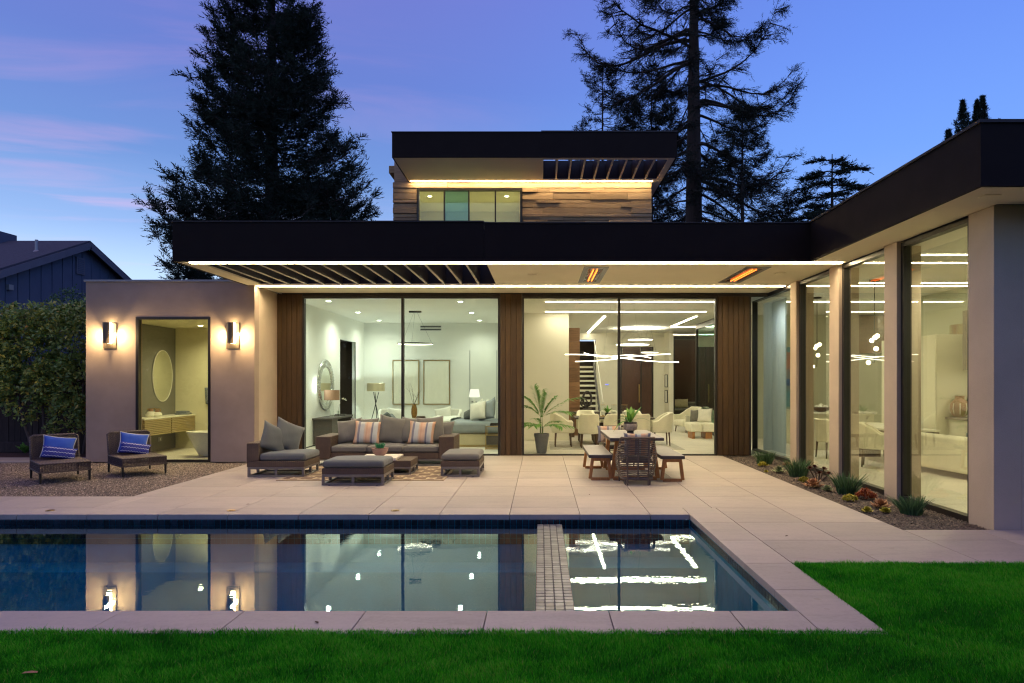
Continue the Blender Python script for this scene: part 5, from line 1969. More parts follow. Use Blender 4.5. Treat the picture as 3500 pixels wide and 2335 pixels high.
MB().tube([(-.38, -.06, 1.02), (-.22, -.06, 1.02)], .012, 8).cyl((-.38, -.03, .87), .02, .02, 12).tube([(-.38, -.012, 1.02), (-.38, -.06, 1.02)], .02, 8).build('handle', M['black_metal'], t)
t = thing('air_vent', 'long double slot air vent high on the bedroom wall', 'vent', (-3.75, 22.699, 3.55))
for dz_ in (.045, -.055):
    MB().box(-.36, .36, -.012, 0, dz_ - .03, dz_ + .03).build('frame', M['metal_cap'], t)
    MB().box(-.34, .34, -.016, -.012, dz_ - .018, dz_ + .018).build('slot', M['slot_dark'], t)
    MB().box(-.34, .34, -.020, -.016, dz_ - .003, dz_ + .003).build('blade', M['metal_cap'], t)


def ring_pendant(x, y, z, r, label, grp, canopy=True, lit='out', ztop=ZC, mat=None):
    t = thing('ring_pendant', label, 'pendant light', (x, y, z), 0, grp)
    MB().ring((0, 0, 0), r, .016, .028).build('ring_frame', mat or M['black_metal'], t)
    if mat:
        MB().ring((0, 0, -.020), r, .014, .008).build('led_band', M['led_ring'], t)
    if lit == 'in':
        MB().ring((0, 0, 0), r - .0125, .005, .02).build('inner_band', M['led_ring'], t)
    m = MB()
    for k in range(3):
        a = R(30 + 120 * k)
        m.tube([(r * math.cos(a), r * math.sin(a), .02), (.05 * math.cos(a), .05 * math.sin(a), ztop - z - .03)], .0025, 4)
    m.build('wires', M['black_metal'], t)
    if canopy:
        MB().box(-.17, .17, -.05, .05, ztop - z - .05, ztop - z - .002).build('canopy', M['black_metal'], t)
    return t


ring_pendant(-3.545, 18.8, 2.79, .50, 'thin black ring pendant light above the bedroom', 'bedroom ring', lit='in')

# ---- great room
cx, cyd = 1.97, 18.05
t = thing('dining_room_table', 'dark glass-topped dining table inside the great room', 'table', (cx, cyd, .003))
MB().box(-1.05, 1.05, -.55, .55, .72, .76).build('table_top', M['top_edge'], t, bevel=.004)
MB().box(-.5, -.4, -.25, .25, 0, .718).box(.4, .5, -.25, .25, 0, .718).box(-.4, .4, -.04, .04, .2, .6).build('pedestal', M['walnut'], t)
o = MB().box(-1.7, 1.7, -1.1, 1.1, 0, .008).build('pale_rug', M['rug_pale'], None)
o.location = (1.95, 17.85, .003)
tag(o, 'faded pale rug under the indoor dining table', 'rug')


def dining_chair(x, y, rz, label, first=[None]):
    if first[0] is None:
        first[0] = tub_chair('dining_chair', x, y, rz, label, M['cream_fab'], 'cream dining chairs indoors', .54, .60, .88, .50, 'walnut', 'dining chair', .36)
        return first[0]
    return dup(first[0], (x, y, .012), rz, label)


dining_chair(.60, 17.55, R(90), 'cream dining chair at the left head of the indoor table')
bpy.data.objects['dining_chair'].location.z = .012
dining_chair(1.26, 17.22, R(180), 'cream dining chair with its back to the glass, left of three')
dining_chair(1.93, 17.22, R(180), 'cream dining chair with its back to the glass, middle of three')
dining_chair(2.58, 17.22, R(180), 'cream dining chair with its back to the glass, right of three')
dining_chair(3.22, 17.75, R(-90), 'cream dining chair at the right head of the indoor table')
dining_chair(1.30, 18.95, 0, 'cream dining chair on the far side of the indoor table, left of three')
dining_chair(1.97, 18.95, 0, 'cream dining chair on the far side of the indoor table, middle of three')
dining_chair(2.64, 18.95, 0, 'cream dining chair on the far side of the indoor table, right of three')
for i, x in enumerate((1.70, 2.0, 2.28)):
    t = thing('hurricane_candle', 'white candle in a tall clear glass cylinder, ' + ('left', 'middle', 'right')[i] + ' on the indoor table', 'candle holder', (x, 18.0, .764), 0, 'candle holders on the indoor table')
    MB().lathe([(0, 0), (.08, 0), (.08, .02), (.03, .03), (.03, .05), (0, .05)], (0, 0, 0), 20).build('foot', M['gold'], t, smooth=True)
    MB().cyl((0, 0, .051), .05, .09, 20).build('candle', M['white_fab'], t, smooth=True)
    MB().lathe([(.08, .051), (.08, .32)], (0, 0, 0), 24, cap=False).build('cylinder', M['clear'], t, smooth=True)
    MB().ring((0, 0, .322), .08, .008, .008, 24).build('rim', M['gold'], t)
t = thing('leafy_centrepiece', 'small dark leafy plant between the candle cylinders', 'plant', (1.85, 18.25, .764))
MB().lathe([(0, 0), (.06, 0), (.09, .1), (.08, .1), (0, .08)], (0, 0, 0), 16).build('pot', M['bowl_dark'], t, smooth=True)
for i in range(14):
    broad_leaf(t, (0, 0, .08), rnd.uniform(0, 6.28), rnd.uniform(.16, .28), .03, rnd.uniform(.7, 1.4), .1, M['frond'], i + 40)

t = thing('bar_chandelier', 'chandelier of long crossing glowing bars above the indoor table', 'chandelier', (2.15, 17.4, 2.34))
for a, b, yo, sag in (((-1.50, .09), (1.48, -.11), -.12, .03), ((-1.23, -.095), (1.26, .10), .10, -.02), ((-1.0, .13), (.75, -.0), .28, -.05)):
    p = []
    for k in range(13):
        f = k / 12
        p.append((a[0] + (b[0] - a[0]) * f, yo * math.cos(PI * (f - .5)) * 1.5, a[1] + (b[1] - a[1]) * f + sag * math.sin(2 * PI * f)))
    MB().tube(p, .009, 8).build('light_bar', M['led_ring2'] if 'led_ring2' in M else M['led_ring'], t, smooth=True)
m = MB()
for x in (-.5, 0, .5):
    m.tube([(x, 0, .05), (x * .6, .0, ZC - 2.345)], .0025, 4)
m.build('wires', M['chrome'], t)
ring_pendant(3.42, 24.6, 3.10, .60, 'largest glowing ring pendant at the back of the great room', 'ring pendants of the great room', False, 'in', ZC, M['chrome'])
ring_pendant(3.75, 24.9, 3.30, .45, 'highest glowing ring pendant at the back of the great room', 'ring pendants of the great room', False, 'in', ZC, M['chrome'])
ring_pendant(4.02, 24.4, 2.80, .30, 'smallest and lowest glowing ring pendant of the great room', 'ring pendants of the great room', False, 'in', ZC, M['chrome'])
lamp('ring_glow', 'SPOT', (0, 0, .05), 300, (1, .95, .8), bpy.data.objects['ring_pendant.002'], (R(180), 0, 0), spot_size=R(150), spot_blend=.4, shadow_soft_size=.3)

# potted palm right behind the glass
t = thing('potted_palm', 'potted palm in a grey planter just inside the great room glass', 'potted plant', (.03, 15.95, .003))
MB().lathe([(0, 0), (.115, 0), (.16, .30), (.175, .40), (.185, .40), (.185, .47), (.165, .47), (.16, .43), (0, .43)], (0, 0, 0), 28).build('pot', M['pot_grey'], t, smooth=True)


def frond(parent, base, a, L, rise, droop, seed, mat, nleaf=26, lw=.016, ll=.26):
    rg = np.random.default_rng(seed)
    n = 14
    sp = []
    for s in range(n + 1):
        f = s / n
        r = L * math.cos(rise) * f * (1 + .3 * f)
        z = L * (math.sin(rise) * f - droop * f ** 2.4)
        sp.append(np.array([base[0] + r * math.cos(a), base[1] + r * math.sin(a), base[2] + z]))
    Vs, Fs, Ts = [], [], []
    side = np.array([-math.sin(a), math.cos(a), 0])
    for s in range(n):
        b = len(Vs)
        w = .006 * (1 - s / n) + .002
        Vs += [sp[s] - side * w, sp[s] + side * w, sp[s + 1] + side * w, sp[s + 1] - side * w]
        Fs += [(b, b + 1, b + 2), (b, b + 2, b + 3)]
        Ts += [.4] * 4
    for k in range(nleaf):
        f = .14 + .86 * k / nleaf
        i = min(n - 1, int(f * n))
        q = f * n - i
        p = sp[i] * (1 - q) + sp[i + 1] * q
        d = sp[i + 1] - sp[i]
        d = d / np.linalg.norm(d)
        for sg in (-1, 1):
            l = ll * (math.sin(PI * min(1, .25 + .75 * (1 - f) + .1)) * .75 + .25) * rg.uniform(.85, 1.1)
            v = d * .75 + side * sg * .75 + np.array([0, 0, -.10 + rg.normal(0, .1)])
            v = v / np.linalg.norm(v)
            tip = p + v * l + np.array([0, 0, -.18 * l])
            mid = p + v * l * .45
            wv = np.cross(v, np.array([0, 0, 1.0]))
            wv = wv / (np.linalg.norm(wv) + 1e-6) * lw
            b = len(Vs)
            Vs += [p, mid - wv, mid + wv, tip]
            Fs += [(b, b + 1, b + 2), (b + 1, b + 3, b + 2)]
            tn = np.clip(rg.normal(.55, .2), 0, 1)
            Ts += [tn * .7, tn, tn, tn]
    return mesh_np('frond', np.array(Vs), np.array(Fs), mat, parent, False, np.array(Ts))


upper = ((165, .82, 1.12, .28), (128, .88, 1.32, .14), (200, .62, .90, .32), (14, .98, .78, .22), (38, .74, 1.05, .2), (-12, .62, .62, .36), (95, .72, 1.38, .1), (62, .7, 1.25, .15))
lower = ((185, .64, .55, .36), (215, .60, .50, .42), (150, .52, .62, .42), (-6, .62, .50, .42), (-40, .56, .55, .42), (30, .48, .70, .32), (250, .50, .62, .42), (110, .5, .8, .3))
for i, (a, L, ri, dr) in enumerate(upper):
    frond(t, (.02 * math.cos(R(a)), .02 * math.sin(R(a)), .86), R(a), L, ri, dr, i, M['frond'], 27, .022, .27)
for i, (a, L, ri, dr) in enumerate(lower):
    frond(t, (.02 * math.cos(R(a)), .02 * math.sin(R(a)), .60), R(a), L, ri, dr, 20 + i, M['frond'], 24, .019, .22)
for a in range(6):
    q = R(60 * a)
    MB().tube([(.03 * math.cos(q), .03 * math.sin(q), .43), (.035 * math.cos(q), .035 * math.sin(q), .62), (.02 * math.cos(q), .02 * math.sin(q), .90 if a % 2 else .64)], [.010, .008, .006], 6).build('stem', M['palm_stem'], t, smooth=True)

# open stair
t = thing('staircase', 'open staircase with pale treads and a dark stringer', 'staircase', (1.70, 22.3, .003))
for k in range(13):
    MB().box(-.36, .34, k * .27, k * .27 + .30, .10 + k * .178, .17 + k * .178).build('tread', M['white_wall2'] if 'white_wall2' in M else M['art'], t, bevel=.004, seg=1)
m = MB()
m.bar((.37, 0, .08), (.37, 13 * .27, .08 + 13 * .178), .05, .22)
m.bar((-.39, 0, .08), (-.39, 13 * .27, .08 + 13 * .178), .05, .22)
m.build('stringer', M['frame'], t)
m = MB()
m.bar((.40, -.1, 1.0), (.40, 13 * .27, 1.0 + 13 * .178), .03, .05)
for k in range(0, 13, 3):
    m.bar((.40, k * .27 + .1, .1 + k * .178), (.40, k * .27 + .1, 1.05 + k * .178), .02, .02)
m.build('railing', M['white_paint'], t)
t = thing('console_table', 'low dark console behind the indoor dining table', 'console', (1.55, 20.55, .003))
MB().box(-.62, .55, -.2, .2, .72, .78).build('top', M['top_edge'], t)
MB().box(-.60, -.50, -.18, .18, 0, .718).box(.43, .53, -.18, .18, 0, .718).build('leg', M['walnut'], t)
t = thing('ring_sculpture', 'dark bronze ring sculpture standing on the console', 'sculpture', (1.45, 20.5, .784))
MB().box(-.13, .13, -.08, .08, 0, .10).tube([(0, 0, .1), (0, 0, .22)], .035, 8).build('plinth', M['bowl_dark'], t)
o = MB().tube([(.13 * math.cos(2 * PI * k / 28), .04 * math.sin(4 * PI * k / 28), .40 + .22 * math.sin(2 * PI * k / 28)) for k in range(28)], .035, 8, closed=True).build('ring', M['bowl_dark'], t, smooth=True)
MB().tube([(-.10 + .10 * math.cos(2 * PI * k / 20), -.03, .28 + .12 * math.sin(2 * PI * k / 20)) for k in range(20)], .022, 6, closed=True).build('ring', M['bowl_dark'], t, smooth=True)
t = thing('thermostat', 'white wall thermostat with a blue display by the stair', 'thermostat', (2.75, 27.399, 1.55))
MB().box(-.11, .11, -.02, 0, -.09, .09).build('case', M['white_paint'], t)
MB().box(-.07, .07, -.024, -.02, .02, .06).build('display', emit('blue_display', (.2, .25, 1), 1.2), t)
MB().box(-.13, .13, -.015, 0, -.06, .06).build('light_switch', M['porcelain'], None).location = (2.74, 27.398, 1.22)
tag(bpy.data.objects['light_switch'], 'pale switch plate below the wall thermostat', 'switch')
for z, tx in ((1.74, 'upper'), (1.11, 'lower')):
    t = thing('black_picture_frame', 'small black framed picture, the %s of two on the side wall' % tx, 'picture', (5.129, 26.95, z), 0, 'black framed pictures')
    m = MB()
    for b in ((-.27, -.24, -.26, .26), (.24, .27, -.26, .26), (-.24, .24, -.26, -.23), (-.24, .24, .23, .26)):
        m.box(-.03, 0, b[0], b[1], b[2], b[3])
    m.build('frame', M['black_metal'], t)
    MB().box(-.012, -.001, -.238, .238, -.228, .228).build('print', M['white_paint'], t)
t = thing('cream_bench', 'cream upholstered bench on a rust-brown base near the glass corner', 'bench', (4.86, 20.2, .003))
MB().box(-.30, -.22, -.30, .30, 0, .20).box(.10, .30, -.30, .30, 0, .20).build('base', M['teak'], t)
soft_box('seat', M['cream_fab'], t, -.38, .0, -.36, .36, .201, .47, .05, .03)
soft_box('seat', M['cream_fab'], t, .005, .38, -.36, .36, .201, .47, .05, .03)
pillow('cream_pillow', 'cream pillow leaning on the upholstered bench, the lighter one', .46, .44, .16, M['white_fab'], (4.98, 20.15, .47), -10, -35, 'bench pillows', 6)
pillow('grey_pillow', 'grey-beige pillow behind the cream one on the bench', .42, .40, .15, M['cush_taupe'], (4.76, 20.4, .47), -14, -50, 'bench pillows', 8)
tub_chair('lounge_armchair', 5.05, 22.6, R(-70), 'cream armchair with wooden arms behind the upholstered bench', M['cream_fab'], 'great room armchairs', .8, .8, .85, .42, 'walnut', 'armchair', .2)
t = thing('courtyard_sofa', 'brown wicker sofa in the courtyard behind the inner glass', 'sofa', (6.0, 27.9, 0))
MB().box(-.7, .7, -.4, .4, .1, .42).build('seat_base', M['wicker'], t, bevel=.02)
MB().box(-.7, .7, .25, .45, .421, .85).build('backrest', M['cush_taupe'], t, bevel=.05)
soft_box('seat_cushion', M['cush_taupe'], t, -.68, .68, -.4, .24, .425, .58, .05)
for x, tx in ((5.75, 'left'), (6.05, 'right')):
    pillow('beige_pillow', 'beige pillow on the courtyard sofa, the %s one' % tx, .45, .42, .15, M['beige'], (x, 28.02, .585), -20, 0, 'courtyard sofa pillows')

# ================================================================== INSIDE THE GLASS WING
vs, fs = [], []
n = 60
for k in range(n + 1):
    y = 15.12 + 1.42 * k / n
    x = 5.58 + .035 * math.sin(k * 1.15) + .012 * math.sin(k * 2.9)
    vs += [(0 + x - 5.58, y - 15.8, .02), (x - 5.58 + .006 * math.sin(k), y - 15.8, 3.66)]
fs = [(2 * k, 2 * k + 2, 2 * k + 3, 2 * k + 1) for k in range(n)]
o = MB().add(vs, fs).build('curtain', M['quilt_blue'], None, smooth=True)
o.location = (5.58, 15.8, 0)
tag(o, 'pale blue-grey floor-length curtain behind the first wing window', 'curtain')
t = thing('kitchen_island', 'pale kitchen island deep inside the glass wing', 'kitchen island', (7.6, 17.6, .003))
MB().box(-.75, .75, -1.0, 1.0, 0, .90).build('cabinet', M['olive_cab'], t, bevel=.004)
MB().box(-.80, .80, -1.05, 1.05, .901, .945).build('counter', M['porcelain'], t, bevel=.003)
MB().tube([(.3, .2, .945), (.3, .2, 1.30), (.28, .2, 1.37), (.20, .2, 1.40), (.12, .2, 1.36), (.11, .2, 1.25)], .014, 8).build('tap', M['chrome'], t, smooth=True)
t = thing('fruit_bowl', 'dark shallow bowl of pale balls on the kitchen island', 'bowl', (7.2, 17.0, .949))
MB().lathe([(0, 0), (.08, 0), (.20, .05), (.27, .12), (.255, .12), (.15, .05), (0, .03)], (0, 0, 0), 28).build('bowl', M['walnut'], t, smooth=True)
for k in range(7):
    a = 2 * PI * k / 6
    r = .12 if k < 6 else 0
    MB().sphere((r * math.cos(a), r * math.sin(a), .115 + (.04 if k == 6 else 0)), .055, 12).build('ball', M['art'], t, smooth=True)
t = thing('tall_cabinet', 'tall plain cream kitchen cabinet wall in the glass wing', 'cabinet', (8.55, 14.90, .003))
MB().box(-.30, .38, -1.1, 1.1, 0, 2.70).build('carcass', M['olive_cab'], t, bevel=.004)
for k in range(4):
    MB().box(-.325, -.302, -1.09 + k * .545, -1.09 + (k + 1) * .545 - .006, .08, 1.78).build('cabinet_door', M['olive_cab'], t, bevel=.002, seg=1)
    MB().box(-.325, -.302, -1.09 + k * .545, -1.09 + (k + 1) * .545 - .006, 1.79, 2.69).build('cabinet_door', M['olive_cab'], t, bevel=.002, seg=1)
hb('niche_wall', M['wing_wall'], [(8.95, 9.05, 9.5, 16.5, .003, ZC)])
t = thing('sideboard', 'long cream sideboard with a thin stone shelf in the glass wing', 'sideboard', (8.70, 12.38, .003))
MB().box(-.25, .24, -1.35, 1.35, .05, .94).build('carcass', M['olive_cab'], t, bevel=.004)
MB().box(-.30, .24, -1.38, 1.38, .945, .985).build('counter', M['bowl_band'], t, bevel=.002)
o = MB().box(-.02, 0, -.75, .75, -.95, .95).build('abstract_canvas', None or M['art'], None)
o.location = (8.945, 13.72, 2.0)


def abstract(name, cols, sc):
    tt = NT(name)
    v = tt.coord('Object', sc)
    n = tt.noise(v, 2.2, 4, .6)
    vo = tt.node('ShaderNodeTexVoronoi', {'Vector': v, 'Scale': 3.0}, feature='F1', distance='CHEBYCHEV').outputs['Color']
    s = tt.node('ShaderNodeSeparateXYZ', {0: vo}).outputs[0]
    c = tt.ramp(tt.math('MULTIPLY_ADD', s, .7, tt.math('MULTIPLY', n, .3)), cols)
    tt.bsdf(**{'Base Color': c, 'Roughness': .7})
    return tt.m


o.data.materials[0] = abstract('earth_toned_abstract', [(.1, (.25, .22, .13)), (.3, (.42, .40, .26)), (.5, (.33, .18, .09)), (.7, (.30, .38, .33)), (.9, (.52, .48, .33))], (1, 2.2, 1.1))
tag(o, 'large earth-toned abstract canvas above the sideboard in the wing', 'picture')
t = thing('wall_cabinet', 'dark wall cabinet with a lit underside at the end of the sideboard', 'cabinet', (8.75, 12.85, 1.95))
MB().box(-.22, .19, -.55, .55, 0, 1.2).build('carcass', M['bowl_band'], t, bevel=.003)
MB().box(-.10, .1, -.45, .45, -.012, -.002).build('under_light', M['led_ring'], t)
t = thing('woven_vase', 'round beige vase with a brown basket pattern on the sideboard', 'vase', (8.60, 13.60, .99))
vs, fs = [], []
MB().lathe([(0, 0), (.09, 0), (.16, .08), (.185, .18), (.17, .28), (.10, .36), (.085, .38), (.085, .44), (.07, .44), (.07, .38), (0, .36)], (0, 0, 0), 36).build('body', M['shade_tan'], t, smooth=True)
m = MB()
for k in range(9):
    a = 2 * PI * k / 9
    m.tube([(.150 * math.cos(a), .150 * math.sin(a), .07), (.187 * math.cos(a), .187 * math.sin(a), .18), (.168 * math.cos(a), .168 * math.sin(a), .29)], .010, 5)
m.build('pattern_band', M['white_fab'], t)
t = thing('wire_disc', 'round wire disc ornament on the sideboard', 'ornament', (8.74, 13.30, 1.28))
m = MB()
m.tube([(0, .29 * math.cos(2 * PI * k / 40), .29 * math.sin(2 * PI * k / 40)) for k in range(40)], .008, 5, closed=True)
for k in range(24):
    a = 2 * PI * k / 24
    m.tube([(0, .03 * math.cos(a), .03 * math.sin(a)), (0, .29 * math.cos(a), .29 * math.sin(a))], .003, 4)
m.build('spokes', M['black_metal'], t)
t = thing('cream_sofa', 'low cream sofa seen from behind through the nearest wing glass', 'sofa', (7.75, 12.1, .003), R(8))
MB().box(-.42, .42, -1.0, 1.0, .10, .42).build('seat_base', M['cream_fab'], t, bevel=.04)
MB().box(-.45, -.20, -1.05, 1.05, .10, .74).build('backrest', M['cream_fab'], t, bevel=.06, seg=3)
MB().box(-.42, .42, -1.08, -.92, .10, .60).box(-.42, .42, .92, 1.08, .10, .60).build('arm', M['cream_fab'], t, bevel=.05, seg=3)
for sx in (-.35, .35):
    for sy in (-.9, .9):
        MB().cyl((sx, sy, 0), .025, .10, 10).build('leg', M['walnut'], t)
pillow('blue_grey_pillow', 'pale blue-grey pillow standing on the cream wing sofa', .46, .44, .15, M['quilt'], (7.72, 11.7, .43), -15, 90, 'wing sofa pillows')
dining_chair(6.72, 13.35, R(60), 'cream dining chair standing in for a mirrored indoor chair, third wing window')  # stands in for an indoor chair mirrored in the wing glass
dining_chair(6.5, 14.9, R(100), 'cream dining chair by the wing dining table, farther one')
t = thing('wing_table', 'dark-edged pale table in the glass wing', 'table', (7.45, 14.3, .003))
MB().box(-.45, .45, -1.2, 1.2, .72, .76).build('table_top', M['porcelain'], t, bevel=.004)
MB().box(-.44, .44, -1.19, 1.19, .64, .718).build('apron', M['walnut'], t)
MB().box(-.3, .3, -.9, -.8, 0, .638).box(-.3, .3, .8, .9, 0, .638).build('leg', M['walnut'], t)


def globe_pendant(x, y, z, label):
    t = thing('globe_pendant', label, 'pendant light', (x, y, z), 0, 'globe bulb pendants of the wing')
    MB().tube([(0, 0, 0), (0, 0, ZC - z - .03)], .008, 6).build('rod', M['black_metal'], t)
    MB().cyl((0, 0, ZC - z - .035), .10, .03, 20).build('canopy', M['black_metal'], t)
    m = MB()
    pos = [(-.10, -.22, .05), (.05, .20, .02), (-.02, -.10, -.16), (.08, .05, .10), (.0, .24, -.42)]
    for p in pos:
        m.tube([(0, 0, min(p[2], .0)), (p[0] * .7, p[1] * .7, p[2])], .007, 5)
    m.tube([(0, 0, 0), (0, 0, -.42)], .007, 5)
    m.build('arms', M['black_metal'], t)
    for p in pos:
        MB().sphere(p, .043, 14).build('globe', M['bulb'], t, smooth=True)


globe_pendant(6.55, 13.0, 2.52, 'cluster pendant of glowing globes seen in the third wing window')
globe_pendant(6.55, 15.7, 2.50, 'cluster pendant of glowing globes seen in the second wing window')
o = MB().box(-.6, .6, -.03, 0, -1.25, 1.25).build('tall_canvas', abstract('blue_and_coral_abstract', [(.05, (.03, .05, .22)), (.3, (.08, .22, .50)), (.5, (.55, .26, .20)), (.7, (.10, .30, .40)), (.95, (.60, .55, .42))], (1.6, 1, 1.0)), None)
o.location = (7.55, 19.895, 1.5)
tag(o, 'tall blue and coral abstract canvas at the far end of the wing', 'picture')
o = MB().box(-.05, .05, -.05, .05, 0, .012).tube([(0, 0, .01), (0, 0, .20)], .012, 8).tube([(-.07, 0, .18), (.07, 0, .18)], .018, 8).build('tap_ornament', M['black_metal'], None)
o.location = (7.25, 13.6, .764)
tag(o, 'small black ornament standing on the wing table', 'ornament')
downlight(6.1, 15.3, ZC - .001, 'round downlight added in the wing ceiling to brighten the curtain', M['spot_lens_warm'], 120, (1, .97, .9), 'wing downlights', 150)  # added lamp, lifts the brightness of the dim curtain
for i, (x, y) in enumerate(((6.2, 9.2), (9.8, 9.4))):
    downlight(x, y, ZC - .001, 'round downlight in the wing ceiling, the ' + ('one by the nearest glass' if i == 0 else 'one deeper in the room'), M['spot_lens_warm'], 170, (1, .93, .72), 'wing downlights', 150)

# ================================================================== PLANTS OF THE GRAVEL BED
BED = 'plants along the glass wing'


def rosette(name, label, x, y, r, mat, seed, h=.6, layers=4, per=9, wid=.28):
    rg = np.random.default_rng(seed)
    Vs, Fs, Ts = [], [], []
    for l in range(layers):
        f = l / max(1, layers - 1)
        L = r * (1 - .55 * f)
        el = R(12 + 58 * f)
        for k in range(per):
            a = 2 * PI * (k + .5 * l) / per + rg.normal(0, .12)
            d = np.array([math.cos(a) * math.cos(el), math.sin(a) * math.cos(el), math.sin(el)])
            sd = np.array([-math.sin(a), math.cos(a), 0])
            up = np.cross(d, sd)
            w = L * wid * rg.uniform(.85, 1.15)
            p0 = np.array([0, 0, .02 + .10 * r * l])
            LL = L * rg.uniform(.85, 1.1)
            b = len(Vs)
            Vs += [p0 - sd * w * .35, p0 + sd * w * .35, p0 + d * LL * .6 - sd * w - up * w * .25, p0 + d * LL * .6 + sd * w - up * w * .25, p0 + d * LL * .62 + up * w * .1, p0 + d * LL + np.array([0, 0, .12 * LL])]
            Fs += [(b, b + 4, b + 2), (b, b + 1, b + 4), (b + 1, b + 3, b + 4), (b + 2, b + 4, b + 5), (b + 4, b + 3, b + 5)]
            t0 = np.clip(rg.normal(.45, .18), 0, 1)
            Ts += [t0 * .5, t0 * .5, t0, t0, t0, min(1, t0 + .4)]
    o = mesh_np(name, np.array(Vs), np.array(Fs), mat, None, False, np.array(Ts))
    o.location = (x, y, -.02)
    return tag(o, label, 'succulent', BED)


def chalk(x, y, r, h, label, seed):
    o = tuft('chalk_sticks', None, 210, r * .62, h * .6, h, M['chalk'], seed, 0, .0085, .55, 3)
    o.location = (x, y, -.025)
    tag(o, label, 'succulent', BED)


def sedum(name, label, x, y, r, mat, seed, n=60, h=.09):
    rg = np.random.default_rng(seed)
    Vs, Fs, Ts = [], [], []
    for k in range(n):
        a, q = rg.uniform(0, 2 * PI), r * math.sqrt(rg.random()) * .85
        c = np.array([q * math.cos(a), q * math.sin(a), h * (1 - (q / r) ** 2) * rg.uniform(.5, 1.1)])
        for j in range(5):
            b = 2 * PI * j / 5 + rg.uniform(0, 1)
            e = rg.uniform(.2, 1.1)
            d = np.array([math.cos(b) * math.cos(e), math.sin(b) * math.cos(e), math.sin(e)])
            s = np.array([-math.sin(b), math.cos(b), 0]) * .010
            L = .038
            i = len(Vs)
            Vs += [c - s * .4, c + s * .4, c + d * L * .6 + s, c + d * L * .6 - s, c + d * L]
            Fs += [(i, i + 1, i + 2), (i, i + 2, i + 3), (i + 3, i + 2, i + 4)]
            t0 = np.clip(rg.normal(.55, .22), 0, 1)
            Ts += [t0 * .5, t0 * .5, t0, t0, min(1, t0 + .3)]
    o = mesh_np(name, np.array(Vs), np.array(Fs), mat, None, False, np.array(Ts))
    o.location = (x, y, -.02)
    return tag(o, label, 'succulent', BED)


chalk(4.73, 14.0, .23, .30, 'bushy blue-green succulent farthest back, at the first wing window', 1)
chalk(4.74, 12.2, .23, .36, 'loose blue-green succulent in front of the first glass column', 2)
chalk(4.756, 10.3, .22, .36, 'tall blue-green succulent before the second glass column', 3)
chalk(4.88, 8.72, .19, .27, 'dense blue-green succulent nearest the house corner', 4)
sedum('yellow_sedum', 'small yellow succulent beside the farthest blue-green bush', 4.55, 13.55, .11, M['sed_yellow'], 5)
sedum('yellow_sedum', 'yellow succulent in front of the loose blue-green bush, beside the peach rosette', 4.53, 11.4, .11, M['sed_yellow'], 6)
sedum('yellow_sedum', 'yellow succulent next to the red one', 4.51, 9.65, .12, M['sed_yellow'], 7)
sedum('red_sedum', 'bright red-orange feathery succulent', 4.82, 9.82, .17, M['sed_red'], 8, 110, .15)
rosette('agave_rosette', 'grey-green rosette succulent behind the loose blue-green bush', 4.53, 12.6, .17, M['sed_grey'], 9, .6, 4, 11, .14)
rosette('small_rosette', 'tiny yellow rosette at the edge of the paving', 4.29, 12.6, .06, M['sed_yellow'], 10)
rosette('peach_rosette', 'small peach rosette close to the first wing glass', 5.05, 13.6, .11, M['sed_pink'], 11)
rosette('peach_rosette', 'wide peach rosette below the dark burgundy plant', 4.47, 10.86, .19, M['sed_pink'], 12, .6, 4, 12, .2)
rosette('pale_rosette', 'pale grey-green rosette right of the wide peach one', 4.55, 10.52, .11, M['sed_grey'], 13)
rosette('peach_rosette', 'peach rosette in front of the red succulent', 4.68, 9.12, .16, M['sed_pink'], 14, .6, 4, 12, .2)
rosette('olive_rosette', 'olive rosette nearest the paving edge', 4.34, 8.80, .09, M['sed_yellow'], 15, .6, 4, 9, .4)
rosette('yellow_rosette', 'small yellow rosette left of the nearest blue-green bush', 4.57, 8.78, .085, M['sed_yellow'], 16, .6, 4, 9, .4)
t = thing('burgundy_aeonium', 'dark burgundy rosettes on short stalks', 'succulent', (4.89, 11.66, -.02), 0, BED)
for i, (a, b, c) in enumerate(((-.13, .05, .20), (.02, .0, .12), (.12, .06, .19), (.16, -.06, .12), (-.02, .12, .22))):
    MB().tube([(a * .3, b * .3, 0), (a, b, c)], .012, 6).build('stalk', M['stem'], t)
    o = rosette('rosette', None, a, b, .075, M['sed_dark'], 30 + i, .6, 3, 9, .32)
    for k in ('category', 'group'):
        if k in o:
            del o[k]
    o.parent = t
    o.location = (a, b, c - .02)

# ================================================================== GARDEN BOUNDARY, LEFT
fence = thing('board_fence', 'weathered brown board fence behind the leafy shrub', 'fence', (-12.8, 16.7, 0))
bm_ = MB().box(-.072, .072, -.012, .012, .12, 2.15)
b0 = bm_.build('board', M['fence_wood'], fence, bevel=.003, seg=1)
for k in range(42):
    o = b0 if k == 0 else b0.copy()
    if k:
        COL.objects.link(o)
    o.location = (-3.2 + k * .15, rnd.uniform(-.006, .006), rnd.uniform(-.01, .01))
for z in (.35, 1.25, 2.10):
    MB().box(-3.3, 3.1, .014, .055, z - .045, z + .045).build('rail', M['fence_wood'], fence)
MB().box(-3.3, 3.1, -.05, .06, 2.165, 2.20).build('cap_rail', M['fence_wood'], fence, bevel=.004)
for x in (-3.0, -.9, 1.2, 3.0):
    MB().box(x - .045, x + .045, .056, .146, 0, 2.2).build('post', M['fence_wood'], fence)
t = thing('timber_edging', 'low timber edging board along the mulch at the fence', 'edging', (-12.8, 16.35, -.03))
MB().box(-3.2, 3.0, -.04, .04, 0, .26).build('board', M['fence_wood'], t, bevel=.01)


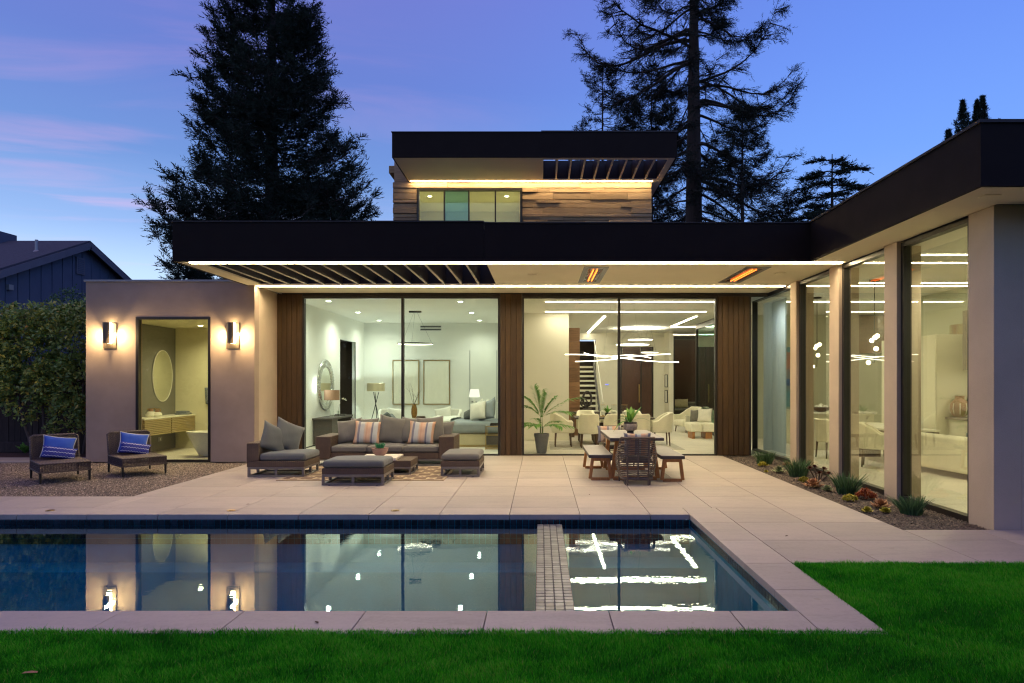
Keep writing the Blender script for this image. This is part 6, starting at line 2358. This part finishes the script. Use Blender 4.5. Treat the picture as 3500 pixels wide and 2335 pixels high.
def leaves_mesh(name, parent, pts, dirs, L, W, mat, seed, fold=.25):
    rg = np.random.default_rng(seed)
    n = len(pts)
    d = dirs / (np.linalg.norm(dirs, axis=1, keepdims=True) + 1e-9)
    rnd_ = rg.normal(0, 1, (n, 3))
    rnd_[:, 2] += 1.4
    s = np.cross(d, rnd_)
    s /= np.linalg.norm(s, axis=1, keepdims=True) + 1e-9
    u = np.cross(s, d)
    l = (L * rg.uniform(.6, 1.25, n))[:, None]
    w = (W * rg.uniform(.7, 1.2, n))[:, None]
    V = np.stack([pts, pts + d * l * .45 - s * w + u * w * fold, pts + d * l * .5, pts + d * l * .45 + s * w + u * w * fold, pts + d * l - u * l * .12], 1)
    F = np.array([[0, 2, 1], [0, 3, 2], [1, 2, 4], [2, 3, 4]])
    F = (np.arange(n)[:, None, None] * 5 + F[None]).reshape(-1, 3)
    tone = np.clip(rg.beta(2.0, 2.6, n), 0, .86)
    yl = rg.random(n) < .035
    tone[yl] = rg.uniform(.9, 1.0, yl.sum())
    return mesh_np(name, V.reshape(-1, 3), F, mat, parent, False, np.repeat(tone, 5))


def shrub(name, label, x, y, blobs, n, L, W, mat, seed, stems, cat='shrub', clump=14, grp=None):
    t = thing(name, label, cat, (x, y, 0), 0, grp)
    rg = np.random.default_rng(seed)
    vol = np.array([b[3] * b[4] * b[5] for b in blobs])
    pick = rg.choice(len(blobs), n // clump, p=vol / vol.sum())
    P, Dd = [], []
    for b in pick:
        bx, by, bz, rx, ry, rz = blobs[b]
        v = rg.normal(0, 1, 3)
        v /= np.linalg.norm(v)
        q = rg.uniform(.45, 1.04) ** .6
        c = np.array([bx, by, bz]) + v * q * np.array([rx, ry, rz])
        out_ = v * np.array([1, 1, .6]) + np.array([0, -.15, .25])
        for k in range(clump):
            dd = out_ * .7 + rg.normal(0, .75, 3)
            P.append(c + rg.normal(0, .05, 3))
            Dd.append(dd)
    leaves_mesh('crown', t, np.array(P), np.array(Dd), L, W, mat, seed + 1)
    m = MB()
    for st in stems:
        m.tube([Vector(p) for p in st], [.045 - .03 * i / (len(st) - 1) for i in range(len(st))], 7)
    m.build('trunk', M['stem'], t, smooth=True)
    return t


shrub('leafy_shrub', 'tall leafy green shrub beside the bathroom wall, over the fence', -11.35, 15.75,
      [(-.9, 0, 2.6, .95, .6, .85), (.1, 0, 2.75, .95, .6, .80), (.55, -.1, 1.7, .55, .5, .9), (-.2, -.1, 1.75, .7, .5, .7), (-1.3, .1, 2.9, .8, .6, .65), (.35, -.1, 1.05, .45, .4, .45), (.3, .1, 3.2, .7, .5, .4), (-.6, 0, 3.2, .8, .5, .4), (.25, -.1, .75, .5, .4, .45), (-.85, 0, 1.45, .6, .5, .7), (-1.5, 0, 2.0, .6, .5, .9)],
      14500, .115, .030, M['leaf'], 50,
      [[(-.55, 0, 0), (-.45, .02, .7), (-.5, 0, 1.5), (-.9, 0, 2.6)], [(-.6, .05, 0), (-.30, 0, .9), (.1, 0, 1.8), (.3, 0, 2.7)], [(.40, 0, 0), (.42, 0, .8), (.5, 0, 1.7)], [(.45, .05, 0), (.62, 0, .7), (.55, 0, 1.6)], [(-.65, 0, 0), (-.95, .1, .6), (-1.2, 0, 1.9), (-1.4, 0, 2.8)]], clump=16)
shrub('leafy_shrub', 'leafy green shrub running out at the left edge over the fence', -13.4, 15.9,
      [(0, 0, 2.5, 1.0, .6, .85), (.4, -.1, 1.8, .6, .5, .6)], 2600, .115, .030, M['leaf'], 60, [[(0, 0, 0), (.1, 0, 1.2), (0, 0, 2.5)]], clump=16)
shrub('grey_green_bush', 'pale grey-green bush topping the leafy shrub in front of the blue house', -11.6, 16.35,
      [(0, 0, 3.45, .65, .4, .50), (.5, 0, 3.2, .6, .4, .4), (-.5, 0, 3.2, .6, .4, .35)], 4200, .06, .017, M['chalk'], 70, [[(0, 0, 0), (0, 0, 1.6), (0, 0, 3.3)]], clump=18)
t = thing('ground_plant', 'small bright green plant at the foot of the fence', 'plant', (-12.35, 15.9, 0))
for i in range(16):
    broad_leaf(t, (0, 0, .0), rnd.uniform(0, 6.28), rnd.uniform(.18, .35), .05, rnd.uniform(.7, 1.4), .2, M['frond'], 80 + i)

# ---- neighbour's house
nb = thing('neighbour_house', 'blue-grey board and batten house with a shingled gable roof beyond the fence', 'house', (-18, 22, 0))
XG, YR, ZR, SL, HW = -15.2, 22.0, 6.24, .42, 3.75
ze = ZR - SL * HW
m = MB()
vs = [(XG, YR - HW, 0), (XG, YR + HW, 0), (XG, YR + HW, ze), (XG, YR, ZR), (XG, YR - HW, ze)]
m.add(vs + [(x - 10, y, z) for x, y, z in vs], [(0, 1, 2, 3, 4), (9, 8, 7, 6, 5), (0, 4, 9, 5), (1, 6, 7, 2), (0, 5, 6, 1)])
m.build('wall', M['siding'], nb, world=True)
m = MB()
for s in (-1, 1):
    y1 = YR + s * (HW + .35)
    z1 = ZR - SL * (HW + .35)
    a = [(-14.93, YR, ZR + .05), (-14.93, y1, z1 + .05), (-27, y1, z1 + .05), (-27, YR, ZR + .05)]
    b = [(x, y, z + .10) for x, y, z in a]
    m.add(a + b, [(0, 1, 2, 3), (4, 7, 6, 5), (0, 4, 5, 1), (1, 5, 6, 2), (2, 6, 7, 3), (3, 7, 4, 0)])
m.build('roof', M['shingle'], nb, world=True)
for s in (-1, 1):
    m = MB().bar((-14.915, YR, ZR - .02), (-14.915, YR + s * (HW + .35), ZR - .02 - SL * (HW + .35)), .03, .20)
    m.build('barge_board', M['siding_trim'], nb, world=True)
for k in range(17):
    y = YR - 3.6 + k * .45
    zt = ZR - SL * abs(y - YR) - .04
    MB().box(XG, XG + .025, y - .022, y + .022, 0, zt).build('batten', M['siding'], nb, world=True)
v = MB().box(XG + .001, XG + .05, 21.68, 22.07, 5.25, 5.80).build('gable_vent', M['siding_trim'], nb, world=True)
for k in range(8):
    m = MB()
    m.bar((XG + .055, 21.73, 5.31 + k * .06), (XG + .055, 22.02, 5.31 + k * .06), .012, .035)
    m.build('slat', M['siding'], v, world=True)
f = MB().box(XG + .001, XG + .05, 21.45, 22.2, 3.3, 4.42).build('window', M['siding_trim'], nb, world=True)
MB().box(XG + .051, XG + .06, 21.52, 22.13, 3.37, 4.35).build('pane', M['slot_dark'], f, world=True)
MB().box(XG + .001, XG + .12, 18.83, 18.99, 4.33, 4.48).build('wall_light', M['metal_cap'], nb, world=True)
MB().cyl((-15.57, 20.5, 5.6), .045, .50, 10).lathe([(.16, 0), (.05, .12)], (-15.57, 20.5, 5.66), 12).build('vent_pipe', M['metal_cap'], nb, world=True)
MB().box(-19.2, -17.6, 21.5, 22.3, 6.2, 6.62).build('ridge_box', M['siding'], nb, world=True)


# ================================================================== TREES
def needles(P, D, L, seed, per=6, w=.030, ll=.16, flat=.5):
    """feathery sprays: an axis with paired narrow leaflets"""
    rg = np.random.default_rng(seed)
    n = len(P)
    D = D / (np.linalg.norm(D, axis=1, keepdims=True) + 1e-9)
    r = rg.normal(0, .45, (n, 3))
    r[:, 2] += 1
    Sd = np.cross(D, r)
    Sd /= np.linalg.norm(Sd, axis=1, keepdims=True) + 1e-9
    Vs, tones = [], []
    t0 = np.clip(rg.beta(2, 2.4, n), 0, 1)
    for k in range(per):
        f = (k + .6) / per
        sg = 1 if k % 2 else -1
        base = P + D * (L * f)[:, None] + rg.normal(0, .012, (n, 3))
        v = D * .8 + Sd * sg * rg.uniform(.45, .95, n)[:, None] + rg.normal(0, .22, (n, 3))
        v /= np.linalg.norm(v, axis=1, keepdims=True)
        l = ll * rg.uniform(.6, 1.2, n) * (1.1 - .45 * f)
        q = np.cross(v, rg.normal(0, 1, (n, 3)))
        q /= np.linalg.norm(q, axis=1, keepdims=True) + 1e-9
        Vs.append(np.stack([base - q * w / 2, base + q * w / 2, base + v * l[:, None]], 1))
        tones.append(np.stack([t0 * .7, t0 * .7, np.minimum(1, t0 * 1.25)], 1))
    V = np.concatenate(Vs, 0)
    T = np.concatenate(tones, 0)
    m = len(V)
    return V.reshape(-1, 3), np.arange(m * 3).reshape(-1, 3), T.reshape(-1)


def conifer(name, label, x, y, h, prof, nbr, seed, mat, zmin=1.5, trunk_r=.35, sprays=34, droop=.25, tip=.30, inner=.12, sl=(.25, .5), per=6, w=.03, ll=.16, limb=.035, asym=None, hang=0.0, lean=(0, 0), grp=None, twigs=7, vary=.28, zpow=1.0):
    t = thing(name, label, 'tree', (x, y, 0), 0, grp)
    rg = np.random.default_rng(seed)
    zs = [p[0] for p in prof]
    rs = [p[1] for p in prof]
    tr = MB()
    pts = [(lean[0] * k / 12, lean[1] * k / 12, h * k / 12) for k in range(13)]
    tr.tube(pts, [max(.02, trunk_r * (1 - k / 12) ** .8) for k in range(13)], 10)
    P, D, L = [], [], []
    for i in range(nbr):
        u = (i + rg.random()) / nbr
        z = zmin + (h * .985 - zmin) * u ** zpow
        r = np.interp(z, zs, rs)
        a = rg.uniform(0, 2 * PI)
        if asym:
            r *= asym(a, z)
        r = max(.12, r * (1 + vary * rg.uniform(-1.3, .55)))
        el = rg.normal(.05, .20) + (.45 if z > h * .9 else 0)
        dr, tp = droop * rg.uniform(.4, 1.5), tip * rg.uniform(.3, 1.4)
        n = 9
        c = np.array([lean[0] * z / h, lean[1] * z / h, z])
        pp = []
        bend, jit = rg.normal(0, .35), rg.normal(0, .035, (n + 1, 3)) * min(1, r)
        for k in range(n + 1):
            f = k / n
            rr = r * f
            aa = a + bend * f
            zz = r * (math.sin(el) * f - dr * math.sin(PI * min(1, f * .8)) * f + tp * f ** 3.2)
            pp.append(c + np.array([rr * math.cos(aa), rr * math.sin(aa), zz]) + jit[k] * f)
        k_l = limb * (.35 + .65 * min(1, r / max(rs))) * rg.uniform(.6, 1.2)
        tr.tube(pp, [k_l * (1 - .88 * k / n) for k in range(n + 1)], 4, cap=False)

        def at(f):
            q = min(n - 1e-6, f * n)
            j = int(q)
            fw = pp[j + 1] - pp[j]
            return pp[j] * (1 - (q - j)) + pp[j + 1] * (q - j), fw / (np.linalg.norm(fw) + 1e-9)
        ns = max(6, int(sprays * (.3 + .7 * r / max(rs))))
        lines = [(inner, 1.0, None)]
        for s in range(twigs):
            f = inner + (1 - inner) * rg.random() ** .7
            p, fw = at(f)
            sd = np.cross(fw, np.array([0, 0, 1.0]))
            sd = sd / (np.linalg.norm(sd) + 1e-9)
            tl = (.30 + .30 * r * (1.15 - f)) * rg.uniform(.6, 1.3)
            d = fw * rg.uniform(.4, .9) + sd * rg.choice([-1, 1]) * rg.uniform(.5, 1.0) + np.array([0, 0, rg.normal(.02, .25) - hang])
            d = d / np.linalg.norm(d)
            q = [p + d * tl * k / 4 + np.array([0, 0, (.12 - hang * .5) * tl * (k / 4) ** 2]) for k in range(5)]
            tr.tube(q, [k_l * .35 * (1 - .8 * k / 4) + .004 for k in range(5)], 3, cap=False)
            lines.append((q, d, sd))
        for s in range(ns):
            ln = lines[0] if (rg.random() < .25 or len(lines) == 1) else lines[rg.integers(1, len(lines))]
            if ln[2] is None:
                p, fw = at(inner + (1 - inner) * rg.random() ** .7)
            else:
                q, fw, _ = ln
                f = rg.random() ** .7 * 3.999
                j = int(f)
                p = q[j] * (1 - (f - j)) + q[j + 1] * (f - j)
            sd = np.cross(fw, np.array([0, 0, 1.0]))
            d = fw * rg.uniform(.3, 1.0) + sd * rg.normal(0, .75) + np.array([0, 0, rg.normal(.12, .32) - hang])
            P.append(p + rg.normal(0, .05, 3))
            D.append(d)
            L.append(rg.uniform(*sl))
    V, F, T = needles(np.array(P), np.array(D), np.array(L), seed + 1, per, w, ll)
    mesh_np('crown', V, F, mat, t, False, T)
    tr.build('trunk', M['bark'], t, smooth=True)
    return t


conifer('redwood_tree', 'broad dense dark redwood rising behind the left roof edge', -12.15, 30, 25.5,
        [(2, 4.5), (6.5, 4.5), (8.5, 4.3), (10, 3.95), (12, 3.45), (14.5, 2.8), (17, 2.15), (20, 1.35), (23, .65), (25.5, .1)], 430, 101, M['conifer'],
        zmin=4.2, zpow=1.3, trunk_r=.45, sprays=125, droop=.16, tip=.38, inner=.10, sl=(.30, .60), per=8, w=.045, ll=.23, limb=.05,
        asym=lambda a, z: (1.0 + .08 * math.sin(a * 2 + z * 1.7) + .12 * math.sin(z * 2.3 + a)), twigs=9, vary=.13, hang=-.05)


def pine_asym(a, z):
    left, right = (1.14, .64) if z > 18.3 else ((.92, 1.05) if z > 13.0 else (.80, 1.10))
    c = math.cos(a)
    return (right if c > 0 else left) * (.6 + .45 * abs(c)) * (1 + .14 * math.sin(z * 3.1 + a))


conifer('tall_redwood', 'tall open redwood with a thick bare trunk and drooping limbs behind the house', 8.1, 35, 30,
        [(4, 4.4), (9, 4.8), (12, 4.8), (15, 4.6), (17.5, 5.0), (20, 4.8), (23, 3.9), (27, 2.2), (30, .2)], 125, 201, M['pine'],
        zmin=6.0, trunk_r=.62, sprays=265, droop=.46, tip=.30, inner=.20, sl=(.26, .55), per=8, w=.030, ll=.19, limb=.10, asym=pine_asym, hang=.34, twigs=13, vary=.12)
conifer('slim_conifer', 'slim open conifer behind the upper roof, left of two', 3.75, 40, 20.9,
        [(8, 2.3), (16.5, 1.85), (18.5, 1.35), (20, .7), (20.9, .1)], 95, 301, M['pine'], zmin=9, trunk_r=.2, sprays=55, droop=.05, tip=.45, inner=.25, sl=(.2, .42), per=7, w=.035, ll=.2, limb=.035, hang=.05, grp='slim conifers behind the upper roof', twigs=4)
conifer('slim_conifer', 'slim darker conifer behind the upper roof, beside the thick trunk', 6.7, 40, 20.6,
        [(8, 2.4), (15, 2.0), (17.5, 1.8), (19.5, 1.0), (20.6, .1)], 95, 311, M['pine'], zmin=9, trunk_r=.2, sprays=70, droop=.15, tip=.35, inner=.2, sl=(.2, .45), per=7, w=.04, ll=.22, limb=.04, hang=.1, grp='slim conifers behind the upper roof', twigs=4)
conifer('young_conifer', 'younger pointed conifer in front of the tall redwood, right of its trunk', 9.75, 32, 15.2,
        [(3, 2.6), (9, 2.35), (11, 1.7), (13, 1.0), (14.5, .45), (15.2, .1)], 130, 321, M['pine'], zmin=5, trunk_r=.2, sprays=80, droop=.1, tip=.35, inner=.15, sl=(.2, .45), per=7, w=.032, ll=.19, limb=.03, hang=.06, twigs=5)


def cedar():
    t = thing('cedar_tree', 'flat-tiered dark cedar above the wing roof', 'tree', (13.2, 30, 0))
    rg = np.random.default_rng(77)
    tr = MB()
    tr.tube([(0, 0, 12 * k / 10) for k in range(11)], [max(.02, .22 * (1 - k / 10) ** .7) for k in range(11)], 8)
    P, D, L = [], [], []
    for i in range(44):
        z = 6.5 + 5.2 * (i + rg.random()) / 44
        a = i * 2.4 + rg.normal(0, .3)
        r = np.interp(z, [6, 9, 10.5, 11.5, 12], [2.9, 2.7, 2.0, 1.2, .5]) * rg.uniform(.6, 1.1)
        pp = []
        for k in range(8):
            f = k / 7
            pp.append(np.array([r * f * math.cos(a), r * f * math.sin(a), z + r * (.22 * f - .30 * f * f)]))
        tr.tube(pp, [.035 * (1 - .85 * k / 7) for k in range(8)], 4, cap=False)
        for s in range(int(120 * r / 2)):
            f = .25 + .75 * rg.random()
            q = f * 7 - 1e-6
            j = int(q)
            p = pp[j] * (1 - (q - j)) + pp[j + 1] * (q - j)
            sd = np.array([-math.sin(a), math.cos(a), 0]) * rg.normal(0, .22) * r * .5
            P.append(p + sd)
            D.append(np.array([math.cos(a) * .6, math.sin(a) * .6, .05]) + rg.normal(0, .45, 3) * np.array([1, 1, .35]))
            L.append(rg.uniform(.18, .40))
    V, F, T = needles(np.array(P), np.array(D), np.array(L), 78, 9, .040, .14)
    mesh_np('crown', V, F, M['conifer'], t, False, T)
    tr.build('trunk', M['bark'], t, smooth=True)


cedar()
def cypress(x, y, h, R0, z0, label, seed, n=1500):
    t = thing('cypress_tree', label, 'tree', (x, y, 0), 0, 'cypresses beyond the wing')
    rg = np.random.default_rng(seed)
    u = rg.random(n) ** 1.25
    z = z0 + (h - z0) * u
    a = rg.uniform(0, 2 * PI, n)
    lob = 1 + .28 * np.sin(z * 5.2 + a * 2 + seed) + .18 * np.sin(z * 11 + a)
    rr = 1.6 * R0 * (1 - u) ** 1.1 * lob * np.sqrt(rg.random(n))
    P = np.stack([rr * np.cos(a), rr * np.sin(a), z], 1)
    D = np.stack([np.cos(a) * .45, np.sin(a) * .45, np.full(n, .9)], 1) + rg.normal(0, .22, (n, 3))
    V, F, T = needles(P, D, rg.uniform(.14, .34, n) * (1.1 - .5 * u), seed + 1, 7, .04, .13)
    mesh_np('crown', V, F, M['conifer'], t, False, T)
    MB().tube([(0, 0, h * k / 6 * .97) for k in range(7)], [.14, .12, .10, .08, .05, .03, .01], 7).build('trunk', M['bark'], t, smooth=True)


for i, (x, hh, r, tx) in enumerate(((22.30, 16.45, .62, 'left'), (23.25, 16.6, .55, 'middle'), (23.75, 16.95, .60, 'right'))):
    cypress(x, 35 + i * .3, hh, r, 12.6, 'narrow pointed cypress above the right roof corner, %s of three' % tx, 400 + 7 * i)
cypress(21.55, 35, 14.9, .75, 12.0, 'short low conifer left of the three pointed cypresses', 440, 1100)
cypress(24.5, 35.5, 15.6, .7, 12.0, 'shorter pointed conifer at the right end of the cypress group', 450, 1100)
shrub('low_tree', 'low feathery tree just showing over the roof right of the dense redwood', -8.6, 29, [(0, 0, 8.2, 1.4, 1.0, .75), (1.3, 0, 8.4, .6, .5, .35), (-1.4, 0, 8.2, 1.2, .8, .6)], 2600, .22, .035, M['conifer'], 510, [[(0, 0, 0), (0, 0, 4), (0, 0, 8)]], 'tree', 14)
# unseen dark trees added to darken the glass reflections: one mass, far behind the viewpoint
rg = np.random.default_rng(91)
n = 26000
X_ = rg.uniform(-45, 45, n)
hgt = 7.6 + .9 * np.sin(X_ * .35) + .7 * np.sin(X_ * .9 + 1)
Z_ = hgt * rg.random(n) ** .8
Y_ = -17 - 3.0 * rg.random(n) + 1.2 * np.sin(X_ * .8 + Z_ * .5)
Dd = rg.normal(0, 1, (n, 3))
tl = leaves_mesh('unseen_treeline', None, np.stack([X_, Y_, Z_], 1), Dd, .95, .34, M['conifer'], 92)
tag(tl, 'unseen dark mass of trees added for the glass to mirror', None, None, 'stuff')

# ---- small stray things
o = MB().add([(-.045, -.008, 0), (.0, -.012, .006), (.045, -.004, .003), (.04, .008, .008), (0, .010, .010), (-.04, .008, .004)], [(0, 1, 4, 5), (1, 2, 3, 4)]).build('dry_leaf', M['teak'], None, smooth=True)
o.location = (-3.0, 3.9, .014)
tag(o, 'dry brown leaf lying on the lawn at the lower left', 'leaf')
for i, (x, y, a) in enumerate(((-4.1, 9.3, 20), (.75, 10.1, 75), (-1.6, 4.75, 130), (2.75, 7.4, 40))):
    q = MB().add([(-.03, 0, .001), (0, -.012, .004), (.032, .003, .002), (0, .013, .007)], [(0, 1, 2, 3)]).build('fallen_leaf', M['mulch'], None)
    q.location = (x, y, .002)
    q.rotation_euler = (0, 0, R(a))
    tag(q, ('small dark fallen leaf on the far coping, left of the sofa group', 'small dark fallen leaf on the paving in front of the dining bench', 'small dark fallen leaf on the near coping strip', 'small dark fallen leaf on the paving right of the pool')[i], 'leaf')
for x, y in ((-.15, 12.75), (4.55, 12.6), (4.98, 7.35)):
    hb('soffit_sensor', M['soffit'], [(x - .09, x + .09, y - .06, y + .06, ZS - .012, ZS - .001)], bevel=.003)
